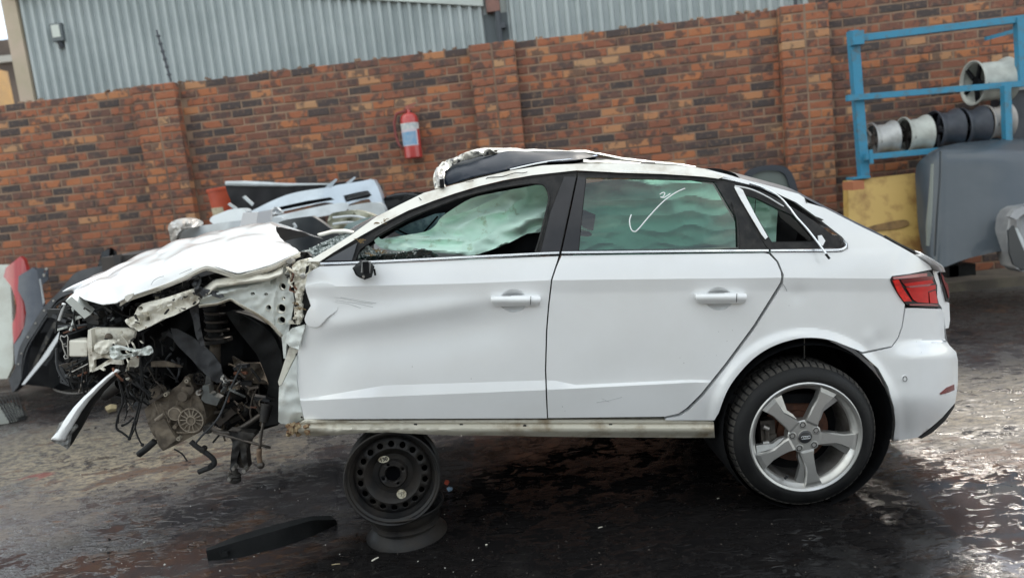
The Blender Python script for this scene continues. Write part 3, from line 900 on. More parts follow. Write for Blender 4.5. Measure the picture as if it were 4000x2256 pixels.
handle(fdoor, (2006, 1174), spline([(1917, 1163), (1930, 1160), (2016, 1157), (2095, 1155), (2111, 1160), (2108, 1187), (2090, 1193), (1956, 1195), (1926, 1188)], 4, True))
RD = [(2194, 998), (2990, 988), (3004, 992), (3033, 1022), (3050, 1062), (3052, 1084), (3047, 1104), (2943, 1270), (2832, 1420), (2737, 1538), (2682, 1592), (2650, 1614), (2595, 1626), (2141, 1631),
      (2138, 1555), (2134, 1445), (2138, 1291), (2146, 1192), (2158, 1093), (2174, 1044)]
rdoor = panel('rear_door', RD, side, WHITE, car, g=10, sharp=13, creases=[CREASE, LOW1, LOW2], skirt=0.035, holes=[circle(2808, 1166, 53, 45, 26)])
handle(rdoor, (2808, 1166), spline([(2717, 1151), (2735, 1149), (2820, 1147), (2900, 1145), (2916, 1150), (2912, 1179), (2895, 1183), (2757, 1185), (2726, 1177)], 4, True))
# flap of door skin folded over the hinge post
FL = [(1196, 1120), (1240, 1105), (1300, 1110), (1330, 1150), (1320, 1205), (1278, 1240), (1248, 1272), (1222, 1276), (1199, 1268), (1190, 1245), (1202, 1215), (1216, 1193), (1204, 1160)]
panel('folded_door_skin', spline(FL, 4, True), lambda x, y: side(x, y) - 0.008 - 0.010 * max(0, 1 - ((x - 1240) / 90) ** 2 - ((y - 1230) / 70) ** 2) + 0.0085 * sstep(1235, 1330, x), WHITE, car, fdoor, g=9, skirt=0.02)
sc_ = MB()
for q in ([(1302, 1160), (1345, 1166), (1400, 1178), (1455, 1186)], [(1310, 1172), (1370, 1180), (1420, 1190), (1458, 1199)], [(1300, 1178), (1360, 1186), (1410, 1203)], [(1282, 1197), (1320, 1201)], [(1330, 1160), (1400, 1172), (1470, 1184)]):
    ptube(sc_, [(x, y, side(x, y) - 0.0006) for x, y in q], 0.9, None, 4, 4)
sc_.build('scratches', SCRATCH, car, fdoor)
sc_ = MB()
for q in ([(2330, 1570), (2380, 1562), (2430, 1549)], [(2350, 1555), (2380, 1568)]): ptube(sc_, [(x, y, side(x, y) - 0.0006) for x, y in q], 0.9, None, 4, 4)
ptube(sc_, [(3056, 1106, side(3056, 1106) - 0.001), (3068, 1122, side(3068, 1122) - 0.001), (3074, 1136, side(3074, 1136) - 0.001)], 1.6, None, 4, 3)
sc_.build('scratches', SCRATCH, car, rdoor)
# door mirror stump
mb = MB()
mb.add([P(1376, 1047, 2.86), P(1392, 1075, 2.85), P(1424, 1092, 2.85), P(1452, 1082, 2.85), P(1463, 1041, 2.86), P(1448, 1022, 2.88), P(1412, 1014, 2.89),
        P(1380, 1050, 2.94), P(1396, 1072, 2.94), P(1424, 1085, 2.94), P(1448, 1078, 2.94), P(1458, 1041, 2.94), P(1446, 1022, 2.94), P(1414, 1014, 2.94)],
       [(0, 1, 2, 3, 4, 5, 6)[::-1]] + [(i, (i + 1) % 7, 7 + (i + 1) % 7, 7 + i) for i in range(7)])
ms = mb.build('mirror_stump', BLACKP, car, fdoor)
mb = MB()
for a in ([(1418, 1020), (1414, 1064)], [(1446, 1024), (1442, 1066)]): ptube(mb, a, 4.5, 2.838, 6)
ptube(mb, [(1418, 1020), (1446, 1024)], 4, 2.84, 6)
mb.build('mirror_bracket', pm('grey_bracket', (0.20, 0.20, 0.20), 0.5, 0.4), car, ms)
mb = MB(); mb.box(P(1431, 1044, 2.842), (0.022, 0.02, 0.045)); ptube(mb, [(1384, 1052), (1394, 1074), (1424, 1088)], 3, 2.843, 6); ptube(mb, [(1462, 1050), (1466, 1075)], 4, 2.85, 6)
mb.build('mirror_socket', VOID, car, ms)
mb = MB(); mb.lathe([(0.0, -0.004), (0.005, -0.004), (0.006, 0.0)], P(1420, 1080, 2.843), (0, 1, 0), 10); mb.build('mirror_bolt', STEEL, car, ms)

# ---- quarter panel, bumper, sill
ARCH = [(2792, 1700), (2807, 1612), (2837, 1533), (2877, 1470), (2940, 1402), (3011, 1355), (3090, 1327), (3154, 1318), (3225, 1323), (3296, 1343), (3367, 1379), (3431, 1438), (3470, 1509), (3492, 1588), (3498, 1652), (3490, 1723)]
QP = [(3010, 986), (3286, 985), (3313, 972), (3312, 952), (3290, 925), (3200, 855), (3110, 790), (3040, 758), (2985, 738), (2900, 712), (2830, 692), (2760, 662), (2820, 676), (2892, 697), (3024, 731), (3120, 757), (3142, 772), (3155, 792), (3222, 812), (3354, 880),
      (3453, 928), (3565, 990), (3634, 1038), (3640, 1052), (3486, 1082), (3479, 1092), (3484, 1112), (3504, 1146), (3534, 1188), (3533, 1200), (3522, 1272), (3506, 1318), (3482, 1351), (3369, 1374)]
QP += list(reversed(spline(ARCH[1:10], 4)))[2:] + [(2790, 1640), (2600, 1640), (2600, 1634), (2655, 1625), (2692, 1602), (2747, 1547), (2842, 1428), (2953, 1278), (3060, 1108), (3063, 1075), (3042, 1022)]
qp = panel('quarter_panel', QP, side, WHITE, car, g=9, sharp=16, creases=[CREASE], skirt=0.03)
# little torn spots on the pillar
for pts in ([(3142, 771), (3150, 782), (3154, 795), (3148, 790)], [(3178, 842), (3200, 850), (3218, 858), (3210, 861), (3190, 854)]):
    panel('paint_chip', pts, off(side, -0.002), SEAL, car, qp, g=8, skirt=0)
BP = [(3369, 1382), (3484, 1357), (3510, 1322), (3526, 1276), (3538, 1203), (3560, 1202), (3676, 1206), (3686, 1222), (3690, 1319), (3708, 1347), (3735, 1374), (3742, 1406), (3742, 1501), (3731, 1572), (3680, 1630), (3640, 1665), (3585, 1707), (3540, 1715), (3490, 1723),
      (3498, 1652), (3492, 1588), (3470, 1509), (3431, 1438)]
bp = panel('rear_bumper', BP, side, WHITE, car, g=11, skirt=0.04)
rf = [(3672, 1536), (3700, 1512), (3728, 1500), (3729, 1522), (3700, 1534), (3676, 1540)]
panel('reflector', rf, off(side, -0.006), REDD, car, bp, g=8, skirt=0.012)
panel('parking_sensor', circle(3535, 1479, 11, 14), off(side, -0.003), WHITE, car, bp, g=6, skirt=0.006)
mb = MB(); q = [(x, y, side(3535, 1479) - 0.0035) for x, y in circle(3535, 1479, 8, 10, 16)]; ptube(mb, q + q[:1], 1.2, None, 5, 1); mb.build('sensor_ring', SEAL, car, bp)
df = [(3588, 1709), (3642, 1668), (3684, 1632), (3731, 1576), (3728, 1590), (3690, 1645), (3640, 1690), (3600, 1712)]
panel('bumper_valance', df, off(side, 0.012), BLACKP, car, bp, g=12, skirt=0.10)
SL = [(1188, 1642), (2136, 1639), (2600, 1640), (2788, 1648), (2792, 1708), (2600, 1708), (2310, 1706), (2146, 1704), (1960, 1700), (1760, 1699), (1560, 1690), (1430, 1688), (1330, 1697), (1250, 1702), (1190, 1700), (1170, 1690), (1150, 1668)]
def silly(x, y):
    # flange under the door, rounded rocker, buckled and torn towards the front
    d = 0.030 + 0.012 * sstep(1648, 1656, y) - 0.014 * sstep(1656, 1672, y) + 0.045 * sstep(1676, 1712, y)
    f = sstep(2000, 1300, x)
    return Y0 + d + f * (0.010 * noise.noise(Vector((x / 70, y / 22, 3.0))) + 0.010 * abs(noise.noise(Vector((x / 35, y / 16, 8.0)))))
panel('sill', SL, silly, DIRTYW, car, g=7, skirt=0.10, creases=[[(1190, 1655), (2780, 1655)]], label='dirty rust-streaked sill with a torn front end')
mb = MB()
for k in range(34):
    x = 1170 + random.uniform(-45, 40); y = 1680 + random.uniform(-22, 18)
    mb.box(P(x, y, 2.93 + random.uniform(0, .05)), (0.02, 0.015, 0.012), Matrix.Rotation(random.random() * 3, 3, 'Y') @ Matrix.Rotation(random.random(), 3, 'X'))
mb.build('torn_sill_end', pm('rusty_foam', (0.42, 0.33, 0.20), 0.9, col2=(0.16, 0.08, 0.04), nscale=40), car)
mb = MB()
for x, y in ((1623, 1656), (1802, 1657), (2385, 1656), (2050, 1662)):
    mb.lathe([(0.0, -0.001), (0.007, -0.001)], P(x, y, silly(x, y) - 0.002), (0, 1, 0), 10)
mb.build('sill_bolt', SEAL, car)

# ---- windows and their frames
FO_out = [(1249, 1022), (1300, 988), (1407, 923), (1500, 871), (1594, 823), (1690, 786), (1780, 755), (1870, 728), (1966, 705), (2080, 685), (2200, 670), (2254, 667)]
FO_in = [(1386, 1020), (1405, 975), (1470, 929), (1530, 894), (1594, 860), (1655, 832), (1718, 808), (1780, 784), (1842, 764), (1910, 748), (1966, 736), (2040, 725), (2091, 720), (2125, 724), (2142, 740), (2150, 768), (2148, 800), (2118, 923), (2098, 988)]
fr = FO_out + [(2252, 690), (2187, 992), (2100, 993)] + list(reversed(FO_in)) + [(1380, 1026)]
ff = panel('window_frame', fr, off(side, 0.0), SEAL, car, fdoor, g=10, skirt=0.06)
panel('pillar_trim', [(2204, 690), (2250, 690), (2186, 986), (2112, 987), (2150, 830)], off(side, -0.008), BLACKG, car, fdoor, g=12, skirt=0.01)
panel('corner_trim', [(1268, 1018), (1395, 948), (1374, 1017)], off(side, -0.008), pm('grey_corner_trim', (0.055, 0.058, 0.066), 0.5, coat=0.2), car, fdoor, g=12, skirt=0.01)
mb = MB()
for o_, rr_ in ((9, 4.0), (26, 3.0)):
    ptube(mb, [(x, y + o_, side(x, y) - 0.004) for x, y in FO_out[1:]], rr_, None, 6, 3)
ptube(mb, [(x - 6, y - 4, side(x, y) - 0.004) for x, y in FO_in[2:]], 4.5, None, 6, 3)
mb.build('window_seal', SEAL, car, ff)
RG = [(2291, 694), (2450, 696), (2620, 700), (2790, 708), (2839, 791), (2886, 868), (2889, 970), (2262, 981), (2275, 840)]
ro_ = [(2256, 668), (2400, 672), (2562, 678), (2700, 686), (2806, 699), (2850, 756), (2892, 818), (2950, 900), (3000, 975), (2194, 990), (2225, 840), (2256, 690)]
rfm = panel('window_frame', ro_, off(side, 0.0), SEAL, car, rdoor, g=11, skirt=0.05, holes=[[(x, y) for x, y in RG]])
panel('pillar_trim', [(2258, 690), (2288, 692), (2272, 840), (2258, 984), (2194, 986), (2228, 830)], off(side, -0.008), BLACKG, car, rdoor, g=12, skirt=0.01)
mb = MB(); ptube(mb, [(2860, 790, side(2860, 790) - .004), (2880, 862, side(2880, 862) - .004), (2884, 960, side(2884, 960) - .004)], 4, None, 6, 3)
ptube(mb, [(x, y + 12, side(x, y) - .005) for x, y in ro_[:5]], 4, None, 6, 3); mb.build('window_seal', SEAL, car, rfm)
rglass = panel('window_glass', [(x, y) for x, y in RG], off(side, 0.006), GLASS, car, rdoor, g=16, skirt=0)
mb = MB()
def chalk(pts, r): ptube(mb, [(x, y, side(x, y) + 0.004) for x, y in pts], r, None, 5, 7)
chalk([(2466, 838), (2459, 862), (2464, 892), (2476, 904), (2492, 896), (2540, 840), (2590, 788), (2640, 752), (2676, 736)], 2.4)
chalk([(2577, 759), (2590, 752), (2597, 756), (2590, 768), (2580, 770), (2592, 772), (2604, 766), (2618, 756)], 2.0)
mb.build('chalk_mark', CHALK, car, rglass)
qw_out = [(2806, 700), (2859, 709), (2920, 726), (2978, 745), (3030, 770), (3077, 798), (3130, 830), (3182, 864), (3240, 908), (3288, 943), (3283, 968), (3004, 976), (2950, 900), (2892, 818)]
qw_in = [(2905, 762), (2958, 774), (3037, 813), (3110, 846), (3160, 900), (3190, 936), (3180, 944), (3017, 948), (2965, 860)]
qf = panel('quarter_window_frame', qw_out, off(side, 0.004), SEAL, car, qp, g=9, skirt=0.05, holes=[qw_in])
panel('torn_seal', [(2868, 730), (2882, 728), (2902, 742), (2915, 770), (2950, 838), (3000, 925), (2990, 934), (2975, 915), (2930, 840), (2890, 772)], off(side, -0.004), WHITE, car, qf, g=8, skirt=0.006)
panel('torn_seal', [(3196, 920), (3210, 918), (3224, 940), (3214, 960), (3198, 950)], off(side, -0.006), WHITE, car, qf, g=8, skirt=0.006)
mb = MB(); ptube(mb, [(2870, 726), (2930, 738), (2990, 764), (3060, 806), (3115, 842), (3140, 870)], 3, side(3000, 780) - 0.006, 6, 4); mb.build('torn_seal_edge', WHITE, car, qf)
# bright trim
def trim(name, a, par, r=5.0, mat=CHROME, o=-0.006):
    mb = MB()
    for k in (-0.3, 0.0, 0.3):
        ptube(mb, [(x, y + k * r * 1.4, side(x, y) + o) for x, y in a], r * 0.62, None, 6, 5)
    return mb.build(name, mat, car, par)
trim('belt_trim', [(1252, 1030), (1380, 1026), (1600, 1016), (1900, 1001), (2100, 991), (2184, 988)], fdoor)
trim('belt_trim', [(2194, 987), (2400, 985), (2700, 981), (3002, 979)], rdoor)
trim('belt_trim', [(3010, 979), (3150, 978), (3262, 977), (3296, 970), (3306, 955), (3294, 938)], qp)
trim('roof_trim', [(2256, 664), (2400, 668), (2600, 676), (2780, 690), (2860, 704), (2980, 734)], qp, 3.0)
mb = MB()
tp = [(2930, 716), (2985, 735), (3044, 768), (3080, 806), (3110, 846), (3150, 890), (3182, 930), (3212, 970), (3239, 1008)]
for k in (-3, 3): ptube(mb, [(x + k * 0.7, y + k * 0.6, side(x, y) - 0.012 - 0.03 * i / 8) for i, (x, y) in enumerate(tp)], 3.6, None, 6, 5)
mb.build('hanging_trim_strip', CHROME, car, qf)
mb = MB(); ptube(mb, [(3226, 992), (3240, 1010)], 5, side(3230, 1000) - 0.045, 6); mb.build('strip_end', SEAL, car, qf)

# ---- A pillar and roof rail
rail = [(1196, 1022), (1221, 1008), (1300, 962), (1376, 914), (1470, 846), (1560, 800), (1656, 753), (1749, 728), (1863, 697), (1992, 667), (2120, 646), (2248, 640), (2400, 638), (2504, 639), (2640, 646), (2752, 660), (2830, 690), (2806, 698), (2752, 690), (2600, 680), (2419, 674), (2254, 665), (2080, 684), (1966, 704), (1870, 727), (1780, 754), (1690, 785), (1594, 822), (1500, 870), (1407, 922), (1300, 987), (1249, 1021)]
def raily(x, y):
    return side(x, y) - 0.012 + 0.00045 * max(0, (poly_y([(1196, 1050), (1300, 987), (1407, 922), (1594, 822), (1780, 754), (1966, 704), (2254, 666), (2600, 681), (2830, 692)], x) - y)) * 1.0 + 0.002 * noise.noise(Vector((x / 40, y / 25, 5)))
panel('roof_rail', rail, raily, CREAM, car, g=9, skirt=0.04)
mb = MB()
ptube(mb, [(1896, 712), (1904, 694), (1960, 690), (2010, 676), (2040, 676), (2060, 672)], 1.5, raily(1960, 690) - 0.002, 5, 3)
ptube(mb, [(1636, 772), (1650, 786)], 1.6, raily(1640, 780) - 0.002, 5, 1)
ptube(mb, [(1820, 712), (1850, 706)], 1.2, raily(1830, 708) - 0.002, 5, 1)
mb.build('paint_crack', SEAL, car)
# ---- roof, hatch, tail lamp
def mir(p): return Vector((p.x, 2 * YC - p.y, p.z))
def wc(pts, Y=None): return [P(p[0], p[1], p[2] if len(p) > 2 else Y) for p in pts]
near_rail = wc([(1749, 729, 3.10), (1863, 698, 3.10), (1992, 668, 3.11), (2120, 647, 3.12), (2248, 641, 3.13), (2400, 639, 3.13), (2504, 640, 3.13), (2640, 647, 3.13), (2752, 661, 3.13), (2830, 677, 3.13), (2892, 698, 3.12)])
crest = wc([(1716, 648, 3.42), (1770, 620, 3.44), (1850, 598, 3.46), (1900, 588, 3.48), (2010, 584, 3.50), (2150, 590, 3.52), (2300, 594, 3.55), (2345, 604, 3.55), (2420, 622, 3.55), (2520, 634, 3.55), (2650, 645, 3.5), (2760, 662, 3.4), (2892, 699, 3.3)])
farc = [Vector((p.x, 4.2, p.z - 0.05)) for p in crest]
farr = [mir(p) for p in near_rail]
loft('roof_sheet', [crest, [p + Vector((0, 0.15, 0.005)) for p in crest], farc, farr], CREAM, car, n=46, sub=5, amp=0.025, freq=7, thick=0.004)
glass_lo = wc([(1742, 728, 3.14), (1790, 712, 3.14), (1863, 692, 3.15), (1992, 662, 3.15), (2120, 641, 3.16), (2248, 630, 3.17), (2330, 618, 3.3)])
glass_mid = wc([(1722, 700, 3.20), (1780, 670, 3.22), (1863, 645, 3.24), (1992, 624, 3.25), (2120, 612, 3.27), (2248, 606, 3.30), (2336, 611, 3.4)])
glass_hi = wc([(1722, 652, 3.40), (1775, 626, 3.42), (1870, 604, 3.43), (1992, 596, 3.45), (2120, 596, 3.47), (2270, 598, 3.50), (2342, 606, 3.5)])
sr = loft('sunroof_glass', [glass_lo, glass_mid, glass_hi], SUNROOF, car, n=50, sub=8, amp=0.016, freq=5.5, thick=0.004, seed=2, keep_ends=False)
# crumpled front corner of the roof
lo_ = wc([(1700, 738, 3.12), (1692, 700, 3.16), (1700, 665, 3.26), (1730, 636, 3.34), (1790, 612, 3.38), (1870, 594, 3.40), (1925, 586, 3.42)])
hi_ = wc([(1740, 732, 3.10), (1736, 700, 3.13), (1740, 670, 3.22), (1765, 645, 3.30), (1810, 626, 3.34), (1880, 610, 3.38), (1945, 602, 3.42)])
CRMP = pm('scraped_roof_metal', (0.72, 0.68, 0.60), 0.35, 0.2, col2=(0.05, 0.05, 0.055), nscale=26, lo=0.50, hi=0.60, coat=0.3)
loft('crumpled_roof_edge', [lo_, [(a + b) / 2 + Vector((0, -0.03, 0.01)) for a, b in zip(lo_, hi_)], hi_], CRMP, car, n=60, sub=8, amp=0.035, freq=16, ridged=True, thick=0.003, sharp=28)
mb = MB()
ptube(mb, [(1720, 728, 3.08), (1708, 690, 3.10), (1712, 660, 3.16)], 9, None, 8, 4); mb.build('roof_header_fold', STEEL, car)
mb = MB(); mb.box(P(1727, 716, 3.075), (0.016, 0.02, 0.035)); mb.build('roof_clip', VOID, car)
loft('crumpled_roof_ridge', [wc([(1945, 597, 3.44), (2080, 592, 3.47), (2200, 590, 3.5), (2330, 600, 3.52), (2420, 620, 3.5), (2520, 636, 3.4), (2640, 643, 3.3), (2720, 655, 3.2)]),
                              wc([(1945, 588, 3.48), (2080, 583, 3.5), (2200, 588, 3.53), (2345, 598, 3.55), (2420, 614, 3.52), (2520, 626, 3.45), (2640, 638, 3.35), (2720, 650, 3.25)])], CREAM, car, n=60, sub=5, amp=0.02, freq=14, ridged=True, thick=0.003, sharp=30)
mb = MB(); ptube(mb, [(1992, 662, 3.14), (2120, 634, 3.16), (2250, 620, 3.22), (2330, 608, 3.4)], 3.2, None, 6, 5); mb.build('sunroof_edge', CHROME, car, sr)
loft('torn_roof_liner', [wc([(2280, 622, 3.2), (2310, 628, 3.18), (2400, 628, 3.2), (2500, 636, 3.2)]), wc([(2284, 632, 3.16), (2310, 637, 3.15), (2400, 636, 3.15), (2500, 640, 3.15)])], CREAM, car, n=24, sub=4, amp=0.012, freq=20, thick=0.003)
loft('roof_gap', [wc([(1960, 676, 3.13), (2120, 650, 3.14), (2300, 640, 3.14), (2560, 640, 3.14)]), wc([(1960, 655, 3.24), (2120, 630, 3.26), (2320, 615, 3.4), (2560, 634, 3.3)])], VOID, car, n=16, sub=2)
# tailgate with the cracked rear screen
hx = wc([(2892, 699, 3.14), (3024, 734, 3.12), (3120, 760, 3.11), (3222, 814, 3.09), (3354, 882, 3.06), (3453, 930, 3.05), (3569, 990, 3.07)])
hc = [Vector((p.x + 0.05, YC, p.z + 0.055)) for p in hx]
loft('rear_screen', [hx, [p + Vector((0.015, 0.16, 0.03)) for p in hx], hc, [mir(p) + Vector((0.015, -0.16, 0.03)) for p in hx], [mir(p) for p in hx]], SUNROOF, car, n=24, sub=4)
mb = MB(); ptube(mb, [(3455, 924, 3.05), (3500, 950, 3.055), (3540, 970, 3.06), (3571, 985, 3.06)], 7, None, 6, 4); mb.build('screen_rubber', SEAL, car)
tg_top = wc([(3571, 980, 3.07), (3620, 1006, 3.07), (3666, 1036, 3.10), (3674, 1056, 3.12)])
tg_a = wc([(3571, 997, 3.055), (3600, 1014, 3.05), (3634, 1036, 3.06), (3642, 1054, 3.08)])
tg = loft('tailgate', [tg_a, tg_top, [Vector((p.x + 0.03, YC, p.z + 0.01)) for p in tg_top], [mir(p) for p in tg_top]], WHITE, car, n=12, sub=6, thick=0.006)
TGP = [(3642, 1050), (3674, 1057), (3663, 1066), (3670, 1090), (3684, 1130), (3697, 1178), (3708, 1182), (3711, 1250), (3706, 1280), (3688, 1284), (3682, 1230), (3679, 1200), (3668, 1187), (3661, 1159), (3661, 1115), (3648, 1077)]
panel('tailgate_edge', TGP, lambda x, y: 3.11 + 0.0011 * (x - 3642), WHITE, car, tg, g=9, skirt=0.08)
TL2 = [(3661, 1066), (3675, 1063), (3686, 1079), (3689, 1096), (3703, 1110), (3711, 1159), (3705, 1178), (3697, 1177), (3684, 1130), (3670, 1090)]
panel('lamp_insert', TL2, lambda x, y: 3.13 + 0.0008 * (x - 3661), BLACKG, car, tg, g=8, skirt=0.06)
panel('lamp_insert_lens', [(3677, 1066), (3687, 1080), (3690, 1096), (3703, 1110), (3709, 1155), (3706, 1165), (3696, 1130), (3682, 1092)], lambda x, y: 3.124 + 0.0008 * (x - 3661), REDD, car, tg, g=8, skirt=0.03)
# back of the tail, closing the body behind the lamp
tb = wc([(3674, 1060, 3.13), (3684, 1200, 3.16), (3700, 1340, 3.16), (3738, 1400, 3.16), (3738, 1500, 3.16), (3700, 1600, 3.14), (3600, 1700, 3.10)])
loft('tail_skin', [tb, [Vector((p.x + 0.10, YC, p.z)) for p in tb], [mir(p) for p in tb]], WHITE, car, n=20, sub=8)
TL = [(3478, 1092), (3486, 1078), (3565, 1068), (3631, 1059), (3648, 1077), (3649, 1093), (3660, 1115), (3660, 1126), (3656, 1138), (3661, 1159), (3668, 1187), (3678, 1199), (3620, 1199), (3554, 1195), (3535, 1184), (3505, 1143), (3483, 1107)]
lampY = lambda o: (lambda x, y: side(x, y) + o)
tl = panel('tail_lamp', TL, lampY(-0.004), BLACKG, car, g=9, skirt=0.05)
def lens(name, pts, mat, o): panel(name, pts, lampY(o), mat, car, tl, g=7, skirt=0.008)
lens('lens_outer', [(3488, 1094), (3511, 1092), (3530, 1130), (3562, 1176), (3532, 1177), (3508, 1142)], REDB, -0.010)
lens('lens_top', [(3488, 1083), (3565, 1072), (3622, 1066), (3622, 1078), (3570, 1084), (3492, 1090)], PINKL, -0.010)
lens('lens_upper', [(3518, 1092), (3626, 1080), (3645, 1080), (3646, 1096), (3600, 1102), (3532, 1112)], REDD, -0.011)
lens('lens_mid', [(3532, 1108), (3640, 1092), (3648, 1106), (3540, 1118)], REDL, -0.013)
lens('lens_glint', [(3540, 1119), (3590, 1112), (3640, 1108), (3630, 1117), (3560, 1123)], PINKL, -0.014)
lens('lens_main', [(3541, 1124), (3620, 1118), (3655, 1112), (3656, 1128), (3626, 1138), (3628, 1183), (3585, 1180), (3568, 1170)], REDL, -0.013)
lens('lens_inner', [(3630, 1142), (3655, 1134), (3660, 1162), (3664, 1184), (3634, 1183)], REDL, -0.012)
lens('lens_bottom', [(3552, 1187), (3600, 1186), (3640, 1187), (3668, 1191), (3664, 1194), (3556, 1192)], PINKL, -0.010)

# ---- airbags and cabin
def cloth(name, poly, Yf, mat=MINT, g=12, label=None):
    return panel(name, poly, Yf, mat, car, g=g, skirt=0.01, label=label)
def fold(x, y):
    d = 0.022 * math.sin((y - 0.42 * (2000 - x)) / 23.0) + 0.014 * math.sin((y + 0.6 * x) / 37.0) + 0.02 * noise.noise(Vector((x / 50, y / 22, 0)))
    return d
AB1 = [(1462, 940), (1478, 926), (1490, 934), (1560, 922), (1660, 905), (1700, 880), (1722, 850), (1770, 815), (1840, 775), (1920, 755), (2040, 733), (2110, 722), (2152, 748), (2150, 810), (2120, 900), (2060, 912), (1985, 950), (1890, 985), (1830, 997), (1700, 985), (1560, 980), (1490, 968)]
def ab1(x, y):
    u = y - (1000 - 0.55 * (x - 1462))
    d = 0.018 * math.sin(u / 17.0) * sstep(0.0, 1.0, 0.7) + 0.026 * noise.noise(Vector((x / 70, y / 30, 0.0)))
    d += sstep(1930, 2040, x) * 0.030 * math.sin((y * 1.0 + x * 0.35) / 26.0)
    k_ = sstep(915, 940, y) * sstep(1860, 1790, x)
    d = d * (1 - k_) + k_ * (-0.02 + 0.014 * math.sin((y - 0.05 * x) / 8.0 + 0.8 * noise.noise(Vector((x / 60, y / 30, 5)))) + 0.008 * noise.noise(Vector((x / 40, y / 10, 2))))
    u2 = (y + 0.42 * x) / 21.0 + 1.5 * noise.noise(Vector((x / 130, y / 70, 9)))
    d += (0.024 * abs(math.sin(u2)) + 0.012 * abs(math.sin((x - 0.5 * y) / 33.0 + 2 * noise.noise(Vector((x / 90, y / 60, 2)))))) * (1 - 0.6 * k_)
    return 3.065 + d + 0.0005 * (960 - y) + 0.00006 * (x - 1462)
cloth('curtain_airbag', spline(AB1, 3, True), ab1, MINTD, 6, 'crumpled mint green curtain airbag in the front window')
AB2 = [(2250, 720), (2420, 700), (2700, 706), (2900, 740), (2970, 775), (3040, 815), (3036, 850), (3034, 880), (3030, 960), (2900, 980), (2240, 990), (2236, 850)]
def ab2(x, y):
    w = noise.noise(Vector((x / 110, y / 60, 0)))
    p = abs(math.sin(y / 19.0 + 1.3 * w + 0.0012 * x))
    q = abs(math.sin((x + 0.4 * y) / 46.0 + 2.0 * noise.noise(Vector((x / 150, y / 90, 3)))))
    return 3.12 + 0.0004 * (980 - y) + 0.026 * p * (0.5 + abs(w)) + 0.012 * q + 0.03 * noise.noise(Vector((x / 120, y / 60, 4.0)))
cloth('curtain_airbag', AB2, ab2, MINT, 6, 'mint green curtain airbag hanging behind the rear side windows')
mb = MB(); ptube(mb, [(2952, 780, 3.16), (2948, 840, 3.17), (2952, 900, 3.18)], 1.5, None, 5, 4); mb.build('airbag_cord', SEAL, car)
# cabin lining, far side, seats, dash
loft('far_door_lining', [[Vector((x, 4.62, z)) for x in (-1.2, 0, 1, 1.6)] for z in (0.45, 0.8, 1.02)], VOID, car, n=6, sub=1)
mb = MB(); mb.box((0.3, 3.8, 0.54), (2.2, 1.6, 0.04), Matrix.Rotation(R(6), 3, 'Y')); mb.build('cabin_floor', VOID, car)
def seat(x0, y0, z0, w):
    mb = MB()
    prof = [(0.0, 0.30), (0.46, 0.26), (0.50, 0.34), (0.46, 0.42), (0.05, 0.44), (-0.10, 0.86), (-0.16, 0.92), (-0.24, 0.88), (-0.12, 0.42)]
    v = [Vector((x0 - a, y0 + s * w / 2, z0 + b_)) for s in (-1, 1) for a, b_ in prof]
    n = len(prof)
    mb.add(v, [tuple(range(n)), tuple(range(2 * n - 1, n - 1, -1))] + [(i, (i + 1) % n, n + (i + 1) % n, n + i) for i in range(n)])
    return mb.build('seat', pm('black_seat_cloth', (0.018, 0.018, 0.02), 0.85, bump=0.3, bscale=120), car)
seat(0.15, 3.42, 0.42, 0.5); seat(0.15, 4.18, 0.42, 0.5); seat(1.05, 3.8, 0.36, 1.2)
mb = MB()
mb.add([Vector((x, y, z)) for y in (3.12, 4.48) for x, z in ((-0.82, 0.70), (-0.55, 0.75), (-0.48, 1.00), (-0.65, 1.09), (-0.82, 1.08))],
       [(0, 1, 2, 3, 4), (9, 8, 7, 6, 5)] + [(i, (i + 1) % 5, 5 + (i + 1) % 5, 5 + i) for i in range(5)])
mb.build('dashboard', VOID, car)
mb = MB(); q = [Vector((-0.42, 3.42 + 0.18 * math.cos(a), 1.02 + 0.17 * math.sin(a))) for a in [2 * math.pi * i / 24 for i in range(25)]]; mb.tube(q, 0.016, 8); mb.build('steering_wheel', BLACKP, car)
panel('cabin_trim', [(1830, 1000), (1890, 985), (1985, 950), (2060, 912), (2120, 905), (2105, 990)], 3.20, VOID, car, g=30, skirt=0)
panel('cargo_cover', [(3036, 815), (3090, 838), (3170, 905), (3190, 950), (3010, 962), (3030, 900)], 3.24, VOID, car, g=30, skirt=0)
panel('pillar_lining', [(3036, 812), (3064, 822), (3150, 900), (3190, 946), (3165, 946), (3110, 900), (3050, 850)], 3.15, pm('grey_lining', (0.09, 0.09, 0.088), 0.8), car, g=20, skirt=0.01)
# heap of crushed glass at the foot of the front window, cracked windscreen
gs = [(1388, 1012), (1400, 985), (1440, 962), (1480, 980), (1560, 985), (1640, 970), (1680, 982), (1704, 1004), (1600, 1012)]
def crumbs(name, poly, Yf, par=None):
    o = panel(name, poly, Yf, CRUMB, car, par, g=6, skirt=0.008, smooth=False)
    for v in o.data.vertices:
        v.co += noise.noise_vector(v.co * 60) * 0.010
    return o
crumbs('crushed_glass', spline(gs, 3, True), lambda x, y: 2.99 + 0.012 * noise.noise(Vector((x / 7, y / 7, 0))))
GLASSP = pane_mat('green_glass_shard', (0.10, 0.24, 0.21), ior=1.6, rough=0.1)
panel('glass_shard', spline([(1398, 1014), (1440, 1000), (1560, 988), (1650, 974), (1690, 984), (1706, 1004), (1560, 1014)], 3, True), lambda x, y: 2.985 + 0.004 * noise.noise(Vector((x / 12, y / 9, 2))), GLASSP, car, g=8, skirt=0.005)
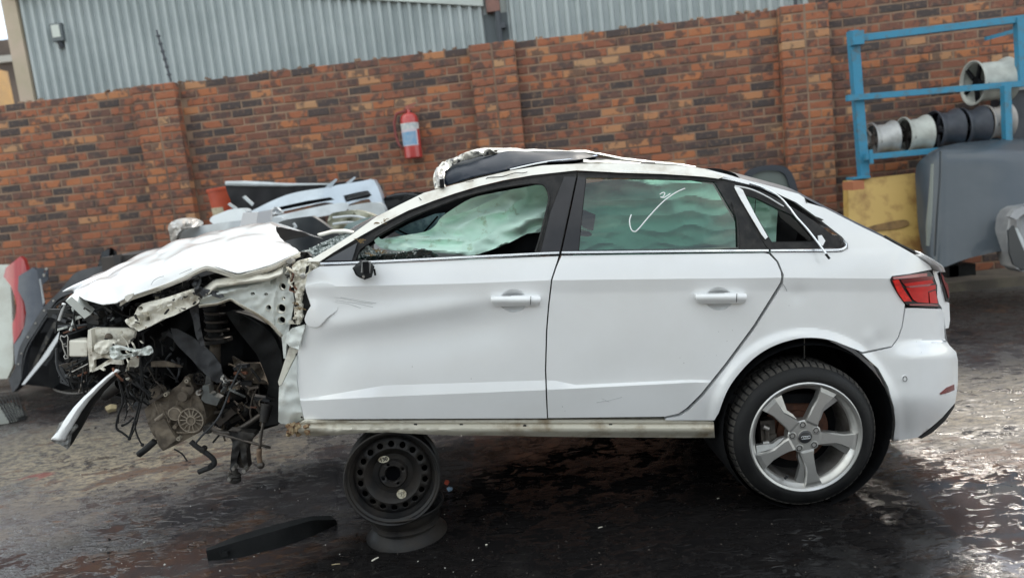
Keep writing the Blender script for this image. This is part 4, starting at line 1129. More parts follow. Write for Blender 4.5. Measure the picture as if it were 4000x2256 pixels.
def weeds(name, spots, n, Y):
    mb = MB()
    for (x, y) in spots:
        for k in range(n):
            a = random.uniform(0, 6.3); l = random.uniform(8, 30)
            ptube(mb, [(x, y), (x + l * 0.5 * math.cos(a), y - abs(l * 0.4 * math.sin(a)) - 3), (x + l * math.cos(a), y - l * abs(math.sin(a)) * 0.6)], 1.3, Y, 4, 3)
    return mb.build(name, pm('dry_straw', (0.22, 0.15, 0.07), 0.9), car)
weeds('straw', [(1408, 950), (1402, 944)], 7, 2.92); weeds('straw', [(1470, 985), (1450, 1000), (1490, 990)], 5, 2.93); weeds('straw', [(1488, 876), (1500, 866)], 4, 3.0)
ws_n = wc([(1215, 1004, 3.02), (1300, 958, 3.04), (1376, 910, 3.06), (1470, 842, 3.08), (1560, 798, 3.09), (1640, 762, 3.1)])
ws_m = [Vector((p.x - 0.10, YC, p.z - 0.02)) for p in ws_n]
WSG = pane_mat('shattered_windscreen', (0.34, 0.44, 0.46), ior=1.6, rough=0.25)
loft('windscreen', [ws_n, [p + Vector((-0.05, 0.3, -0.02)) for p in ws_n], ws_m, [mir(p) for p in ws_n]], WSG, car, n=20, sub=6, amp=0.05, freq=3, keep_ends=False)
panel('windscreen_shard', [(1540, 905), (1600, 872), (1700, 835), (1740, 830), (1716, 870), (1690, 900), (1660, 922), (1590, 930)], 3.30, pm('cracked_blue_glass', (0.26, 0.42, 0.46), 0.2, col2=(0.12, 0.22, 0.26), nscale=30, bump=0.6, bscale=30), car, g=20, skirt=0.004)
panel('headliner', [(1500, 880), (1594, 830), (1780, 765), (1966, 715), (2110, 700), (2110, 760), (1900, 790), (1760, 830), (1700, 860), (1640, 850), (1560, 900)], 3.42, VOID, car, g=40, skirt=0.3)
mb = MB(); ptube(mb, [(1540, 890, 3.26), (1610, 925, 3.26), (1640, 925, 3.26), (1710, 845, 3.24)], 4, None, 6, 1); mb.build('wiper_frame', VOID, car)
panel('cowl_trim', [(1240, 1000), (1300, 960), (1400, 905), (1470, 860), (1520, 850), (1580, 880), (1500, 930), (1400, 990), (1300, 1010)], 3.6, VOID, car, g=30, skirt=0)

# ---- rear wheel
wc0 = P(3142, 1703, 2.93)
wheel_o = None
WAX = Vector((0, -1, 0))      # axle, towards the camera
rw = MB()
TR = wc0.z - 0.002
prof = [(0.228, 0.014), (0.241, 0.021), (0.257, 0.020), (0.277, 0.012), (0.292, -0.002), (0.303, -0.018)]
rw.lathe(prof, wc0, WAX, 72)
rw.lathe([(0.222, -0.215), (0.255, -0.222), (0.285, -0.205), (0.303, -0.185)], wc0, WAX, 48)
wheel = rw.build('rear_wheel', RUBBER, car, smooth=True, label='rear wheel with worn tyre and five-spoke silver alloy')
tr = MB(); tr.lathe([(0.302, -0.016), (0.306, -0.03), (0.3075, -0.10), (0.306, -0.172), (0.302, -0.187)], wc0, WAX, 72); tr.build('tread_base', RUBBER, car, wheel, smooth=True)
tb_ = MB()
nb_ = 64
e1 = Vector((1, 0, 0)); e2 = Vector((0, 0, 1))
def pol(r, a, d): return wc0 + (e1 * math.cos(a) + e2 * math.sin(a)) * r + WAX * d
for k in range(nb_):
    a = 2 * math.pi * k / nb_; w = 2 * math.pi / nb_ * 0.36
    for (d0, d1, sk) in ((-0.004, -0.05, 0.0), (-0.056, -0.098, 0.05), (-0.104, -0.146, 0.02)):
        r0, r1 = 0.302, TR
        ra = 0.297 if d0 > -0.01 else r1
        v = []
        for d, rr_ in ((d0, ra), ((d0 + d1) / 2, r1), (d1, r1)):
            s = sk * (d - d0) / 0.05
            v += [pol(rr_, a - w + s, d), pol(rr_, a + w + s, d), pol(r0 - 0.008, a - w + s, d), pol(r0 - 0.008, a + w + s, d)]
        tb_.add(v, [(0, 4, 5, 1), (4, 8, 9, 5), (0, 2, 6, 4), (4, 6, 10, 8), (1, 5, 7, 3), (5, 9, 11, 7), (0, 1, 3, 2), (8, 10, 11, 9)])
tb_.build('tread_blocks', TREADM, car, wheel, kind='stuff')
rim = MB()
rim.lathe([(0.234, 0.010), (0.236, 0.017), (0.230, 0.021), (0.221, 0.016), (0.217, 0.004), (0.208, -0.004), (0.198, -0.02), (0.190, -0.06), (0.182, -0.10), (0.196, -0.19)], wc0, WAX, 72)
rimo = rim.build('rim', [ALLOY, ALLOYD], car, wheel, smooth=True)
for p_ in rimo.data.polygons: p_.material_index = 1 if p_.index >= 6 * 72 else 0
rimo.data.set_sharp_from_angle(angle=R(30))
sp_ = MB()
for k in range(5):
    a = R(-83 + 72 * k)
    def q(r, da, d): return pol(r, a + R(da), d)
    # broad outer blade, kinked on one flank
    top = [q(0.060, -32, 0.004), q(0.060, 30, 0.004), q(0.085, 17, 0.0), q(0.125, 11, -0.002), q(0.165, 8, 0.002), q(0.218, 9.0, 0.009),
           q(0.218, -10.5, 0.009), q(0.165, -8.0, 0.003), q(0.135, -8.0, 0.0), q(0.100, -14.5, -0.002), q(0.082, -21.0, 0.001)]
    c_ = q(0.13, 1.0, 0.006)
    n_ = len(top)
    lowr = [p - WAX * 0.032 for p in top]
    bev = [c_.lerp(p, 0.80) + WAX * 0.005 for p in top]
    sp_.add(bev + top + lowr, [tuple(range(n_ - 1, -1, -1))] + [(i, n_ + i, n_ + (i + 1) % n_, (i + 1) % n_) for i in range(n_)] + [(n_ + i, 2 * n_ + i, 2 * n_ + (i + 1) % n_, n_ + (i + 1) % n_) for i in range(n_)])
    # recessed side web that shows bright along the kinked flank
    web = [q(0.075, -26, -0.012), q(0.100, -22, -0.014), q(0.130, -15, -0.014), q(0.200, -19, -0.010), q(0.205, -10, -0.006), q(0.135, -8, -0.006), q(0.10, -16, -0.006)]
    sp_.add(web + [p - WAX * 0.02 for p in web], [tuple(range(6, -1, -1))] + [(i, 7 + i, 7 + (i + 1) % 7, (i + 1) % 7) for i in range(7)])
spo = sp_.build('spokes', ALLOY, car, wheel); autosmooth(spo, 20)
hub = MB(); hub.lathe([(0.0, 0.006), (0.062, 0.006), (0.070, 0.0), (0.070, -0.04)], wc0, WAX, 40); autosmooth(hub.build('hub', ALLOY, car, wheel), 30)
cap = MB(); cap.lathe([(0.0, 0.013), (0.022, 0.013), (0.026, 0.011), (0.0285, 0.006)], wc0, WAX, 32); capo = cap.build('centre_cap', pm('dark_cap', (0.03, 0.03, 0.034), 0.35, coat=0.5), car, wheel, smooth=True)
rg = MB(); rg.lathe([(0.0275, 0.008), (0.0290, 0.0105), (0.0305, 0.008)], wc0, WAX, 32); rg.build('cap_ring', STEEL, car, wheel, smooth=True)
em = MB()
for k in range(4):
    c_ = wc0 + e1 * (-0.0126 + 0.0084 * k) * 1.0 + WAX * 0.0145
    qq = [c_ + (e1 * math.cos(t) + e2 * math.sin(t)) * 0.0062 for t in [2 * math.pi * i / 20 for i in range(21)]]
    em.tube(qq, 0.0011, 6, caps=False)
em.build('four_ring_emblem', CHROME, car, wheel, smooth=True)
for k in range(5):
    a = R(-83 + 36 + 72 * k); c_ = pol(0.0525, a, 0.0)
    bl = MB(); bl.lathe([(0.0, 0.004), (0.008, 0.004), (0.0095, 0.007), (0.0125, 0.0065), (0.0135, -0.01)], c_, WAX, 6); bl.build('wheel_bolt', pm('dark_bolt', (0.035, 0.035, 0.037), 0.4, 0.4) if k == 0 else bpy.data.materials['dark_bolt'], car, wheel)
    bs_ = MB(); bs_.lathe([(0.014, 0.0075), (0.0175, 0.0065)], c_, WAX, 20); bs_.build('bolt_seat', ALLOY, car, wheel, smooth=True)
vv = MB(); vv.tube([pol(0.196, R(-117), -0.004), pol(0.178, R(-117), 0.008)], 0.005, 8); vv.build('valve', BLACKP, car, wheel)
dk = MB(); dk.lathe([(0.0, -0.075), (0.085, -0.075), (0.086, -0.09), (0.138, -0.09), (0.138, -0.10), (0.0, -0.10)], wc0, WAX, 48); dk.build('brake_disc', RUSTY, car, wheel)
cl = MB()
for r_, a_, s_ in ((0.135, 172, (0.06, 0.05, 0.10)), (0.128, 190, (0.05, 0.06, 0.06))):
    cl.box(pol(r_, R(a_), -0.07), s_)
cl.tube([pol(0.15, R(160), -0.045), pol(0.15, R(205), -0.045)], 0.012, 8)
cl.build('brake_caliper', STEELD, car, wheel)
cl = MB()
for a_ in (165, 190): cl.tube([pol(0.140, R(a_), -0.035), pol(0.165, R(a_ - 2), -0.035)], 0.010, 8)
cl.build('caliper_pin', STEEL, car, wheel)
bk = MB(); bk.lathe([(0.0, -0.13), (0.19, -0.13)], wc0, WAX, 32); bk.build('backing_plate', VOID, car, wheel)
# wheel well
ac = P(3148, 1666, 2.95)
wl_ = MB(); wl_.lathe([(0.352, 0.02), (0.362, -0.05), (0.365, -0.38), (0.0, -0.38)], ac, WAX, 48); wl_.build('wheel_arch_liner', VOID, car)
mb = MB(); ptube(mb, [(3142, 1322, 2.935), (3142, 1398, 3.0)], 2.2, None, 5); mb.build('arch_seam', STEEL, car)
# far wheel, axle beam, floor pan
fw = MB(); fw.lathe([(0.0, 0.0), (0.22, 0.0), (0.305, -0.02), (0.312, -0.10), (0.305, -0.18), (0.22, -0.2), (0.0, -0.2)], Vector((wc0.x, 2 * YC - wc0.y, wc0.z)) , Vector((0, 1, 0)), 40); fw.build('far_rear_wheel', RUBBER, car, smooth=True)
ax_ = MB(); ax_.tube([wc0 + Vector((0, 0.25, 0.02)), Vector((wc0.x, 2 * YC - wc0.y - 0.25, wc0.z + 0.02))], 0.04, 8); ax_.tube([wc0 + Vector((-0.1, 0.25, 0.0)), wc0 + Vector((-0.7, 0.25, 0.12))], 0.035, 8); ax_.build('rear_axle', STEELD, car)
fp = MB()
a, b_ = P(1200, 1690, 2.99), P(2760, 1690, 2.99)
fp.add([a, b_, mir(b_), mir(a), a + Vector((0, 0, .05)), b_ + Vector((0, 0, .05)), mir(b_) + Vector((0, 0, .05)), mir(a) + Vector((0, 0, .05))],
       [(0, 3, 2, 1), (4, 5, 6, 7), (0, 1, 5, 4), (1, 2, 6, 5), (2, 3, 7, 6), (3, 0, 4, 7)]); fp.build('floor_pan', VOID, car)
# far side of the body
def mirror_panel(name, poly, mat):
    w, f = panel_data(poly, side, 60, (), (), 0.0)
    return mesh(name, [mir(p) for p in w], [tuple(reversed(q)) for q in f], mat, car, None, True)
mirror_panel('far_doors', [(1180, 1040), (3010, 985), (3060, 1090), (2600, 1640), (1180, 1640)], WHITE)
mirror_panel('far_quarter_panel', [(3010, 985), (3310, 980), (2830, 690), (3130, 760), (3560, 990), (3640, 1060), (3650, 1330), (3560, 1700), (3490, 1700), (3440, 1440), (3150, 1318), (2877, 1470), (2792, 1690), (2600, 1640), (3060, 1090)], WHITE)
mirror_panel('far_sill', [(1180, 1640), (2790, 1640), (2790, 1705), (1180, 1700)], DIRTYW)
# ---- crushed front end
def nzv(x, y, s, z=0.0): return noise.noise(Vector((x / s, y / s, z)))
def crump(Yb, amp=0.012, s=22.0, z=0.0): return lambda x, y: Yb + amp * nzv(x, y, s, z) + amp * 0.8 * (abs(nzv(x, y, s * 1.7, z + 3)) - 0.3)
# bonnet, buckled and pushed up
h_lo = wc([(288, 1142, 3.10), (330, 1170, 3.02), (400, 1190, 2.98), (455, 1184, 2.97), (500, 1160, 2.97), (560, 1140, 2.98), (640, 1112, 3.0), (720, 1078, 3.0), (770, 1050, 3.0), (808, 1036, 3.0), (850, 1044, 2.99), (905, 1062, 2.97), (930, 1068, 2.97), (985, 1056, 2.99), (1060, 1034, 3.0), (1120, 1006, 3.02), (1168, 985, 3.03)])
h_m1 = wc([(290, 1138, 3.16), (350, 1120, 3.08), (420, 1110, 3.06), (520, 1085, 3.05), (640, 1045, 3.06), (760, 1003, 3.07), (860, 992, 3.08), (930, 1006, 3.06), (1010, 1000, 3.08), (1100, 980, 3.09), (1160, 974, 3.08)])
h_m2 = wc([(292, 1136, 3.22), (380, 1088, 3.22), (480, 1050, 3.24), (600, 1010, 3.26), (720, 968, 3.28), (860, 935, 3.30), (1000, 925, 3.30), (1080, 930, 3.28), (1130, 958, 3.20)])
h_hi = wc([(295, 1132, 3.30), (390, 1076, 3.45), (460, 1045, 3.52), (560, 1000, 3.58), (700, 944, 3.64), (850, 904, 3.68), (1000, 874, 3.70), (1062, 864, 3.70), (1088, 884, 3.62)])
h_far = [Vector((p.x, 4.45, p.z - 0.12)) for p in h_hi]
bonnet = loft('bonnet', [h_lo, h_m1, h_m2, h_hi, h_far], WHITE, car, n=110, sub=14, amp=0.021, freq=5.5, thick=0.004, sharp=20, ridged=True, seed=4, label='buckled white bonnet folded up over the engine bay')
# rolled lower lip of the bonnet
lip = [(470, 1178), (500, 1160), (560, 1140), (640, 1112), (720, 1080), (770, 1054), (808, 1040), (850, 1050), (905, 1068), (932, 1074), (985, 1062), (1060, 1040), (1120, 1012), (1172, 986)]
mb = MB()
for k, (o_, r_) in enumerate(((0, 3.4), (7, 2.6), (13, 3.2))):
    ptube(mb, [(x, y + o_, 2.985 + 0.012 * k + 0.008 * nzv(x, y, 30, k)) for x, y in lip], r_, None, 6, 5)
mb.build('bonnet_lip', CREAM, car, bonnet)
loft('bonnet_inner_edge', [wc([(x, y + 2, 3.0) for x, y in lip]), wc([(x, y + 16, 3.03) for x, y in lip])], CREAM, car, bonnet, n=50, sub=3, amp=0.006, freq=20, thick=0.002)
panel('bonnet_tear', [(486, 1158), (500, 1150), (520, 1145), (516, 1160), (498, 1178), (490, 1174)], 2.95, CREAM, car, bonnet, g=7, skirt=0.01)
mb = MB()
for q in ([(590, 1112), (600, 1096), (618, 1084), (640, 1078)], [(600, 1124), (640, 1112), (680, 1096)], [(700, 1070), (740, 1052), (780, 1036)], [(860, 986), (862, 1002), (858, 1010)], [(668, 1010), (668, 1020)], [(936, 1058), (970, 1022), (990, 1012)]):
    ptube(mb, [(x, y, 2.99 + 0.0016 * max(0, 1060 - y)) for x, y in q], 1.2, None, 4, 3)
mb.build('bonnet_creases', SCRATCH, car, bonnet, kind='stuff')
# black sheet for the engine mass and the shade painted between its parts
panel('engine_shade_backing', [(330, 1195), (470, 1170), (700, 1110), (1000, 1060), (1120, 1060), (1110, 1630), (1085, 1660), (1000, 1686), (900, 1694), (800, 1640), (700, 1630), (600, 1600), (540, 1560), (450, 1520), (350, 1450), (300, 1330)], crump(3.62, 0.10, 90), VOID, car, g=22, skirt=0.5)
def clutter(name, poly, n, Yr, sz, mats, seed, mixr=0.5):
    rr = random.Random(seed)
    x0 = min(p[0] for p in poly); x1 = max(p[0] for p in poly); y0 = min(p[1] for p in poly); y1 = max(p[1] for p in poly)
    mb = MB(); k = 0
    while k < n:
        x, y = rr.uniform(x0, x1), rr.uniform(y0, y1)
        if not inside(poly, x, y): continue
        k += 1
        Y = rr.uniform(*Yr); mi = rr.randrange(len(mats))
        M3 = Matrix.Rotation(rr.choice((R(15), R(-30), R(60), R(20), R(-12))) + rr.uniform(-.3, .3), 3, 'Y') @ Matrix.Rotation(rr.uniform(-.4, .4), 3, 'Z')
        if rr.random() < mixr:
            s = rr.uniform(*sz)
            mb.box(P(x, y, Y), (s * rr.uniform(.5, 2.6), s * rr.uniform(.4, 1.2), s * rr.uniform(.25, .8)), M3, mi)
        else:
            l = rr.uniform(25, 90); a = rr.uniform(-2.2, -0.4)
            ptube(mb, [(x, y, Y), (x + l * .4 * math.cos(a) + rr.uniform(-8, 8), y - l * .4 * math.sin(a), Y + rr.uniform(-.05, .05)), (x + l * math.cos(a), y - l * math.sin(a), Y)], rr.uniform(2, 5), None, 6, 4, mi)
    return mb.build(name, mats, car, kind='stuff')
clutter('engine_bay_clutter', [(560, 1190), (720, 1110), (1000, 1075), (1060, 1090), (760, 1180), (560, 1230)], 60, (3.3, 3.55), (0.02, 0.05), [SOOT, BLACKP, DUSTY, SOOT], 5, 0.75)
clutter('engine_bay_clutter', [(360, 1200), (560, 1185), (540, 1280), (360, 1290)], 40, (3.15, 3.5), (0.02, 0.05), [SOOT, BLACKP, DUSTY], 6)
clutter('engine_bay_clutter', [(460, 1420), (600, 1420), (640, 1560), (470, 1580)], 46, (3.2, 3.6), (0.015, 0.045), [SOOT, BLACKP, STEELD], 8)
clutter('engine_bay_clutter', [(760, 1440), (1060, 1480), (1060, 1640), (900, 1680), (800, 1600)], 60, (3.3, 3.6), (0.02, 0.05), [SOOT, BLACKP, STEELD, CAST], 9)
clutter('radiator_frame_clutter', [(230, 1190), (340, 1180), (440, 1200), (460, 1270), (330, 1320), (225, 1280)], 46, (3.05, 3.5), (0.015, 0.05), [BLACKP, BLACKP, SOOT, DUSTY, INNERG], 10, 0.6)
clutter('radiator_frame_clutter', [(240, 1400), (350, 1400), (380, 1480), (300, 1500), (240, 1470)], 40, (3.1, 3.5), (0.015, 0.04), [BLACKP, BLACKP, SOOT, BLACKP, STEELD], 11, 0.5)
# fuse box bits under the bonnet edge
mb = MB(); rr = random.Random(21)
for k in range(26):
    x = rr.uniform(600, 735); y = 1160 - (x - 600) * 0.32 + rr.uniform(-26, 10)
    mb.box(P(x, y, 3.22 + rr.uniform(-.03, .03)), (rr.uniform(.008, .024), 0.02, rr.uniform(.008, .022)), Matrix.Rotation(R(14), 3, 'Y'), rr.choice((0, 0, 0, 1)))
mb.build('fuse_box', [DUSTY, pm('pale_connector', (0.45, 0.43, 0.36), 0.6)], car, kind='stuff')
# inner wing (strut tower panel) with its holes
AP = [(778, 1186), (800, 1140), (836, 1095), (880, 1086), (931, 1078), (1000, 1072), (1063, 1068), (1085, 1050), (1109, 1038), (1146, 1029), (1150, 1070), (1142, 1124), (1150, 1173), (1140, 1231), (1128, 1289), (1120, 1330), (1116, 1400), (1108, 1400), (1100, 1318), (1063, 1268), (1014, 1233), (956, 1200), (902, 1168), (845, 1184)]
holes = [circle(1103, 1119, 13), circle(1107, 1165, 8, 7, 12), circle(1098, 1204, 16.5), circle(1100, 1250, 14), circle(1049, 1201, 10, None, 14), circle(1039, 1149, 8, 6, 12), circle(987, 1147, 9, 6, 12)]
def apy(x, y):
    ridge = 0.03 * sstep(20, 0, abs(y - (1165 - 0.25 * (x - 780)))) if x < 1060 else 0
    rib = 0.012 * math.exp(-((x - 1072 - (y - 1150) * -0.05) / 7.0) ** 2)
    return 3.02 + 0.010 * nzv(x, y, 26) - ridge - rib + 0.05 * sstep(1150, 1080, y) * (1 if x < 1080 else 0.3)
ap = panel('inner_wing', AP, apy, INNERG, car, g=7, skirt=0.03, holes=holes, label='pale inner wing panel with round holes')
for hx_, hy_, hr_ in ((1103, 1119, 13), (1098, 1204, 16.5), (1100, 1250, 14), (1049, 1201, 10)):
    mb = MB(); q = [(x, y, apy(x, y) - 0.002) for x, y in circle(hx_, hy_, hr_ + 1.5, None, 22)]; ptube(mb, q + q[:1], 1.3, None, 5, 1); mb.build('hole_rim', INNER, car, ap)
panel('wheel_arch_backing', [(900, 1175), (1010, 1235), (1100, 1320), (1108, 1400), (1150, 1400), (1150, 1060), (1000, 1080), (850, 1110)], 3.12, VOID, car, g=30, skirt=0)
# flange running along the top of the inner wing and its rusty arch edge
loft('inner_wing_rail', [wc([(790, 1128, 3.06), (836, 1092, 3.05), (931, 1072, 3.04), (1063, 1062, 3.03), (1110, 1034, 3.03)]), wc([(800, 1150, 2.99), (850, 1112, 2.98), (931, 1100, 2.97), (1050, 1086, 2.97), (1100, 1064, 2.98)]), wc([(806, 1160, 3.02), (850, 1122, 3.01), (931, 1110, 3.0), (1050, 1096, 3.0), (1096, 1076, 3.0)])], INNER, car, ap, n=36, sub=4, amp=0.010, freq=16, thick=0.003)
loft('arch_flange', [wc([(776, 1190, 2.99), (845, 1184, 2.98), (902, 1164, 2.98), (956, 1196, 2.98), (1014, 1229, 2.98), (1063, 1262, 2.98), (1104, 1308, 2.98)]), wc([(776, 1200, 3.01), (845, 1192, 3.0), (902, 1172, 3.0), (956, 1206, 3.0), (1014, 1240, 3.0), (1058, 1272, 3.0), (1098, 1318, 3.0)])], DIRTYW, car, ap, n=30, sub=3, amp=0.006, freq=24, thick=0.003)
# crumpled hinge post
HP = [(1140, 1040), (1160, 1020), (1200, 1010), (1235, 1016), (1266, 1030), (1262, 1046), (1225, 1062), (1205, 1072), (1196, 1100), (1188, 1130), (1176, 1160), (1178, 1200), (1180, 1240), (1172, 1262), (1160, 1268), (1150, 1240), (1148, 1200), (1156, 1180), (1150, 1140), (1150, 1090)]
panel('hinge_post', HP, crump(2.965, 0.03, 18), INNER, car, g=6, skirt=0.04, sharp=25)
panel('hinge_gap', [(1160, 1130), (1182, 1122), (1200, 1150), (1214, 1194), (1196, 1225), (1182, 1252), (1162, 1240), (1158, 1190)], 2.99, SOOT, car, g=12, skirt=0.02)
panel('hinge_slot', [(1196, 1040), (1206, 1036), (1202, 1062), (1192, 1070)], 2.93, VOID, car, g=8, skirt=0.01)
mb = MB(); mb.lathe([(0.0, 0.004), (0.009, 0.003), (0.012, 0.0)], P(1183, 1078, 2.925), WAX, 14); mb.build('hinge_bolt', STEEL, car)
weeds('straw', [(1166, 1190), (1170, 1210)], 6, 2.94)
clutter('post_debris', [(1120, 1040), (1150, 1030), (1155, 1100), (1148, 1260), (1160, 1265), (1165, 1200), (1120, 1070)], 26, (2.95, 2.99), (0.008, 0.02), [INNER, DIRTYW, SOOT, RUSTY], 14, 0.6)
# torn lower part of the wing
panel('wing_remnant', [(1122, 1296), (1140, 1282), (1188, 1268), (1191, 1275), (1180, 1310), (1166, 1364), (1130, 1352), (1112, 1330)], crump(2.945, 0.012, 30), INNERG, car, g=8, skirt=0.012, sharp=25)
panel('wing_remnant', [(1130, 1354), (1164, 1368), (1156, 1386), (1100, 1500), (1090, 1506), (1086, 1490), (1108, 1420)], lambda x, y: 2.95 + 0.0006 * (x - 1100), INNER, car, g=10, skirt=0.012)
panel('wing_remnant', [(1158, 1388), (1158, 1434), (1160, 1500), (1172, 1561), (1178, 1600), (1186, 1634), (1160, 1648), (1128, 1656), (1098, 1654), (1087, 1646), (1088, 1560), (1090, 1508), (1102, 1500)], lambda x, y: 2.945 + 0.02 * sstep(1120, 1170, x) + 0.02 * abs(nzv(x, y, 60)) + 0.03 * sstep(1600, 1660, y), INNERG, car, g=9, skirt=0.015)
mb = MB(); ptube(mb, [(1160, 1380), (1158, 1434), (1164, 1500), (1172, 1580), (1180, 1630)], 5, 2.985, 6, 4); mb.build('pillar_gap_seal', SOOT, car)
# wheel-house liner
ll = wc([(900, 1215, 3.03), (960, 1235, 3.03), (1020, 1268, 3.03), (1070, 1315, 3.03), (1098, 1380, 3.03), (1108, 1460, 3.03), (1100, 1560, 3.03), (1092, 1650, 3.03)])
loft('wheel_arch_liner', [ll, [p + Vector((-0.01, 0.12, -0.02)) for p in ll], [p + Vector((-0.06, 0.42, -0.05)) for p in ll]], BLACKP, car, n=30, sub=4, amp=0.008, freq=9)
panel('liner_face', [(924, 1213), (980, 1240), (1060, 1289), (1105, 1380), (1118, 1430), (1100, 1520), (1090, 1653), (1030, 1665), (1036, 1560), (1050, 1500), (1020, 1420), (1000, 1380), (960, 1330), (920, 1280), (880, 1220)], crump(3.28, 0.03, 60), BLACKP, car, g=16, skirt=0.05)
mb = MB(); ptube(mb, [(924, 1213), (970, 1240), (1040, 1282), (1090, 1320)], 2.2, 3.26, 5, 4); mb.build('liner_edge', DUSTY, car)
panel('subframe_plate', [(906, 1392), (950, 1418), (1014, 1417), (1030, 1450), (1047, 1500), (968, 1496), (940, 1467), (915, 1430)], crump(3.40, 0.03, 40), CAST, car, g=12, skirt=0.02)
# strut and coil spring
st = P(845, 1270, 3.30)
mb = MB()
top, bot = P(838, 1196, 3.30), P(852, 1330, 3.30)
coil = []
for i in range(120):
    t = i / 119; a = t * 2 * math.pi * 4.2
    c_ = top.lerp(bot, t); r_ = 0.040 + 0.012 * t
    coil.append(c_ + Vector((math.cos(a) * r_, math.sin(a) * r_, 0)))
mb.tube(coil, 0.0065, 8); strut = mb.build('strut', STEELD, car, smooth=True, label='coil spring strut of the missing front wheel')
mb = MB(); mb.lathe([(0.0, 0.004), (0.050, 0.004), (0.062, 0.012), (0.064, -0.004), (0.03, -0.012)], bot, (0, 0, 1), 24); mb.build('spring_seat', SOOT, car, strut)
bt = MB()
bt.lathe([(0.030 + 0.005 * (k % 2), 0.16 - 0.008 * k) for k in range(18)], P(845, 1330, 3.30), (0, 0, 1), 20); bt.build('bump_boot', BLACKP, car, strut, smooth=True)
mb = MB(); mb.tube([P(842, 1330, 3.30), P(838, 1400, 3.30), P(842, 1480, 3.32)], [0.022, 0.026, 0.03], 14); mb.build('damper_tube', CAST, car, strut, smooth=True)
# torn black plastic shreds
panel('plastic_shred', [(666, 1281), (690, 1284), (745, 1312), (803, 1357), (835, 1385), (863, 1425), (871, 1470), (868, 1492), (846, 1494), (800, 1460), (745, 1400), (700, 1356), (680, 1332)], crump(3.14, 0.012, 30), DUSTY, car, g=9, skirt=0.006)
panel('plastic_shred', [(738, 1190), (752, 1178), (772, 1190), (778, 1250), (786, 1300), (800, 1352), (782, 1350), (764, 1310), (754, 1250), (742, 1215)], crump(3.05, 0.015, 22), DUSTY, car, g=8, skirt=0.006)
panel('plastic_shred', [(758, 1130), (775, 1118), (800, 1128), (860, 1140), (876, 1160), (860, 1165), (810, 1150), (780, 1160), (762, 1150)], crump(2.99, 0.02, 18), DUSTY, car, g=7, skirt=0.006)
panel('plastic_shred', [(748, 1112), (760, 1090), (775, 1074), (784, 1090), (780, 1112), (766, 1130)], crump(3.02, 0.03, 14), DUSTY, car, g=7, skirt=0.008)
# upper rail, cut and folded
UR_ = [(741, 1131), (783, 1160), (778, 1180), (756, 1194), (707, 1217), (680, 1232), (635, 1247), (590, 1272), (541, 1294), (522, 1279), (512, 1268), (491, 1254), (500, 1242), (522, 1234), (530, 1216), (537, 1201), (555, 1186), (579, 1179), (620, 1170), (654, 1160), (700, 1144)]
ur = panel('upper_rail', UR_, lambda x, y: 3.0 + 0.022 * math.sin((y + 0.42 * x) / 13.0) * 0.6 + 0.014 * nzv(x, y, 18), INNER, car, g=6, skirt=0.06, holes=[circle(548, 1204, 11, 8, 12), [(566, 1236), (584, 1234), (586, 1250), (568, 1254)], circle(720, 1160, 7, 5, 10)], sharp=28)
mb = MB(); mb.lathe([(0.0, 0.004), (0.006, 0.004), (0.008, 0.0)], P(708, 1164, 2.965), WAX, 10); mb.build('rail_rivet', STEEL, car, ur)
panel('rail_tip', spline([(488, 1250), (510, 1240), (530, 1244), (534, 1268), (520, 1280), (500, 1270)], 3, True), crump(2.97, 0.015, 14), INNER, car, ur, g=6, skirt=0.03)
# crash box, its plate and what is left of the bumper beam
cb = MB()
f4 = [(270, 1330), (342, 1330), (342, 1392), (270, 1392)]
v = wc(f4, 3.02) + wc([(270, 1316), (342, 1316), (342, 1392), (270, 1392)], 3.14)
cb.add(v, [(3, 2, 1, 0), (0, 1, 5, 4), (0, 4, 7, 3), (1, 2, 6, 5), (4, 5, 6, 7), (2, 3, 7, 6)])
cbo = cb.build('crash_box', INNER, car, label='square cream crash box at the cut bumper beam')
md = cbo.modifiers.new('edge', 'BEVEL'); md.width = 0.006; md.segments = 3
mb = MB()
bp_ = [(238, 1310), (252, 1316), (262, 1308), (266, 1318), (264, 1350), (266, 1385), (266, 1398), (254, 1400), (250, 1392), (256, 1382), (248, 1360), (244, 1338), (236, 1322), (238, 1310)]
ptube(mb, bp_, 2.4, 3.02, 6, 1); ptube(mb, [(246, 1345), (256, 1340), (252, 1352), (264, 1352)], 2.0, 3.02, 6, 1); ptube(mb, [(252, 1390), (258, 1384), (262, 1392)], 1.8, 3.02, 6, 1)
mb.build('cut_beam_edge', STEEL, car)
panel('cut_beam', [(240, 1312), (262, 1310), (264, 1398), (252, 1398), (254, 1380), (244, 1340)], 3.03, VOID, car, g=10, skirt=0.4)
panel('crash_plate', [(352, 1284), (366, 1280), (503, 1282), (526, 1292), (522, 1320), (500, 1345), (470, 1360), (445, 1370), (420, 1385), (360, 1392), (350, 1380)], crump(3.06, 0.010, 24), INNER, car, g=8, skirt=0.02, holes=[circle(425, 1316, 6, None, 10)])
mb = MB(); mb.lathe([(0.0, 0.008), (0.010, 0.006), (0.017, 0.0)], P(425, 1316, 3.045), WAX, 16); mb.build('plate_bolt', CAST, car)
panel('crash_flange', [(344, 1288), (356, 1286), (360, 1392), (362, 1450), (350, 1452), (346, 1400), (340, 1340)], 3.02, INNER, car, g=8, skirt=0.03)
panel('tow_bracket', spline([(370, 1345), (390, 1332), (430, 1328), (448, 1336), (446, 1350), (420, 1376), (395, 1382), (370, 1370)], 3, True), crump(3.0, 0.01, 18), INNER, car, g=6, skirt=0.02)
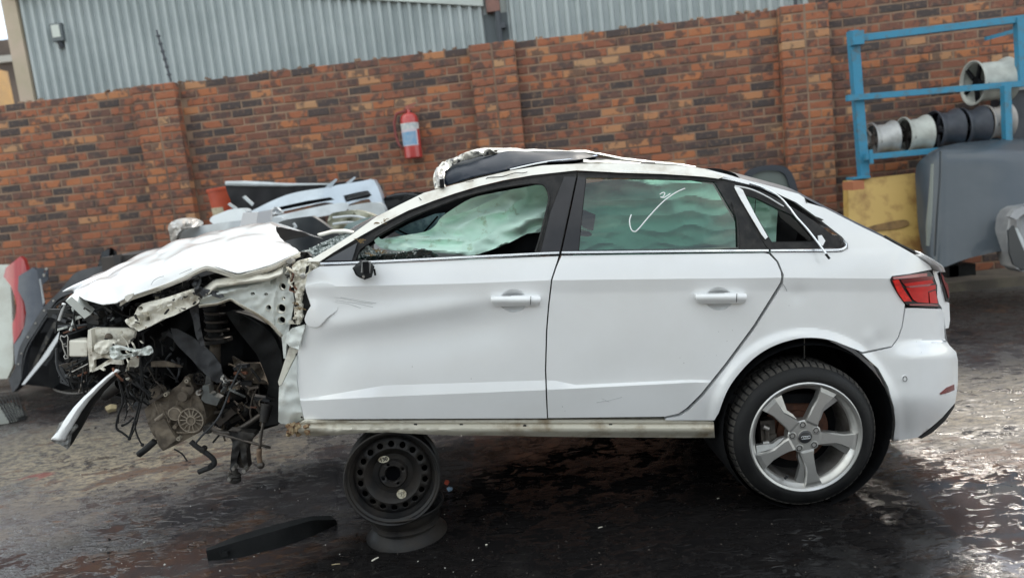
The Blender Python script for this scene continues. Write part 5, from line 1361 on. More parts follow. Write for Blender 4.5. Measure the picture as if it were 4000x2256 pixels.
panel('lower_bracket', [(350, 1372), (390, 1384), (430, 1388), (476, 1408), (478, 1424), (430, 1420), (390, 1440), (360, 1453), (352, 1448)], crump(3.02, 0.012, 18), INNER, car, g=7, skirt=0.015, holes=[[(366, 1404), (404, 1396), (430, 1400), (392, 1424), (366, 1440)]])
panel('torn_bracket', spline([(428, 1360), (450, 1350), (500, 1362), (540, 1366), (575, 1352), (590, 1372), (580, 1386), (530, 1388), (480, 1402), (445, 1404), (430, 1390)], 3, True), crump(2.96, 0.03, 16), INNERG, car, g=5, skirt=0.02, holes=[spline([(462, 1368), (490, 1366), (520, 1376), (490, 1386), (466, 1384)], 3, True)], sharp=24)
panel('splash_flap', [(590, 1412), (640, 1408), (700, 1425), (712, 1434), (650, 1432), (590, 1432)], crump(3.2, 0.01, 20), CAST, car, g=8, skirt=0.01)
panel('splash_flap', [(500, 1408), (530, 1390), (545, 1400), (540, 1430), (490, 1450)], crump(3.1, 0.01, 20), INNER, car, g=8, skirt=0.01)
# radiator frame, bent bars
for pts, r_, mt in (([(245, 1190), (225, 1240), (218, 1300)], 4, BLACKP), ([(250, 1185), (238, 1220), (228, 1250)], 7, WHITE), ([(285, 1200), (292, 1240), (275, 1290)], 6, INNERG), ([(300, 1190), (288, 1240), (300, 1290)], 4, BLACKP),
                    ([(415, 1210), (400, 1270), (380, 1292)], 9, DUSTY), ([(226, 1275), (320, 1270), (360, 1262)], 5, DUSTY), ([(248, 1300), (320, 1276), (342, 1268)], 4, RUSTY), ([(220, 1360), (226, 1440), (262, 1500)], 5, DUSTY), ([(260, 1440), (340, 1402)], 5, BLACKP), ([(270, 1458), (345, 1420)], 3, STEEL), ([(305, 1468), (340, 1452)], 5, RUSTY),
                    ([(240, 1214), (300, 1225), (360, 1215), (420, 1190)], 4, BLACKP), ([(430, 1195), (480, 1230), (530, 1236)], 3, BLACKP)):
    mb = MB(); ptube(mb, pts, r_, 3.12 + random.uniform(-.06, .1), 6, 4); mb.build('radiator_bar', mt, car)
panel('radiator_core', [(250, 1200), (330, 1190), (340, 1470), (280, 1510), (240, 1440), (226, 1330)], crump(3.55, 0.05, 40), VOID, car, g=18, skirt=0.05)
panel('splash_bracket', [(234, 1430), (246, 1440), (268, 1490), (270, 1508), (256, 1502), (234, 1494)], 3.2, DUSTY, car, g=8, skirt=0.01, holes=[[(242, 1470), (256, 1490), (242, 1490)]])
# white trim strip hanging from the front
sL = [(454, 1440), (410, 1474), (363, 1516), (322, 1556), (288, 1592), (255, 1636), (227, 1683), (200, 1714)]
sR = [(471, 1447), (432, 1476), (388, 1518), (350, 1560), (318, 1606), (292, 1650), (262, 1700), (252, 1722)]
strip = loft('hanging_bumper_strip', [wc(sL, 2.98), wc([((a[0] + b[0]) / 2, (a[1] + b[1]) / 2) for a, b in zip(sL, sR)], 2.965), wc(sR, 2.98)], WHITE, car, n=30, sub=3, thick=0.004, amp=0.004, freq=20)
sD = [(474, 1452), (446, 1486), (404, 1528), (372, 1570), (346, 1620), (318, 1672), (285, 1728), (262, 1752)]
loft('strip_back', [wc(sR, 2.985), wc(sD, 3.04)], BLACKP, car, strip, n=30, sub=3, amp=0.012, freq=18, thick=0.003)
panel('strip_torn_end', [(232, 1650), (262, 1640), (290, 1650), (296, 1672), (270, 1700), (262, 1752), (240, 1738), (198, 1720), (214, 1700)], crump(2.985, 0.012, 14), pm('torn_grey_plastic', (0.30, 0.30, 0.29), 0.7, col2=(0.10, 0.10, 0.1), nscale=25), car, strip, g=7, skirt=0.02)
# gearbox
GBX = [(564, 1597), (590, 1575), (609, 1559), (650, 1545), (670, 1520), (692, 1506), (715, 1500), (738, 1502), (758, 1518), (772, 1540), (790, 1570), (802, 1604), (806, 1630), (802, 1657), (779, 1688), (723, 1718), (680, 1740), (636, 1760), (622, 1744), (613, 1722), (594, 1690), (579, 1657)]
gY = lambda x, y: 3.24 + 0.006 * nzv(x, y, 12) + 0.00025 * (760 - x)
gb = panel('gearbox', GBX, gY, CAST, car, g=8, skirt=0.22, label='dusty cast gearbox with ribbed round cover')
def disc(name, x, y, r, Y, mat, h=0.012, par=None, n=28, r2=None):
    mb = MB(); s = Y / FPX
    mb.lathe([(0.0, h), (r * s * 0.86, h), (r * s, h * 0.6), ((r2 or r) * s, -0.03)], P(x, y, Y), WAX, n); o = mb.build(name, mat, car, par); autosmooth(o, 40); return o
def ring(name, x, y, r, th_, Y, mat, par=None):
    mb = MB(); s = Y / FPX
    mb.lathe([(r * s - th_ * s, -0.012), (r * s - th_ * s, 0.006), (r * s, 0.006), (r * s, -0.02)], P(x, y, Y), WAX, 36); o = mb.build(name, mat, car, par); autosmooth(o, 40); return o
cv = disc('round_cover', 747, 1640, 48, 3.225, CAST, 0.004, gb)
ring('cover_rim', 747, 1640, 51, 4.5, 3.215, CASTL, gb); ring('cover_boss', 747, 1640, 19, 4.5, 3.205, CASTL, gb); disc('cover_plug', 747, 1640, 14, 3.212, CAST, 0.006, gb)
mb = MB()
for k in range(14):
    a = 2 * math.pi * k / 14; mb.tube([P(747 + 18 * math.cos(a), 1640 + 18 * math.sin(a), 3.208), P(747 + 49 * math.cos(a), 1640 + 49 * math.sin(a), 3.214)], 0.0026, 5)
mb.build('cover_ribs', CASTL, car, gb, kind='stuff')
disc('bearing_cap', 684, 1614, 24, 3.225, CAST, 0.010, gb); ring('cap_rim', 684, 1614, 27, 4, 3.222, CASTL, gb)
disc('upper_boss', 717, 1546, 22, 3.22, CAST, 0.016, gb); disc('upper_boss', 735, 1520, 26, 3.235, CAST, 0.010, gb)
disc('side_boss', 617, 1529, 23, 3.26, CAST, 0.03, gb); disc('side_boss', 686, 1664, 9, 3.225, CAST, 0.012, gb)
for x, y in ((730, 1486), (648, 1539), (698, 1712)): ring('mount_bush', x, y, 8, 4, 3.20, pm('zinc_bush', (0.45, 0.40, 0.32), 0.5, 0.3) if x == 730 else bpy.data.materials['zinc_bush'], gb)
panel('gearbox_ear', [(694, 1506), (712, 1488), (722, 1470), (738, 1470), (745, 1490), (750, 1510)], 3.225, CAST, car, gb, g=8, skirt=0.05)
mb = MB()
for a, b_ in (((625, 1575), (660, 1650)), ((650, 1600), (690, 1640)), ((660, 1650), (680, 1600)), ((690, 1580), (700, 1560)), ((745, 1585), (748, 1550)), ((660, 1660), (690, 1710)), ((602, 1568), (625, 1620)), ((690, 1688), (740, 1690))):
    mb.tube([P(*a, 3.228), P(*b_, 3.225)], 0.004, 5)
mb.build('gearbox_ribs', CAST, car, gb, kind='stuff')
panel('gearbox_pan', [(594, 1652), (640, 1632), (660, 1668), (690, 1716), (636, 1756), (620, 1730)], lambda x, y: 3.215 + 0.004 * nzv(x, y, 14), CAST, car, gb, g=9, skirt=0.03)
mb = MB(); ptube(mb, [(608, 1640), (640, 1616)], 7, 3.205, 10); mb.build('selector_rod', CASTL, car, gb)
ring('pulley', 779, 1476, 25, 5, 3.26, SOOT); disc('pulley_hub', 779, 1476, 8, 3.255, SOOT, 0.01)
mb = MB()
for k in range(7):
    a = 2 * math.pi * k / 7 + .2; mb.tube([P(779 + 6 * math.cos(a), 1476 + 6 * math.sin(a), 3.255), P(779 + 23 * math.cos(a), 1476 + 23 * math.sin(a), 3.258)], 0.003, 5)
mb.build('pulley_spokes', SOOT, car, kind='stuff')
GREYP = pm('grey_actuator_plastic', (0.15, 0.16, 0.155), 0.6, col2=(0.09, 0.09, 0.088), nscale=15, bump=0.3)
panel('actuator', [(791, 1506), (815, 1504), (818, 1536), (860, 1557), (846, 1584), (800, 1572), (786, 1560), (790, 1535)], 3.18, GREYP, car, g=8, skirt=0.05)
panel('actuator_pipe', [(804, 1466), (822, 1464), (824, 1500), (800, 1502)], 3.22, GREYP, car, g=8, skirt=0.03)
disc('actuator_bolt', 779, 1531, 12, 3.17, STEEL, 0.012); disc('actuator_bolt', 779, 1531, 6, 3.155, STEELD, 0.008)
# hoses, cables and suspension arms
def pipe(name, pts, r, Y, mat, k=6, n=10):
    mb = MB(); ptube(mb, pts, r, Y, n, k); return mb.build(name, mat, car, smooth=True)
pipe('hanging_hose', [(745, 1722), (770, 1744), (800, 1764), (828, 1786), (838, 1806), (826, 1822), (800, 1832), (776, 1842)], 10.5, 3.16, BLACKP)
for x, y in ((789, 1757), (822, 1822)): disc('hose_clip', x, y, 12, 3.15, SOOT, 0.004)
pipe('cut_pipe', [(604, 1722), (575, 1748), (542, 1774)], 14, 3.2, BLACKP)
pipe('gear_cable', [(766, 1728), (795, 1694), (821, 1669), (846, 1640), (863, 1612), (882, 1567), (900, 1521), (923, 1468), (946, 1428)], 4.2, 3.10, DUSTY)
pipe('stabiliser_bar', [(826, 1668), (845, 1682), (866, 1689), (904, 1688), (945, 1668), (980, 1646), (1020, 1618)], 11, 3.18, STEELD)
disc('bar_bush', 812, 1674, 19, 3.18, SOOT, 0.012)
pipe('link_rod', [(832, 1686), (940, 1716), (1056, 1747)], 5.5, 3.12, STEELD, 2)
bt = MB(); c0, c1 = P(1044, 1576, 3.10), P(1030, 1646, 3.08); ax_ = (c1 - c0); L_ = ax_.length
bt.lathe([((0.024 - 0.008 * k / 15) + 0.004 * (k % 2), L_ * k / 15) for k in range(16)], c0, ax_, 20); tie = bt.build('steering_boot', SOOT, car, smooth=True)
pipe('tie_rod', [(1029, 1644), (1020, 1700), (1014, 1756)], 6, 3.08, STEELD, 2); pipe('tie_rod_end', [(1013, 1752), (1012, 1780), (1016, 1808)], 10.5, 3.07, pm('rust_brown_rod', (0.15, 0.10, 0.07), 0.6, 0.3, col2=(0.22, 0.15, 0.1), nscale=20), 3)
def ball(name, x, y, r, Y, mat):
    mb = MB(); s = r * Y / FPX; mb.lathe([(s * math.sin(math.pi * k / 10), -s * math.cos(math.pi * k / 10)) for k in range(11)], P(x, y, Y), (0, 0, 1), 18); return mb.build(name, mat, car, smooth=True)
ball('tie_rod_ball', 1018, 1815, 16, 3.07, STEELD)
la = panel('lower_arm', [(892, 1680), (990, 1690), (1000, 1700), (975, 1726), (962, 1760), (966, 1800), (970, 1828), (958, 1834), (944, 1800), (938, 1750), (928, 1780), (922, 1828), (904, 1846), (898, 1830), (902, 1780), (908, 1730)], crump(3.12, 0.015, 26), SOOT, car, g=8, skirt=0.05)
panel('arm_web', [(938, 1752), (946, 1796), (962, 1828), (935, 1824), (924, 1800), (930, 1770)], 3.15, STEELD, car, la, g=8, skirt=0.01)
bj = MB(); bj.lathe([(0.0, 0.03), (0.012, 0.03), (0.014, 0.012), (0.022, 0.010), (0.026, 0.0), (0.020, -0.006), (0.028, -0.012), (0.026, -0.026), (0.012, -0.034), (0.0, -0.035)], P(918, 1856, 3.08), (0.2, 0, 1), 20); autosmooth(bj.build('ball_joint', SOOT, car, la), 40)
for x, y, r_ in ((914, 1826, 8), (898, 1868, 8), (956, 1836, 9)): disc('joint_bolt', x, y, r_, 3.05, STEEL, 0.012)
pipe('brake_hose', [(897, 1838), (892, 1860), (896, 1870)], 3, 3.06, STEELD, 3); pipe('sensor_wire', [(1010, 1500), (985, 1560), (978, 1610), (985, 1640)], 4, 3.2, STEELD, 4)
pipe('drive_shaft', [(1000, 1560), (960, 1610), (900, 1640)], 14, 3.35, SOOT, 3)
pipe('anti_roll_link', [(1028, 1620), (1000, 1580), (990, 1540)], 9, 3.3, STEELD, 3)
clutter('cable_clips', [(870, 1470), (930, 1480), (920, 1530), (870, 1520)], 16, (3.06, 3.14), (0.008, 0.018), [GREYP, SOOT, STEEL], 31, 0.7)
wires = [[(462, 1360), (470, 1420), (462, 1470), (480, 1560), (462, 1620), (455, 1670), (480, 1690), (505, 1710)], [(540, 1290), (545, 1380), (555, 1450), (560, 1520), (545, 1600), (530, 1660), (508, 1712)],
         [(505, 1712), (520, 1660), (535, 1610), (545, 1560)], [(528, 1640), (530, 1680), (545, 1720), (556, 1735)], [(478, 1660), (500, 1650), (520, 1630)], [(680, 1752), (710, 1770), (725, 1790), (732, 1800)],
         [(556, 1300), (560, 1340), (548, 1400), (552, 1470), (548, 1540)], [(520, 1260), (505, 1310), (490, 1350)], [(570, 1360), (600, 1380), (590, 1410)], [(470, 1500), (490, 1560), (495, 1610)]]
for i, w_ in enumerate(wires): pipe('loose_wire', w_, 3.2 if i % 2 else 4.2, 3.10 + 0.03 * (i % 3), BLACKP, 5, 6)
clutter('wire_tape', [(470, 1440), (560, 1440), (550, 1540), (480, 1560)], 24, (3.06, 3.2), (0.01, 0.02), [BLACKP, SOOT], 33, 0.4)
for x, y, r_ in ((505, 1712, 7), (478, 1660, 6), (556, 1736, 7), (498, 1478, 7)): ball('wire_plug', x, y, r_, 3.08, BLACKP if x != 498 else INNER)
bt = MB(); c0, c1 = P(405, 1545, 3.25), P(470, 1500, 3.2); ax_ = c1 - c0; L_ = ax_.length
bt.lathe([(0.022 + 0.004 * (k % 2), L_ * k / 13) for k in range(14)], c0, ax_, 16); bt.build('intake_hose', SOOT, car, smooth=True)
# cowl corner: wiper tray, shards, torn plenum
crumbs('crushed_glass', [(1170, 985), (1230, 960), (1300, 930), (1360, 905), (1392, 902), (1350, 940), (1290, 975), (1230, 1005), (1200, 1010)], lambda x, y: 3.10 + 0.0012 * (1000 - y) + 0.02 * nzv(x, y, 14))
panel('cowl_corner', [(1140, 1008), (1168, 984), (1200, 985), (1215, 1000), (1190, 1020), (1160, 1030)], crump(3.05, 0.02, 16), SOOT, car, g=8, skirt=0.03)
loft('plenum_strip', [wc([(1240, 916, 3.25), (1300, 900, 3.25), (1350, 898, 3.25), (1384, 906, 3.22)]), wc([(1250, 920, 3.2), (1300, 908, 3.2), (1350, 906, 3.2), (1380, 912, 3.2)])], CREAM, car, n=20, sub=3, amp=0.006, freq=20, thick=0.01)
mb = MB(); mb.lathe([(0.0, 0.012), (0.012, 0.012), (0.02, 0.0), (0.012, -0.01)], P(1135, 1018, 3.0), WAX, 14); mb.build('bonnet_hinge', STEEL, car)

clutter('suspension_clutter', [(870, 1400), (1050, 1420), (1070, 1560), (1000, 1640), (900, 1600), (860, 1480)], 34, (3.14, 3.30), (0.012, 0.032), [STEELD, SOOT, CAST, RUSTY, DUSTY], 41, 0.45)
clutter('torn_metal_bits', [(345, 1290), (520, 1300), (600, 1370), (520, 1440), (360, 1440)], 26, (2.97, 3.04), (0.006, 0.016), [INNER, DIRTYW, SOOT, RUSTY, BLACKP], 42, 0.7)
clutter('torn_metal_bits', [(490, 1240), (780, 1130), (790, 1170), (560, 1290)], 22, (2.95, 2.99), (0.005, 0.012), [INNER, SOOT, DIRTYW, SOOT], 43, 0.8)
clutter('hose_tangle', [(560, 1300), (680, 1290), (720, 1420), (620, 1480), (560, 1440)], 26, (3.2, 3.45), (0.01, 0.03), [SOOT, BLACKP, DUSTY], 44, 0.3)
# ------------------------------------------------------------------ steel wheels that carry the car
BLKST = pm('black_wheel_paint', (0.012, 0.012, 0.013), 0.42, 0.0, spec=0.28, col2=(0.026, 0.022, 0.019), nscale=9, rough2=0.65, bump=0.25, bscale=70)
def steel_wheel(name, label, c, axis, Rr, width, face=True):
    axis = Vector(axis).normalized()
    t = Thing(name, label, 'wheel rim', (c.x, c.y, 0), 'steel wheels under the car')
    mb = MB()
    k = Rr / 0.2
    mb.lathe([(Rr - 0.004, width / 2 - 0.008), (Rr, width / 2), (Rr - 0.004, width / 2 + 0.004), (Rr - 0.011, width / 2), (Rr - 0.013, width / 2 - 0.014), (Rr - 0.022, width / 2 - 0.022), (Rr - 0.026, width / 2 - 0.05),
              (Rr - 0.042, width / 2 - 0.066), (Rr - 0.042, width / 2 - 0.10), (Rr - 0.026, width / 2 - 0.115), (Rr - 0.014, -width / 2 + 0.012), (Rr, -width / 2 + 0.004), (Rr, -width / 2)], c, axis, 72)
    o = mb.build('barrel', BLKST, t); autosmooth(o, 40)
    return t, axis
cw = P(1536, 1846, 3.015)
st1, ax1 = steel_wheel('steel_wheel_stand', 'black steel wheel standing upright under the sill, marked 130', cw, (0.10, -1, 0.06), 0.2, 0.16)
a1 = ax1.cross(Vector((0, 0, 1))).normalized() * -1; b1 = a1.cross(ax1).normalized()
if b1.z < 0: b1 = -b1
if a1.x < 0: a1 = -a1
def w1(r, ang, d): return cw + (a1 * math.cos(ang) + b1 * math.sin(ang)) * r + ax1 * d
# pressed disc with a ring of ventilation holes (built as a holed sheet)
def disc_depth(r):
    return lerp_tab([(0, 0.028), (0.034, 0.028), (0.036, 0.036), (0.056, 0.036), (0.064, 0.020), (0.085, 0.018), (0.108, 0.052), (0.118, 0.060), (0.150, 0.054), (0.160, 0.040), (0.176, 0.036)], r)
NH = 18
def ringpts(r, n): return [(r * math.cos(2 * math.pi * i / n), r * math.sin(2 * math.pi * i / n)) for i in range(n)]
pts = []; edges = []
def addloop(pl):
    n0 = len(pts); pts.extend(pl); edges.extend((n0 + i, n0 + (i + 1) % len(pl)) for i in range(len(pl)))
addloop(ringpts(0.176, 72)); addloop(ringpts(0.030, 28))
hl = [ringpts(0.030, 28)]
for i in range(NH):
    a = 2 * math.pi * (i + 0.28) / NH
    h_ = [(0.138 * math.cos(a) + x, 0.138 * math.sin(a) + y) for x, y in ringpts(0.0135, 14)]
    addloop(h_); hl.append(h_)
for i in range(4):
    a = R(20 + 90 * i); h_ = [(0.0445 * math.cos(a) + x, 0.0445 * math.sin(a) + y) for x, y in ringpts(0.0066, 10)]
    addloop(h_); hl.append(h_)
for r_, n_ in ((0.036, 36), (0.056, 40), (0.064, 44), (0.085, 48), (0.097, 52), (0.108, 56), (0.118, 64), (0.158, 72)):
    for p_ in ringpts(r_, n_):
        if all(math.hypot(p_[0] - sum(q[0] for q in h) / len(h), p_[1] - sum(q[1] for q in h) / len(h)) > 0.011 for h in hl[29 - 28 + 0:] if len(h) < 20): pts.append(p_)
v2, e2_, f2, *_ = delaunay_2d_cdt([Vector(p) for p in pts], edges, [], 0, 1e-6)
vv_ = [w1(v.length, math.atan2(v.y, v.x), disc_depth(v.length) - 0.02) for v in v2]
ff_ = []
for f in f2:
    c_ = sum((v2[i] for i in f), Vector((0, 0))) / len(f)
    if c_.length < 0.176 and not any(inside(h, c_.x, c_.y) for h in hl): ff_.append(tuple(f))
o = mesh('wheel_disc', vv_, ff_, BLKST, st1, None, True); o.data.set_sharp_from_angle(angle=R(40))
md = o.modifiers.new('plate', 'SOLIDIFY'); md.thickness = 0.004
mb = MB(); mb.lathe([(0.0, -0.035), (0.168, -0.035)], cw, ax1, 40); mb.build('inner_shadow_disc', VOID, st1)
STICK = pm('worn_paper_sticker', (0.50, 0.46, 0.36), 0.8, col2=(0.26, 0.22, 0.15), nscale=60, lo=0.5, hi=0.62)
mb = MB()
v = [w1(math.hypot(x, y), math.atan2(y, x), 0.020) for x, y in [(-0.030 + 0.023 * math.cos(t), 0.070 + 0.0145 * math.sin(t)) for t in [2 * math.pi * i / 24 for i in range(24)]]]
mb.add(v, [tuple(range(24))]); mb.build('sticker', STICK, st1)
def font_text(name, body, loc, xdir, ydir, size, mat, th, ext=0.0004):
    cu = bpy.data.curves.new(name, 'FONT'); cu.body = body; cu.size = size; cu.align_x = 'CENTER'; cu.align_y = 'CENTER'; cu.extrude = ext
    o = bpy.data.objects.new(name, cu); SC.collection.objects.link(o)
    z = xdir.cross(ydir).normalized()
    M_ = Matrix((xdir, ydir, z)).transposed().to_4x4(); M_.translation = loc - th.loc
    cu.offset = 0.0006
    bpy.context.view_layer.update()
    me = bpy.data.meshes.new_from_object(o); bpy.data.objects.remove(o)
    me.materials.clear(); me.materials.append(mat)
    o = bpy.data.objects.new(name, me); SC.collection.objects.link(o)
    o.parent = th.o; o.matrix_local = M_; o['kind'] = 'stuff'
    return o
INK = pm('black_ink', (0.015, 0.014, 0.013), 0.7)
ca_, sa_ = math.cos(R(8)), math.sin(R(8))
font_text('sticker_number', '130', w1(math.hypot(-0.030, 0.070), math.atan2(0.070, -0.030), 0.0215), a1 * ca_ + b1 * sa_, b1 * ca_ - a1 * sa_, 0.022, INK, st1)
mb = MB()
mb.add([w1(math.hypot(x, y), math.atan2(y, x), 0.020 + 0.012) for x, y in [(0.026 + 0.0205 * math.cos(t), -0.085 + 0.0205 * math.sin(t)) for t in [2 * math.pi * i / 24 for i in range(23)]]], [tuple(range(23))]); mb.build('sticker', STICK, st1)
mb = MB()
for q_ in ([(0.013, -0.080), (0.022, -0.083), (0.024, -0.078), (0.034, -0.079), (0.036, -0.083)], [(0.026, -0.082), (0.025, -0.092), (0.022, -0.094)]):
    mb.tube([w1(math.hypot(x, y), math.atan2(y, x), 0.0325) for x, y in q_], 0.0012, 5)
mb.build('sticker_mark', INK, st1)
cl_ = G(1575, 2090, 0.07); cl_ = Vector((P(1575, 2090, 2.99).x, 3.095, 0.073))
st2, ax2 = steel_wheel('steel_wheel_stand', 'black steel wheel lying flat on the wet floor below the upright one', cl_, (0.02, -0.03, 1), 0.178, 0.142)
mb = MB(); mb.lathe([(0.04, 0.0), (0.12, 0.01), (0.15, -0.01)], cl_, ax2, 40); mb.build('wheel_disc', BLKST, st2, smooth=True)
# black bumper foam on the floor
fm = Thing('bumper_foam', 'long curved block of black plastic lying on the floor in front of the car', 'car part', G(1060, 2150))
lo_n = [G(812, 2190), G(940, 2176), G(1087, 2140), G(1220, 2092), G(1318, 2046)]
hi_n = [G(806, 2150, 0.055), G(940, 2110, 0.075), G(1087, 2068, 0.085), G(1220, 2030, 0.085), G(1312, 2028, 0.06)]
hi_f = [G(806, 2140, 0.06), G(925, 2090, 0.085), G(1087, 2044, 0.095), G(1215, 2014, 0.095), G(1290, 2012, 0.07)]
lo_f = [Vector((p.x, p.y + 0.05, 0.0)) for p in hi_f]
loft('foam_body', [lo_n, hi_n, hi_f, lo_f], pm('black_foam', (0.010, 0.011, 0.012), 0.7, spec=0.25, col2=(0.018, 0.019, 0.02), nscale=8, bump=0.4, bscale=80), fm, n=30, sub=1, sharp=25)
mb = MB(); mb.add([lo_n[0], hi_n[0], hi_f[0], lo_f[0]], [(0, 1, 2, 3)]); mb.add([lo_n[-1], hi_n[-1], hi_f[-1], lo_f[-1]], [(3, 2, 1, 0)]); mb.build('foam_end', BLACKP, fm)
mb = MB(); mb.box(G(878, 2160, 0.035), (0.03, 0.02, 0.018)); mb.build('foam_notch', BLACKP, fm)
# litter
def litter(name, label, cat, px, py, l, r, ang, mat):
    q = G(px, py, r); d = Vector((math.cos(ang), math.sin(ang), 0)) * l / 2
    mb = MB(); mb.tube([q - d, q + Vector((0, 0, r * 0.3)), q + d], [r, r * 1.1, r * 0.8], 6); tag(mb.build(name, mat), label, cat)
PAPER = pm('white_paper', (0.62, 0.58, 0.50), 0.8)
litter('paper_scrap', 'thin curled white scrap in front of the flat steel wheel', 'scrap', 1465, 2182, 0.034, 0.003, 0.8, PAPER)
litter('twig', 'short pale straw lying left of the white scrap', 'straw', 1312, 2202, 0.035, 0.0018, 0.02, pm('straw', (0.4, 0.33, 0.2), 0.9))
litter('paper_scrap', 'tiny white fleck on the dark oily floor between the wheels', 'scrap', 1900, 2126, 0.008, 0.003, 0.3, PAPER)
litter('paper_scrap', 'small pale sliver on the dark floor left of the rear tyre', 'scrap', 2345, 2058, 0.02, 0.002, 0.3, PAPER)
litter('paper_scrap', 'pale chip on the oily floor near the tyre mark', 'scrap', 2805, 1945, 0.010, 0.002, 0.3, PAPER)
litter('rag', 'small red rag beside the steel wheels', 'rag', 1746, 1884, 0.018, 0.012, 1.2, pm('red_rag', (0.5, 0.09, 0.05), 0.8))
litter('rag', 'small pale blue rag just below the red one', 'rag', 1757, 1910, 0.022, 0.011, 0.4, pm('blue_rag', (0.30, 0.42, 0.58), 0.8))
litter('clod', 'yellowish clod on the floor behind the engine', 'clod', 436, 1596, 0.07, 0.03, 0.4, pm('pale_clod', (0.42, 0.34, 0.20), 0.95, bump=0.5))
# ------------------------------------------------------------------ fire extinguisher on the wall
def leanY(Yb, y0, k): return lambda x, y: Yb + k * (y0 - y)
EXR = pm('red_enamel', (0.50, 0.045, 0.04), 0.35, coat=0.6, col2=(0.42, 0.04, 0.035), nscale=8)
ec = WP(1606, 530, 0.11)
ext = Thing('fire_extinguisher', 'red fire extinguisher with white and blue label hanging on the brick wall', 'extinguisher', WP(1606, 615, 0.11))
mb = MB(); hh = 0.465
mb.lathe([(0.0, -hh / 2), (0.080, -hh / 2), (0.092, -hh / 2 + 0.012), (0.092, hh / 2 - 0.07), (0.080, hh / 2 - 0.03), (0.05, hh / 2 - 0.008), (0.022, hh / 2), (0.020, hh / 2 + 0.03), (0.0, hh / 2 + 0.03)], ec, (0, 0, 1), 32)
autosmooth(mb.build('cylinder', EXR, ext), 40)
def band(name, z0, z1, a0, a1, r, mat):
    mb = MB(); v = []
    n = 16
    for i in range(n + 1):
        a = a0 + (a1 - a0) * i / n
        for z in (z0, z1): v.append(ec + Vector((math.cos(a) * r, math.sin(a) * r, z)))
    mb.add(v, [(2 * i, 2 * i + 2, 2 * i + 3, 2 * i + 1) for i in range(n)]); mb.build(name, mat, ext, smooth=True)
band('label_top', 0.060, 0.125, R(185), R(350), 0.0935, pm('label_white', (0.70, 0.68, 0.66), 0.6, col2=(0.45, 0.50, 0.52), nscale=20))
band('label_bottom', -0.105, 0.062, R(188), R(320), 0.0938, pm('label_pale', (0.62, 0.55, 0.60), 0.6))
band('label_blue', -0.095, 0.035, R(205), R(310), 0.0945, pm('label_blue', (0.30, 0.42, 0.56), 0.6, col2=(0.14, 0.34, 0.56), nscale=18))
mb = MB(); mb.tube([ec + Vector((-0.02, -0.02, hh / 2 + 0.02)), ec + Vector((-0.12, -0.02, hh / 2)), ec + Vector((-0.155, -0.02, hh / 2 - 0.09)), ec + Vector((-0.155, -0.02, 0.02)), ec + Vector((-0.135, -0.03, -0.07)), ec + Vector((-0.10, -0.05, -0.13))], 0.013, 8); mb.build('hose', pm('red_brown_hose', (0.22, 0.05, 0.045), 0.6), ext, smooth=True)
mb = MB(); mb.box(ec + Vector((0.02, 0, hh / 2 + 0.05)), (0.10, 0.025, 0.018)); mb.box(ec + Vector((0.035, 0, hh / 2 + 0.075)), (0.11, 0.022, 0.014), Matrix.Rotation(R(-14), 3, 'Y')); mb.tube([ec + Vector((0, 0, hh / 2 + 0.02)), ec + Vector((0, 0, hh / 2 + 0.07))], 0.016, 10); mb.build('valve', pm('brass_red', (0.36, 0.12, 0.09), 0.5, 0.3), ext)
mb = MB(); mb.box(ec + Vector((0, 0.085, hh / 2 - 0.02)), (0.05, 0.05, 0.10)); mb.build('wall_bracket', DARKP, ext)

# ------------------------------------------------------------------ heap of bumpers behind the bonnet
crate = Thing('scrap_crate', 'dark steel crate full of scrap under the heap of bumpers', 'crate', (-2.0, 6.6, 0))
CRM = pm('dark_crate_steel', (0.035, 0.036, 0.040), 0.7, col2=(0.07, 0.06, 0.055), nscale=4)
mb = MB(); mb.box((-1.9, 6.55, 0.62), (2.7, 1.2, 1.24)); mb.build('crate_body', CRM, crate)
for k in range(6):
    mb = MB(); mb.box((-3.1 + 0.48 * k, 5.93, 0.62), (0.05, 0.04, 1.26)); mb.build('crate_rib', CRM, crate)
def bumper(name, label, poly, Yf, mat, holes=(), thick=0.10, inner=None, g=16, inY=0.12):
    t = Thing(name, label, 'bumper', (P(*poly[0], Yf(*poly[0])).x, P(*poly[0], Yf(*poly[0])).y, 0), 'loose bumpers heaped behind the bonnet')
    panel('skin', spline(poly, 3, True), Yf, mat, t, g=g, holes=holes, skirt=thick, sharp=50)
    for h in holes:
        c_ = (sum(p[0] for p in h) / len(h), sum(p[1] for p in h) / len(h))
        panel('grille', [(c_[0] + (p[0] - c_[0]) * 1.02, c_[1] + (p[1] - c_[1]) * 1.02) for p in h], lambda x, y: Yf(x, y) + inY * 0.4, inner or VOID, t, g=30, skirt=0.01)
        for q in (0.33, 0.66):
            i0, i1 = h[0], h[len(h) // 2]
            a = (h[0][0] + (h[-1][0] - h[0][0]) * q, h[0][1] + (h[-1][1] - h[0][1]) * q); b = (h[len(h) // 2 - 1][0] + (h[len(h) // 2][0] - h[len(h) // 2 - 1][0]) * q, h[len(h) // 2 - 1][1] + (h[len(h) // 2][1] - h[len(h) // 2 - 1][1]) * q)
            mb = MB(); ptube(mb, [a, b], 4, Yf(*a) + inY * 0.3, 5); mb.build('grille_slat', DUSTY, t)
    return t
PALEB = pm('pale_silver_blue_paint', (0.50, 0.57, 0.64), 0.35, coat=0.6, col2=(0.42, 0.48, 0.54), nscale=4)
SILV = pm('silver_grey_paint', (0.44, 0.47, 0.49), 0.4, coat=0.4, col2=(0.34, 0.36, 0.37), nscale=5)
OFFW = pm('off_white_paint', (0.62, 0.66, 0.68), 0.4, coat=0.4, col2=(0.5, 0.53, 0.54), nscale=5)
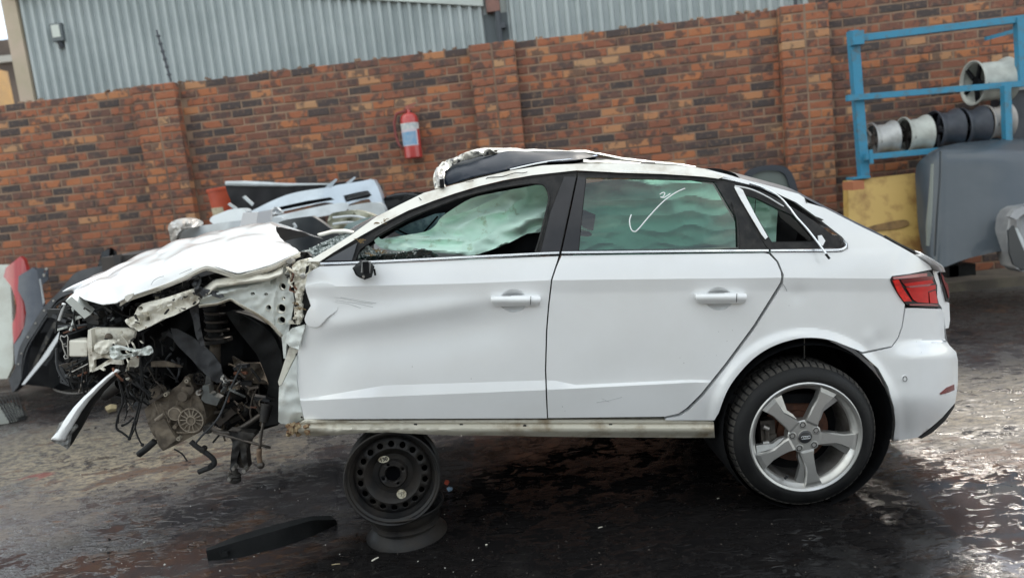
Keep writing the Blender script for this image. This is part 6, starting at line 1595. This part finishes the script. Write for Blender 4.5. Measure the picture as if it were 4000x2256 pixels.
B1 = [(940, 850), (1000, 815), (1090, 772), (1170, 748), (1290, 730), (1320, 722), (1420, 706), (1452, 700), (1470, 720), (1490, 770), (1500, 830), (1478, 850), (1450, 790), (1430, 778), (1350, 800), (1310, 796), (1270, 790), (1210, 802), (1120, 822), (1040, 840), (990, 862)]
b1 = bumper('car_bumper', 'pale silver blue bumper with grille openings lying on top of the heap', B1, lambda x, y: 6.3 + 0.0008 * abs(x - 1250) + 0.0016 * (800 - y), PALEB, thick=0.16, holes=[[(1030, 832), (1100, 806), (1200, 784), (1290, 770), (1306, 780), (1250, 790), (1120, 816), (1060, 830)], [(1340, 764), (1400, 750), (1436, 744), (1452, 762), (1438, 772), (1400, 778), (1350, 790)]])
for pts in ([(1270, 730), (1310, 698), (1316, 700), (1290, 734)], [(1350, 714), (1384, 690), (1388, 694), (1366, 716)]): panel('mounting_tab', pts, 6.28, PALEB, b1, g=20, skirt=0.03)
for pts in ([(946, 770), (956, 764), (990, 794), (984, 804)], [(888, 798), (896, 792), (926, 812), (918, 820)]): panel('mounting_tab', pts, 6.2, OFFW, b1, g=20, skirt=0.02)
B2 = [(820, 858), (828, 846), (850, 836), (900, 818), (945, 814), (962, 826), (948, 844), (990, 862), (1100, 838), (1250, 805), (1330, 792), (1360, 800), (1345, 826), (1240, 848), (1060, 880), (900, 900), (830, 872)]
bumper('car_bumper', 'white bumper with curled end lying below the pale blue one', B2, lambda x, y: 6.0 + 0.0010 * abs(x - 1080) + 0.0010 * (850 - y), OFFW, thick=0.14)
B3 = [(690, 915), (740, 890), (820, 876), (960, 858), (1080, 848), (1110, 858), (1090, 880), (960, 892), (800, 920), (700, 944), (686, 934)]
bumper('car_bumper', 'silver grey bumper sticking out of a torn plastic bag', B3, lambda x, y: 5.7 + 0.0008 * abs(x - 900) + 0.0012 * (900 - y), SILV, thick=0.16)
pb = Thing('plastic_bag', 'crumpled translucent plastic bag wrapped round the end of the grey bumper', 'bag', P(690, 940, 5.66))
BAGM = pm('milky_plastic_film', (0.50, 0.48, 0.45), 0.35, coat=0.5, col2=(0.36, 0.33, 0.30), nscale=9, bump=0.7, bscale=22)
def bagY(x, y): return 5.62 + 0.05 * nzv(x, y, 20) + 0.03 * abs(nzv(x, y, 9)) + 0.20 * ((x - 715) / 65.0) ** 2 + 0.18 * ((y - 895) / 55.0) ** 2
panel('film', spline([(656, 886), (668, 868), (700, 854), (744, 852), (782, 868), (770, 884), (730, 890), (700, 905), (690, 930), (682, 950), (668, 946), (662, 915)], 4, True), bagY, BAGM, pb, g=6, skirt=0.06, sharp=25)
B4 = [(880, 724), (890, 718), (1100, 716), (1330, 712), (1420, 700), (1420, 760), (1200, 800), (940, 830), (900, 780)]
b4 = bumper('car_bumper', 'black bumper standing behind the pale blue one, white along its top edge', B4, lambda x, y: 7.0, BLACKG, thick=0.2)
mb = MB(); ptube(mb, [(882, 717), (960, 717), (1120, 722), (1300, 719)], [0.022, 0.026, 0.016, 0.006], 6.98, 8, 1); mb.build('top_edge', OFFW, b4)
B5 = [(1290, 838), (1330, 826), (1400, 822), (1470, 846), (1500, 870), (1520, 900), (1450, 905), (1380, 915), (1310, 918), (1280, 880)]
YLW = pm('yellowed_plastic', (0.42, 0.41, 0.31), 0.4, coat=0.4, col2=(0.25, 0.26, 0.20), nscale=6)
b5 = bumper('headlamp_shell', 'yellowed plastic lamp shell lying at the foot of the heap', B5, lambda x, y: 5.4 + 0.05 * nzv(x, y, 30), YLW, thick=0.12)
b5.o['category'] = 'car part'; del b5.o['group']
for q in ([(1300, 850), (1400, 845), (1500, 885)], [(1300, 875), (1380, 868), (1470, 890)]):
    mb = MB(); ptube(mb, q, 5, 5.36, 6, 4); mb.build('shell_rib', OFFW, b5)
B6 = [(1360, 812), (1380, 800), (1470, 790), (1500, 812), (1500, 850), (1440, 840), (1392, 850), (1372, 838)]
b6 = bumper('car_bumper', 'greyish white bumper corner hanging over the yellowed lamp shell', B6, lambda x, y: 6.1, OFFW, thick=0.15)
# dark plates beside and below
DK = Thing('dark_wing_liner', 'dark plastic panel standing just behind the bonnet edge', 'car part', P(1180, 960, 4.9))
panel('liner', spline([(1084, 876), (1120, 858), (1200, 846), (1230, 850), (1300, 900), (1340, 935), (1260, 985), (1150, 990), (1100, 930)], 3, True), lambda x, y: 4.9 + 0.1 * ((x - 1180) / 100.0) ** 2, pm('blue_black_plastic', (0.022, 0.027, 0.032), 0.45, col2=(0.04, 0.045, 0.05), nscale=5), DK, g=20, skirt=0.08)
mb = MB(); ptube(mb, [(1146, 872), (1156, 885), (1150, 892)], 6, 4.86, 6, 3); mb.build('liner_clip', SILV, DK)
SG = Thing('loose_windscreen', 'pale green sheet of glass behind the front pillar', 'windscreen', P(1420, 930, 5.0))
panel('glass_sheet', [(1335, 898), (1360, 872), (1430, 850), (1470, 845), (1470, 875), (1400, 905), (1350, 925)], 5.0, pm('pale_green_glass_sheet', (0.20, 0.28, 0.28), 0.15, coat=0.5), SG, g=25, skirt=0.006)
bx_ = Thing('white_carton', 'folded white carton standing on the bumper heap above the bonnet', 'carton', P(1000, 880, 5.5))
for i, pts in enumerate(([(936, 886), (950, 830), (1008, 828), (1002, 876)], [(1003, 876), (1009, 828), (1060, 818), (1056, 862)])):
    panel('carton_side', pts, (lambda i: lambda x, y: 5.45 + (0.0016 if i else -0.0012) * (x - 1005))(i), pm('carton_white', (0.60, 0.60, 0.62), 0.8) if i == 0 else bpy.data.materials['carton_white'], bx_, g=20, skirt=0.03)
cl2 = MB()
cloth2 = tag(panel('white_rag', spline([(1056, 822), (1075, 808), (1096, 824), (1100, 834), (1060, 846)], 3, True), crump(5.7, 0.06, 14), pm('white_cloth', (0.62, 0.64, 0.66), 0.9), None, g=8, skirt=0.05), 'small white rag caught behind the carton', 'rag')
pc = P(895, 790, 7.45)
bk = Thing('paint_bucket', 'orange red plastic bucket with cream label standing behind the bumpers', 'bucket', Vector((pc.x, pc.y, pc.z - 0.25)))
BUCK = pm('orange_red_plastic', (0.50, 0.075, 0.025), 0.5, col2=(0.42, 0.06, 0.025), nscale=6)
base = Vector((pc.x, pc.y, pc.z - 0.24)); top_ = base + Vector((-0.02, 0, 0.40))
mb = MB(); mb.lathe([(0.0, 0), (0.150, 0), (0.172, 0.36), (0.180, 0.36), (0.182, 0.385), (0.172, 0.39), (0.166, 0.37), (0.14, 0.05), (0.0, 0.04)], base, (-0.04, 0, 1), 32); autosmooth(mb.build('bucket_body', BUCK, bk), 40)
mb = MB(); v = []
for i in range(9):
    a = R(195) + R(75) * i / 8
    for z in (0.03, 0.20): v.append(base + Vector((-0.04 * z + math.cos(a) * (0.154 + 0.061 * z), math.sin(a) * (0.154 + 0.061 * z), z)))
mb.add(v, [(2 * i, 2 * i + 2, 2 * i + 3, 2 * i + 1) for i in range(8)]); mb.build('label_patch', pm('cream_label', (0.55, 0.48, 0.34), 0.7, col2=(0.30, 0.22, 0.13), nscale=22, lo=0.54, hi=0.66), bk)
mb = MB(); mb.tube([base + Vector((0.18, 0, 0.37)), base + Vector((0.10, -0.15, 0.41)), base + Vector((-0.05, -0.19, 0.40)), base + Vector((-0.2, 0, 0.37))], 0.004, 6); mb.build('bail_handle', STEELD, bk)
shelf = Thing('timber_crate', 'dark crate against the wall that carries the orange bucket', 'crate', (pc.x, pc.y, 0))
mb = MB(); mb.box((pc.x + 0.3, pc.y + 0.02, (pc.z - 0.25) / 2), (1.1, 0.6, pc.z - 0.25)); mb.build('crate_body', CRM, shelf)
for k in range(3):
    mb = MB(); mb.box((pc.x + 0.3, pc.y - 0.30, 0.3 + 0.45 * k), (1.12, 0.03, 0.10)); mb.build('crate_slat', CRM, shelf)
dk2 = Thing('black_scrap_panel', 'low dark heap of scrap panels behind the roof pillar', 'car part', P(1590, 800, 6.6))
panel('panel_skin', spline([(1480, 800), (1520, 762), (1580, 750), (1660, 756), (1700, 790), (1700, 900), (1480, 900)], 3, True), crump(6.6, 0.06, 40), BLACKP, dk2, g=20, skirt=0.3)
mb = MB(); ptube(mb, [(1510, 770), (1580, 758), (1650, 768)], 6, 6.5, 6, 3); mb.build('panel_edge', DUSTY, dk2)

# ------------------------------------------------------------------ fenders leaning on the wall, far left
lf = Thing('white_door_skin', 'pale grey white door panel leaning on the wall at the far left', 'car part', P(20, 1485, 7.3))
panel('skin', [(-190, 1050), (-60, 1034), (30, 1034), (36, 1042), (44, 1150), (50, 1280), (52, 1400), (50, 1430), (28, 1478), (-60, 1480), (-190, 1490)], leanY(7.1, 1480, 0.0016), pm('pale_green_white', (0.55, 0.58, 0.53), 0.6, col2=(0.46, 0.47, 0.42), nscale=4), lf, g=24, skirt=0.04)
rf_ = Thing('red_fender', 'red car fender with wheel arch leaning between the white and dark panels', 'fender', P(70, 1400, 7.2))
REDP = pm('red_car_paint', (0.42, 0.03, 0.032), 0.3, coat=0.9, col2=(0.36, 0.03, 0.03), nscale=4)
panel('fender_skin', [(14, 1080), (22, 1046), (79, 1001), (92, 1013), (111, 1066), (116, 1140), (100, 1170), (102, 1200), (100, 1222), (92, 1278), (70, 1318), (53, 1343), (49, 1300), (48, 1263), (58, 1240), (63, 1220), (64, 1190), (58, 1160), (41, 1114)], lambda x, y: 7.08 + 0.0012 * (1400 - y) + 0.0000 * x + 0.05 * ((x - 60) / 50.0) ** 2, REDP, rf_, g=8, skirt=0.05)
dfn = Thing('dark_fender', 'dark blue grey car fender with bolt bracket leaning beside the red one', 'fender', P(140, 1400, 7.0))
DBL = pm('dark_blue_grey_paint', (0.045, 0.055, 0.075), 0.5, coat=0.3, col2=(0.07, 0.08, 0.10), nscale=6)
panel('fender_skin', [(58, 1114), (72, 1078), (128, 1044), (142, 1052), (150, 1080), (158, 1140), (168, 1190), (178, 1260), (150, 1330), (120, 1400), (80, 1440), (58, 1420), (54, 1345), (80, 1310), (96, 1270), (102, 1220), (94, 1178), (74, 1140)], lambda x, y: 7.0 + 0.0013 * (1420 - y) + 0.04 * ((x - 120) / 60.0) ** 2, DBL, dfn, g=9, skirt=0.04)
panel('bolt_bracket', [(142, 1046), (188, 1048), (188, 1092), (162, 1114), (152, 1090)], lambda x, y: 7.38, DBL, dfn, g=9, skirt=0.01, holes=[circle(174, 1060, 4, None, 8)])
for x, y in ((182, 1050), (173, 1074)):
    mb = MB(); mb.lathe([(0.0, 0.006), (0.014, 0.005), (0.016, 0.0)], P(x, y, 7.36), WAX, 10); mb.build('bracket_bolt', STEEL, dfn)
panel('fender_edge', [(152, 1090), (158, 1088), (174, 1180), (168, 1190)], 7.2, SILV, dfn, g=12, skirt=0.01)
ba = Thing('black_bumper', 'big black bumper with wheel arch standing on end behind the crashed nose', 'bumper', P(60, 1530, 6.7))
oa = spline([(34, 1482), (56, 1440), (66, 1400), (78, 1352), (120, 1278), (169, 1200), (231, 1138), (262, 1100), (289, 1070), (337, 1049), (448, 1034), (560, 1040)], 4)
ia = spline([(560, 1150), (400, 1140), (300, 1143), (236, 1162), (196, 1206), (142, 1288), (98, 1360), (84, 1424), (78, 1494), (48, 1534)], 4)
def baY(x, y): return 6.45 + 0.0006 * (1500 - y) * 1.2
panel('arch_skin', oa + ia, baY, pm('scuffed_black_bumper', (0.028, 0.030, 0.035), 0.5, col2=(0.06, 0.062, 0.068), nscale=7, bump=0.3, bscale=40), ba, g=10, skirt=0.10)
mb = MB(); q_ = [(84, 1482), (92, 1424), (108, 1362), (150, 1288), (204, 1210), (240, 1174), (290, 1160)]; ptube(mb, q_, 3.0, 6.42, 6, 4); mb.build('arch_lip', DUSTY, ba)
for i, (x, y) in enumerate(((73, 1422), (85, 1380), (110, 1316), (140, 1262), (174, 1212), (210, 1174))):
    mb = MB(); mb.lathe([(0.0, 0.006), (0.010, 0.004)], P(x, y, baY(x, y) - 0.002), WAX, 8); mb.build('rivet', STEEL, ba)
panel('bumper_inner', [(86, 1500), (100, 1400), (150, 1300), (205, 1215), (260, 1170), (420, 1160), (520, 1200), (520, 1560), (300, 1540), (180, 1510)], crump(6.9, 0.08, 70), VOID, ba, g=30, skirt=0.02)
panel('liner_strip', [(88, 1500), (116, 1450), (140, 1400), (180, 1310), (222, 1236), (280, 1170), (290, 1174), (236, 1240), (196, 1316), (158, 1388), (148, 1410), (140, 1440), (110, 1480)], crump(6.55, 0.02, 40), pm('dirty_liner', (0.10, 0.092, 0.08), 0.8, col2=(0.03, 0.03, 0.032), nscale=12, lo=.45, hi=.55), ba, g=9, skirt=0.02)
ss = Thing('silver_trim_strip', 'straight silver trim strip leaning against the black bumper', 'trim', P(90, 1500, 6.2))
panel('strip', [(84, 1502), (100, 1478), (160, 1400), (236, 1288), (250, 1284), (244, 1300), (190, 1388), (130, 1460), (96, 1500)], leanY(6.2, 1500, 0.0008), pm('brushed_strip', (0.50, 0.51, 0.52), 0.4, 0.5), ss, g=12, skirt=0.02)
panel('strip_back', [(160, 1402), (236, 1296), (246, 1298), (200, 1400), (180, 1428), (150, 1420)], leanY(6.24, 1500, 0.0008), DUSTY, ss, g=12, skirt=0.02)
bl_ = Thing('black_mudguard', 'torn black mudguard sticking up behind the bonnet tip', 'car part', P(430, 1060, 7.2))
panel('guard', [(372, 1060), (384, 1030), (395, 985), (427, 968), (446, 980), (452, 1000), (470, 1008), (478, 1040), (470, 1070)], crump(7.2, 0.10, 30), BLACKP, bl_, g=9, skirt=0.04)
panel('guard_rib', [(398, 986), (412, 978), (428, 970), (424, 1000), (410, 1040), (396, 1042)], 7.12, pm('blue_black_rib', (0.04, 0.045, 0.055), 0.5), bl_, g=10, skirt=0.02)
# mesh grille lying in the puddle, wire loop
mg = Thing('mesh_grille', 'black wire mesh lying on the wet floor at the left edge', 'grille', G(40, 1560))
for k in range(9):
    a, b_ = G(-30 + 8 * k, 1540 + 13 * k, 0.012), G(72 + 4 * k, 1526 + 13 * k, 0.012)
    mb = MB(); mb.tube([a, b_], 0.004, 5); mb.build('mesh_wire', BLACKP, mg)
for k in range(7):
    a, b_ = G(-20 + 14 * k, 1538 - 2 * k, 0.02), G(40 + 9 * k, 1640 - 3 * k, 0.02)
    mb = MB(); mb.tube([a, b_], 0.004, 5); mb.build('mesh_wire', BLACKP, mg)
pw = MB(); pv = [G(-60, 1600), G(70, 1560), G(96, 1590), G(112, 1620), G(100, 1640), G(30, 1655), G(-60, 1668)]
pw.add([v + Vector((0, 0, 0.005)) for v in pv], [tuple(range(len(pv)))])
pud = pw.build('puddle', pm('standing_water', (0.03, 0.03, 0.03), 0.03, spec=0.6)); pud['kind'] = 'structure'; pud['label'] = 'sky-bright puddle on the yard floor'
wlp = MB(); q_ = [G(x, y, 0.01 + 0.05 * (y < 1480)) for x, y in ((245, 1470), (205, 1490), (212, 1520), (270, 1535), (330, 1530), (390, 1505))]
wlp.tube([Vector(p) for p in spline([tuple(p) for p in q_], 5)], 0.005, 5)
tag(wlp.build('wire_loop', pm('grey_wire', (0.30, 0.28, 0.26), 0.5)), 'thin grey wire looped on the floor under the crashed nose', 'wire')

# ------------------------------------------------------------------ blue rack with wheel rims, right
BLUE = pm('sky_blue_paint', (0.040, 0.24, 0.39), 0.55, col2=(0.09, 0.16, 0.20), nscale=14, lo=0.5, hi=0.7, bump=0.2, bscale=30)
rk = Thing('steel_rack', 'sky blue tubular steel rack standing against the wall', 'rack', P(3372, 690, 6.9))
def rbar(name, a, b, w, Y, Y2=None):
    p0, p1 = P(*a, Y), P(*b, Y2 or Y)
    d = (p1 - p0).normalized(); u = Vector((0, -1, 0)); s = d.cross(u).normalized(); u = s.cross(d).normalized(); h = w * Y / FPX / 2
    v = [p + s * (i * h) + u * (j * h) for p in (p0, p1) for i, j in ((-1, -1), (1, -1), (1, 1), (-1, 1))]
    mb = MB(); mb.add(v, [(0, 1, 2, 3), (7, 6, 5, 4)] + [(i, 4 + i, 4 + (i + 1) % 4, (i + 1) % 4) for i in range(4)]); mb.build(name, BLUE, rk)
rbar('post', (3330, 122), (3374, 696), 33, 6.9)
rbar('post', (3978, 70), (3990, 335), 26, 6.85)
rbar('post', (3928, 335), (3945, 900), 26, 6.75)
rbar('beam', (3345, 152), (4060, 66), 25, 6.86)
rbar('beam', (3308, 384), (4060, 322), 22, 6.84)
rbar('beam', (3378, 614), (3960, 560), 22, 6.82)
rbar('beam', (3378, 600), (3960, 545), 18, 7.25)
rbar('brace', (3850, 152), (3975, 118), 14, 7.1)
rbar('post', (3400, 585), (3404, 640), 12, 6.8)
mb = MB(); c_ = P(3352, 694, 6.88); mb.box(c_, (0.16, 0.14, 0.02)); mb.build('foot_plate', BLUE, rk)
mb = MB(); c_ = P(3345, 150, 6.85); mb.box(c_, (0.10, 0.09, 0.12)); mb.build('socket', BLUE, rk)
rdir = (P(3960, 545, 6.85) - P(3378, 600, 6.85)); rdir.z *= 0.2; rdir.normalize()
raxis = (rdir + Vector((0, -0.03, 0))).normalized()
def rim_thing(label, px, py, r, w, mat, Y, face_mat):
    c_ = P(px, py, Y); t = Thing('wheel_rim', label, 'wheel rim', (c_.x, c_.y, c_.z - r), 'wheel rims stored on the blue rack')
    mb = MB(); mb.lathe([(r - 0.03, -w / 2 + 0.02), (r - 0.012, -w / 2), (r, -w / 2), (r, -w / 2 + 0.012), (r - 0.014, -w / 2 + 0.03), (r - 0.030, -w / 2 + 0.06), (r - 0.030, w / 2 - 0.07), (r - 0.008, w / 2 - 0.03), (r, w / 2 - 0.010), (r, w / 2)], c_, raxis, 40)
    autosmooth(mb.build('barrel', mat, t), 45)
    mb = MB(); mb.lathe([(0.0, -w / 2 + 0.035), (0.045, -w / 2 + 0.03), (0.06, -w / 2 + 0.05)], c_, raxis, 20); mb.build('hub', face_mat, t)
    a = raxis.orthogonal().normalized(); b_ = raxis.cross(a)
    for k in range(5):
        q = 2 * math.pi * k / 5; dr = a * math.cos(q) + b_ * math.sin(q)
        mb = MB(); mb.tube([c_ + raxis * (-w / 2 + 0.04) + dr * 0.05, c_ + raxis * (-w / 2 + 0.03) + dr * (r - 0.02)], [0.022, 0.018], 6); mb.build('spoke', face_mat, t)
    mb = MB(); mb.lathe([(0.0, w / 2 - 0.08), (r - 0.03, w / 2 - 0.08)], c_, raxis, 30); mb.build('inner_disc', VOID, t)
RS = pm('silver_rim', (0.50, 0.50, 0.49), 0.45, 0.4, col2=(0.36, 0.36, 0.35), nscale=7)
RW = pm('whitish_rim', (0.50, 0.52, 0.48), 0.5, col2=(0.38, 0.39, 0.36), nscale=7)
RB = pm('blackish_rim', (0.03, 0.036, 0.048), 0.5, col2=(0.05, 0.055, 0.07), nscale=7)
RT = pm('warm_grey_rim', (0.48, 0.44, 0.41), 0.5, col2=(0.36, 0.33, 0.31), nscale=6)
rim_thing('silver rim at the post end of the lower rack shelf', 3444, 544, 0.165, 0.215, RS, 7.02, ALLOYD)
rim_thing('greenish white rim, second from the post on the lower shelf', 3572, 527, 0.175, 0.215, RW, 7.0, SOOT)
rim_thing('black rim just right of the greenish white one', 3690, 505, 0.182, 0.21, RB, 6.98, RB)
rim_thing('black rim next to the warm grey one', 3792, 495, 0.182, 0.20, RB, 6.96, RB)
rim_thing('warm grey rim at the right end of the lower shelf', 3888, 478, 0.168, 0.20, RT, 6.94, SOOT)
rim_thing('large pale rim with dark hollow face on the upper shelf', 3865, 318, 0.205, 0.32, RW, 7.05, VOID)
rim_thing('small white rim at the right edge of the upper shelf', 3965, 300, 0.095, 0.22, RW, 7.0, SOOT)
yb = Thing('yellow_cabinet_door', 'rust-stained yellow steel cabinet door leaning under the rack', 'cabinet door', P(3450, 980, 6.6))
YEL = pm('stained_yellow_paint', (0.50, 0.33, 0.10), 0.6, col2=(0.24, 0.12, 0.035), nscale=5, lo=0.46, hi=0.66, bump=0.2, bscale=30)
panel('door_sheet', [(3312, 706), (3584, 676), (3596, 980), (3500, 1010), (3320, 1020)], leanY(6.6, 900, 0.0012), YEL, yb, g=24, skirt=0.10)
panel('rust_dent', spline([(3380, 892), (3440, 874), (3530, 858), (3552, 874), (3520, 890), (3440, 900), (3395, 906)], 4, True), leanY(6.59, 900, 0.0012), pm('brown_rust', (0.24, 0.14, 0.05), 0.8, col2=(0.12, 0.07, 0.03), nscale=9), yb, g=16, skirt=0.01)
br1 = MB(); br1.box(P(3333, 724, 6.6), (0.10, 0.2, 0.075)); tag(br1.build('loose_brick', pm('orange_brick', (0.42, 0.16, 0.08), 0.9, bump=0.5, bscale=30)), 'single orange brick lying on top of the yellow door', 'brick')
hd = Thing('dark_bonnet', 'large dark blue grey car bonnet leaning upright beside the yellow door', 'bonnet', P(3750, 1040, 6.2))
HDM = pm('dark_slate_paint', (0.034, 0.047, 0.060), 0.35, coat=0.25, col2=(0.05, 0.062, 0.074), nscale=2.5, rough2=0.5)
HD = spline([(3584, 660), (3612, 618), (3662, 582), (3740, 560), (3860, 548), (4000, 540), (4160, 545), (4230, 640), (4240, 900), (4120, 960), (3927, 978), (3778, 1010), (3690, 1042), (3660, 1036), (3620, 1000), (3596, 900), (3586, 760)], 4, True)
panel('bonnet_skin', HD, lambda x, y: 6.0 + 0.0012 * (1040 - y) + 0.22 * (max(0, 3700 - x) / 115.0) ** 2 + 0.18 * (max(0, 640 - y) / 95.0) ** 2 - 0.05 * math.exp(-((x - 3900) / 160.0) ** 2), HDM, hd, g=14, skirt=0.03)
mb = MB(); ptube(mb, [(3674, 590), (3672, 700), (3660, 850), (3652, 1000)], 4, 6.02, 6, 5); mb.build('bonnet_crease', HDM, hd)
mb = MB(); ptube(mb, [(3642, 640), (3636, 760), (3628, 880), (3624, 960)], [0.010, 0.016, 0.022, 0.012], 6.0, 6, 1); mb.build('bonnet_scuff', pm('scuffed_paint', (0.22, 0.24, 0.22), 0.5), hd)
ft = MB(); ft.box(P(3730, 1052, 6.4), (0.24, 0.2, 0.10)); ft.box(P(3700, 1040, 6.4), (0.08, 0.2, 0.16)); tag(ft.build('rubber_block', BLACKP), 'black rubber block under the corner of the dark bonnet', 'block')
hl_ = Thing('silver_headlamp', 'silver headlamp unit cut off by the right edge of the picture', 'headlamp', P(3985, 1060, 5.9))
SLV = pm('silver_plastic', (0.27, 0.27, 0.27), 0.3, coat=0.6, col2=(0.19, 0.19, 0.20), nscale=5)
panel('lamp_shell', [(3940, 850), (3956, 822), (3985, 806), (4100, 790), (4110, 900), (4100, 1060), (3992, 1062), (3956, 1040), (3938, 985), (3931, 915)], lambda x, y: 5.85 + 0.0004 * (1000 - y) + 0.09 * sstep(3990, 3930, x), SLV, hl_, g=9, skirt=0.15, sharp=15)
panel('lamp_top', [(3944, 846), (3962, 822), (4000, 806), (4100, 798), (4100, 826), (4000, 836), (3970, 858)], lambda x, y: 5.80 + 0.0012 * (850 - y), SLV, hl_, g=12, skirt=0.05, sharp=15)
panel('lamp_grille', [(3940, 900), (3960, 880), (3980, 930), (4004, 985), (4060, 1020), (4060, 1050), (4000, 1054), (3960, 1034), (3944, 985)], 5.79, pm('dark_grille', (0.05, 0.055, 0.06), 0.3, coat=0.5), hl_, g=12, skirt=0.02)
panel('lamp_lens', spline([(3945, 960), (3958, 925), (3985, 950), (4060, 1000), (4060, 1040), (3980, 1040), (3955, 1010)], 4, True), lambda x, y: 5.82, pm('lens_blue', (0.06, 0.09, 0.12), 0.1, coat=0.8), hl_, g=14, skirt=0.02)
panel('lamp_edge', [(3966, 900), (3974, 890), (3996, 930), (4010, 980), (4000, 985), (3985, 945)], 5.80, OFFW, hl_, g=12, skirt=0.02)
bxr = Thing('black_box', 'black box behind the rack at the right edge', 'box', P(3990, 540, 7.0))
mb = MB(); a_, b_ = P(3950, 355, 7.05), P(4100, 560, 7.05); mb.box(((a_.x + b_.x) / 2, 7.2, (a_.z + b_.z) / 2), (b_.x - a_.x, 0.3, a_.z - b_.z)); mb.build('box_body', RB, bxr)
mb = MB(); mb.box(((a_.x + b_.x) / 2, 7.18, a_.z + 0.012), (b_.x - a_.x + 0.04, 0.36, 0.03)); mb.build('box_lid', SILV, bxr)
dg = Thing('dark_tailgate_glass', 'dark framed rear window leaning on the wall behind the car roof', 'window', P(3010, 760, 6.9))
DG = spline([(2905, 740), (2912, 690), (2930, 664), (2980, 648), (3040, 645), (3080, 660), (3104, 700), (3120, 760), (3130, 800), (2900, 800)], 4, True)
DGi = [(x_, y_) for x_, y_ in spline([(2930, 750), (2936, 696), (2960, 674), (3010, 666), (3060, 676), (3082, 720), (3090, 790), (2925, 790)], 4, True)]
panel('frame', DG, 7.1, pm('blue_black_frame', (0.035, 0.042, 0.055), 0.5), dg, g=12, skirt=0.06, holes=[DGi])
panel('pane', DGi, 7.13, pm('grey_green_pane', (0.14, 0.165, 0.155), 0.15, coat=0.6), dg, g=24, skirt=0.006)

# grit, chips of glass and plastic scattered over the yard
rr = random.Random(77)
def scatter(name, n, area, smin, smax, mat, lab, skip=None):
    mb = MB(); k = 0
    while k < n:
        px, py = rr.uniform(area[0], area[2]), rr.uniform(area[1], area[3]) ** 1.0
        q = G(px, py); s = rr.uniform(smin, smax) * rr.uniform(0.4, 1.0); k += 1
        a = rr.uniform(0, 6.28); t = rr.uniform(-.5, .5)
        vs = [Vector((s * rr.uniform(.5, 1), 0, 0)), Vector((0, s * rr.uniform(.5, 1), 0)), Vector((-s * rr.uniform(.5, 1), 0, 0)), Vector((0, -s * rr.uniform(.5, 1), 0)), Vector((0, 0, s * rr.uniform(.3, .9)))]
        M3 = Matrix.Rotation(a, 3, 'Z') @ Matrix.Rotation(t, 3, 'X')
        z0 = gz(q.x, q.y)
        mb.add([Vector((q.x, q.y, z0 + 0.001)) + M3 @ v for v in vs], [(0, 1, 4), (1, 2, 4), (2, 3, 4), (3, 0, 4)])
    o = mb.build(name, mat, kind='stuff'); o['label'] = lab; return o
GRIT = pm('grit', (0.05, 0.045, 0.04), 0.9, col2=(0.12, 0.10, 0.085), nscale=3)
scatter('gravel', 1100, (0, 1560, 4000, 2256), 0.002, 0.006, GRIT, 'fine grit and small stones scattered over the yard floor')
scatter('debris', 110, (300, 1600, 1900, 2240), 0.003, 0.008, pm('pale_chips', (0.55, 0.54, 0.50), 0.4), 'pale chips of glass and paint under the wrecked front end')
scatter('rubble', 120, (200, 1560, 1700, 2200), 0.006, 0.016, BLACKP, 'black plastic crumbs under the wrecked front end')
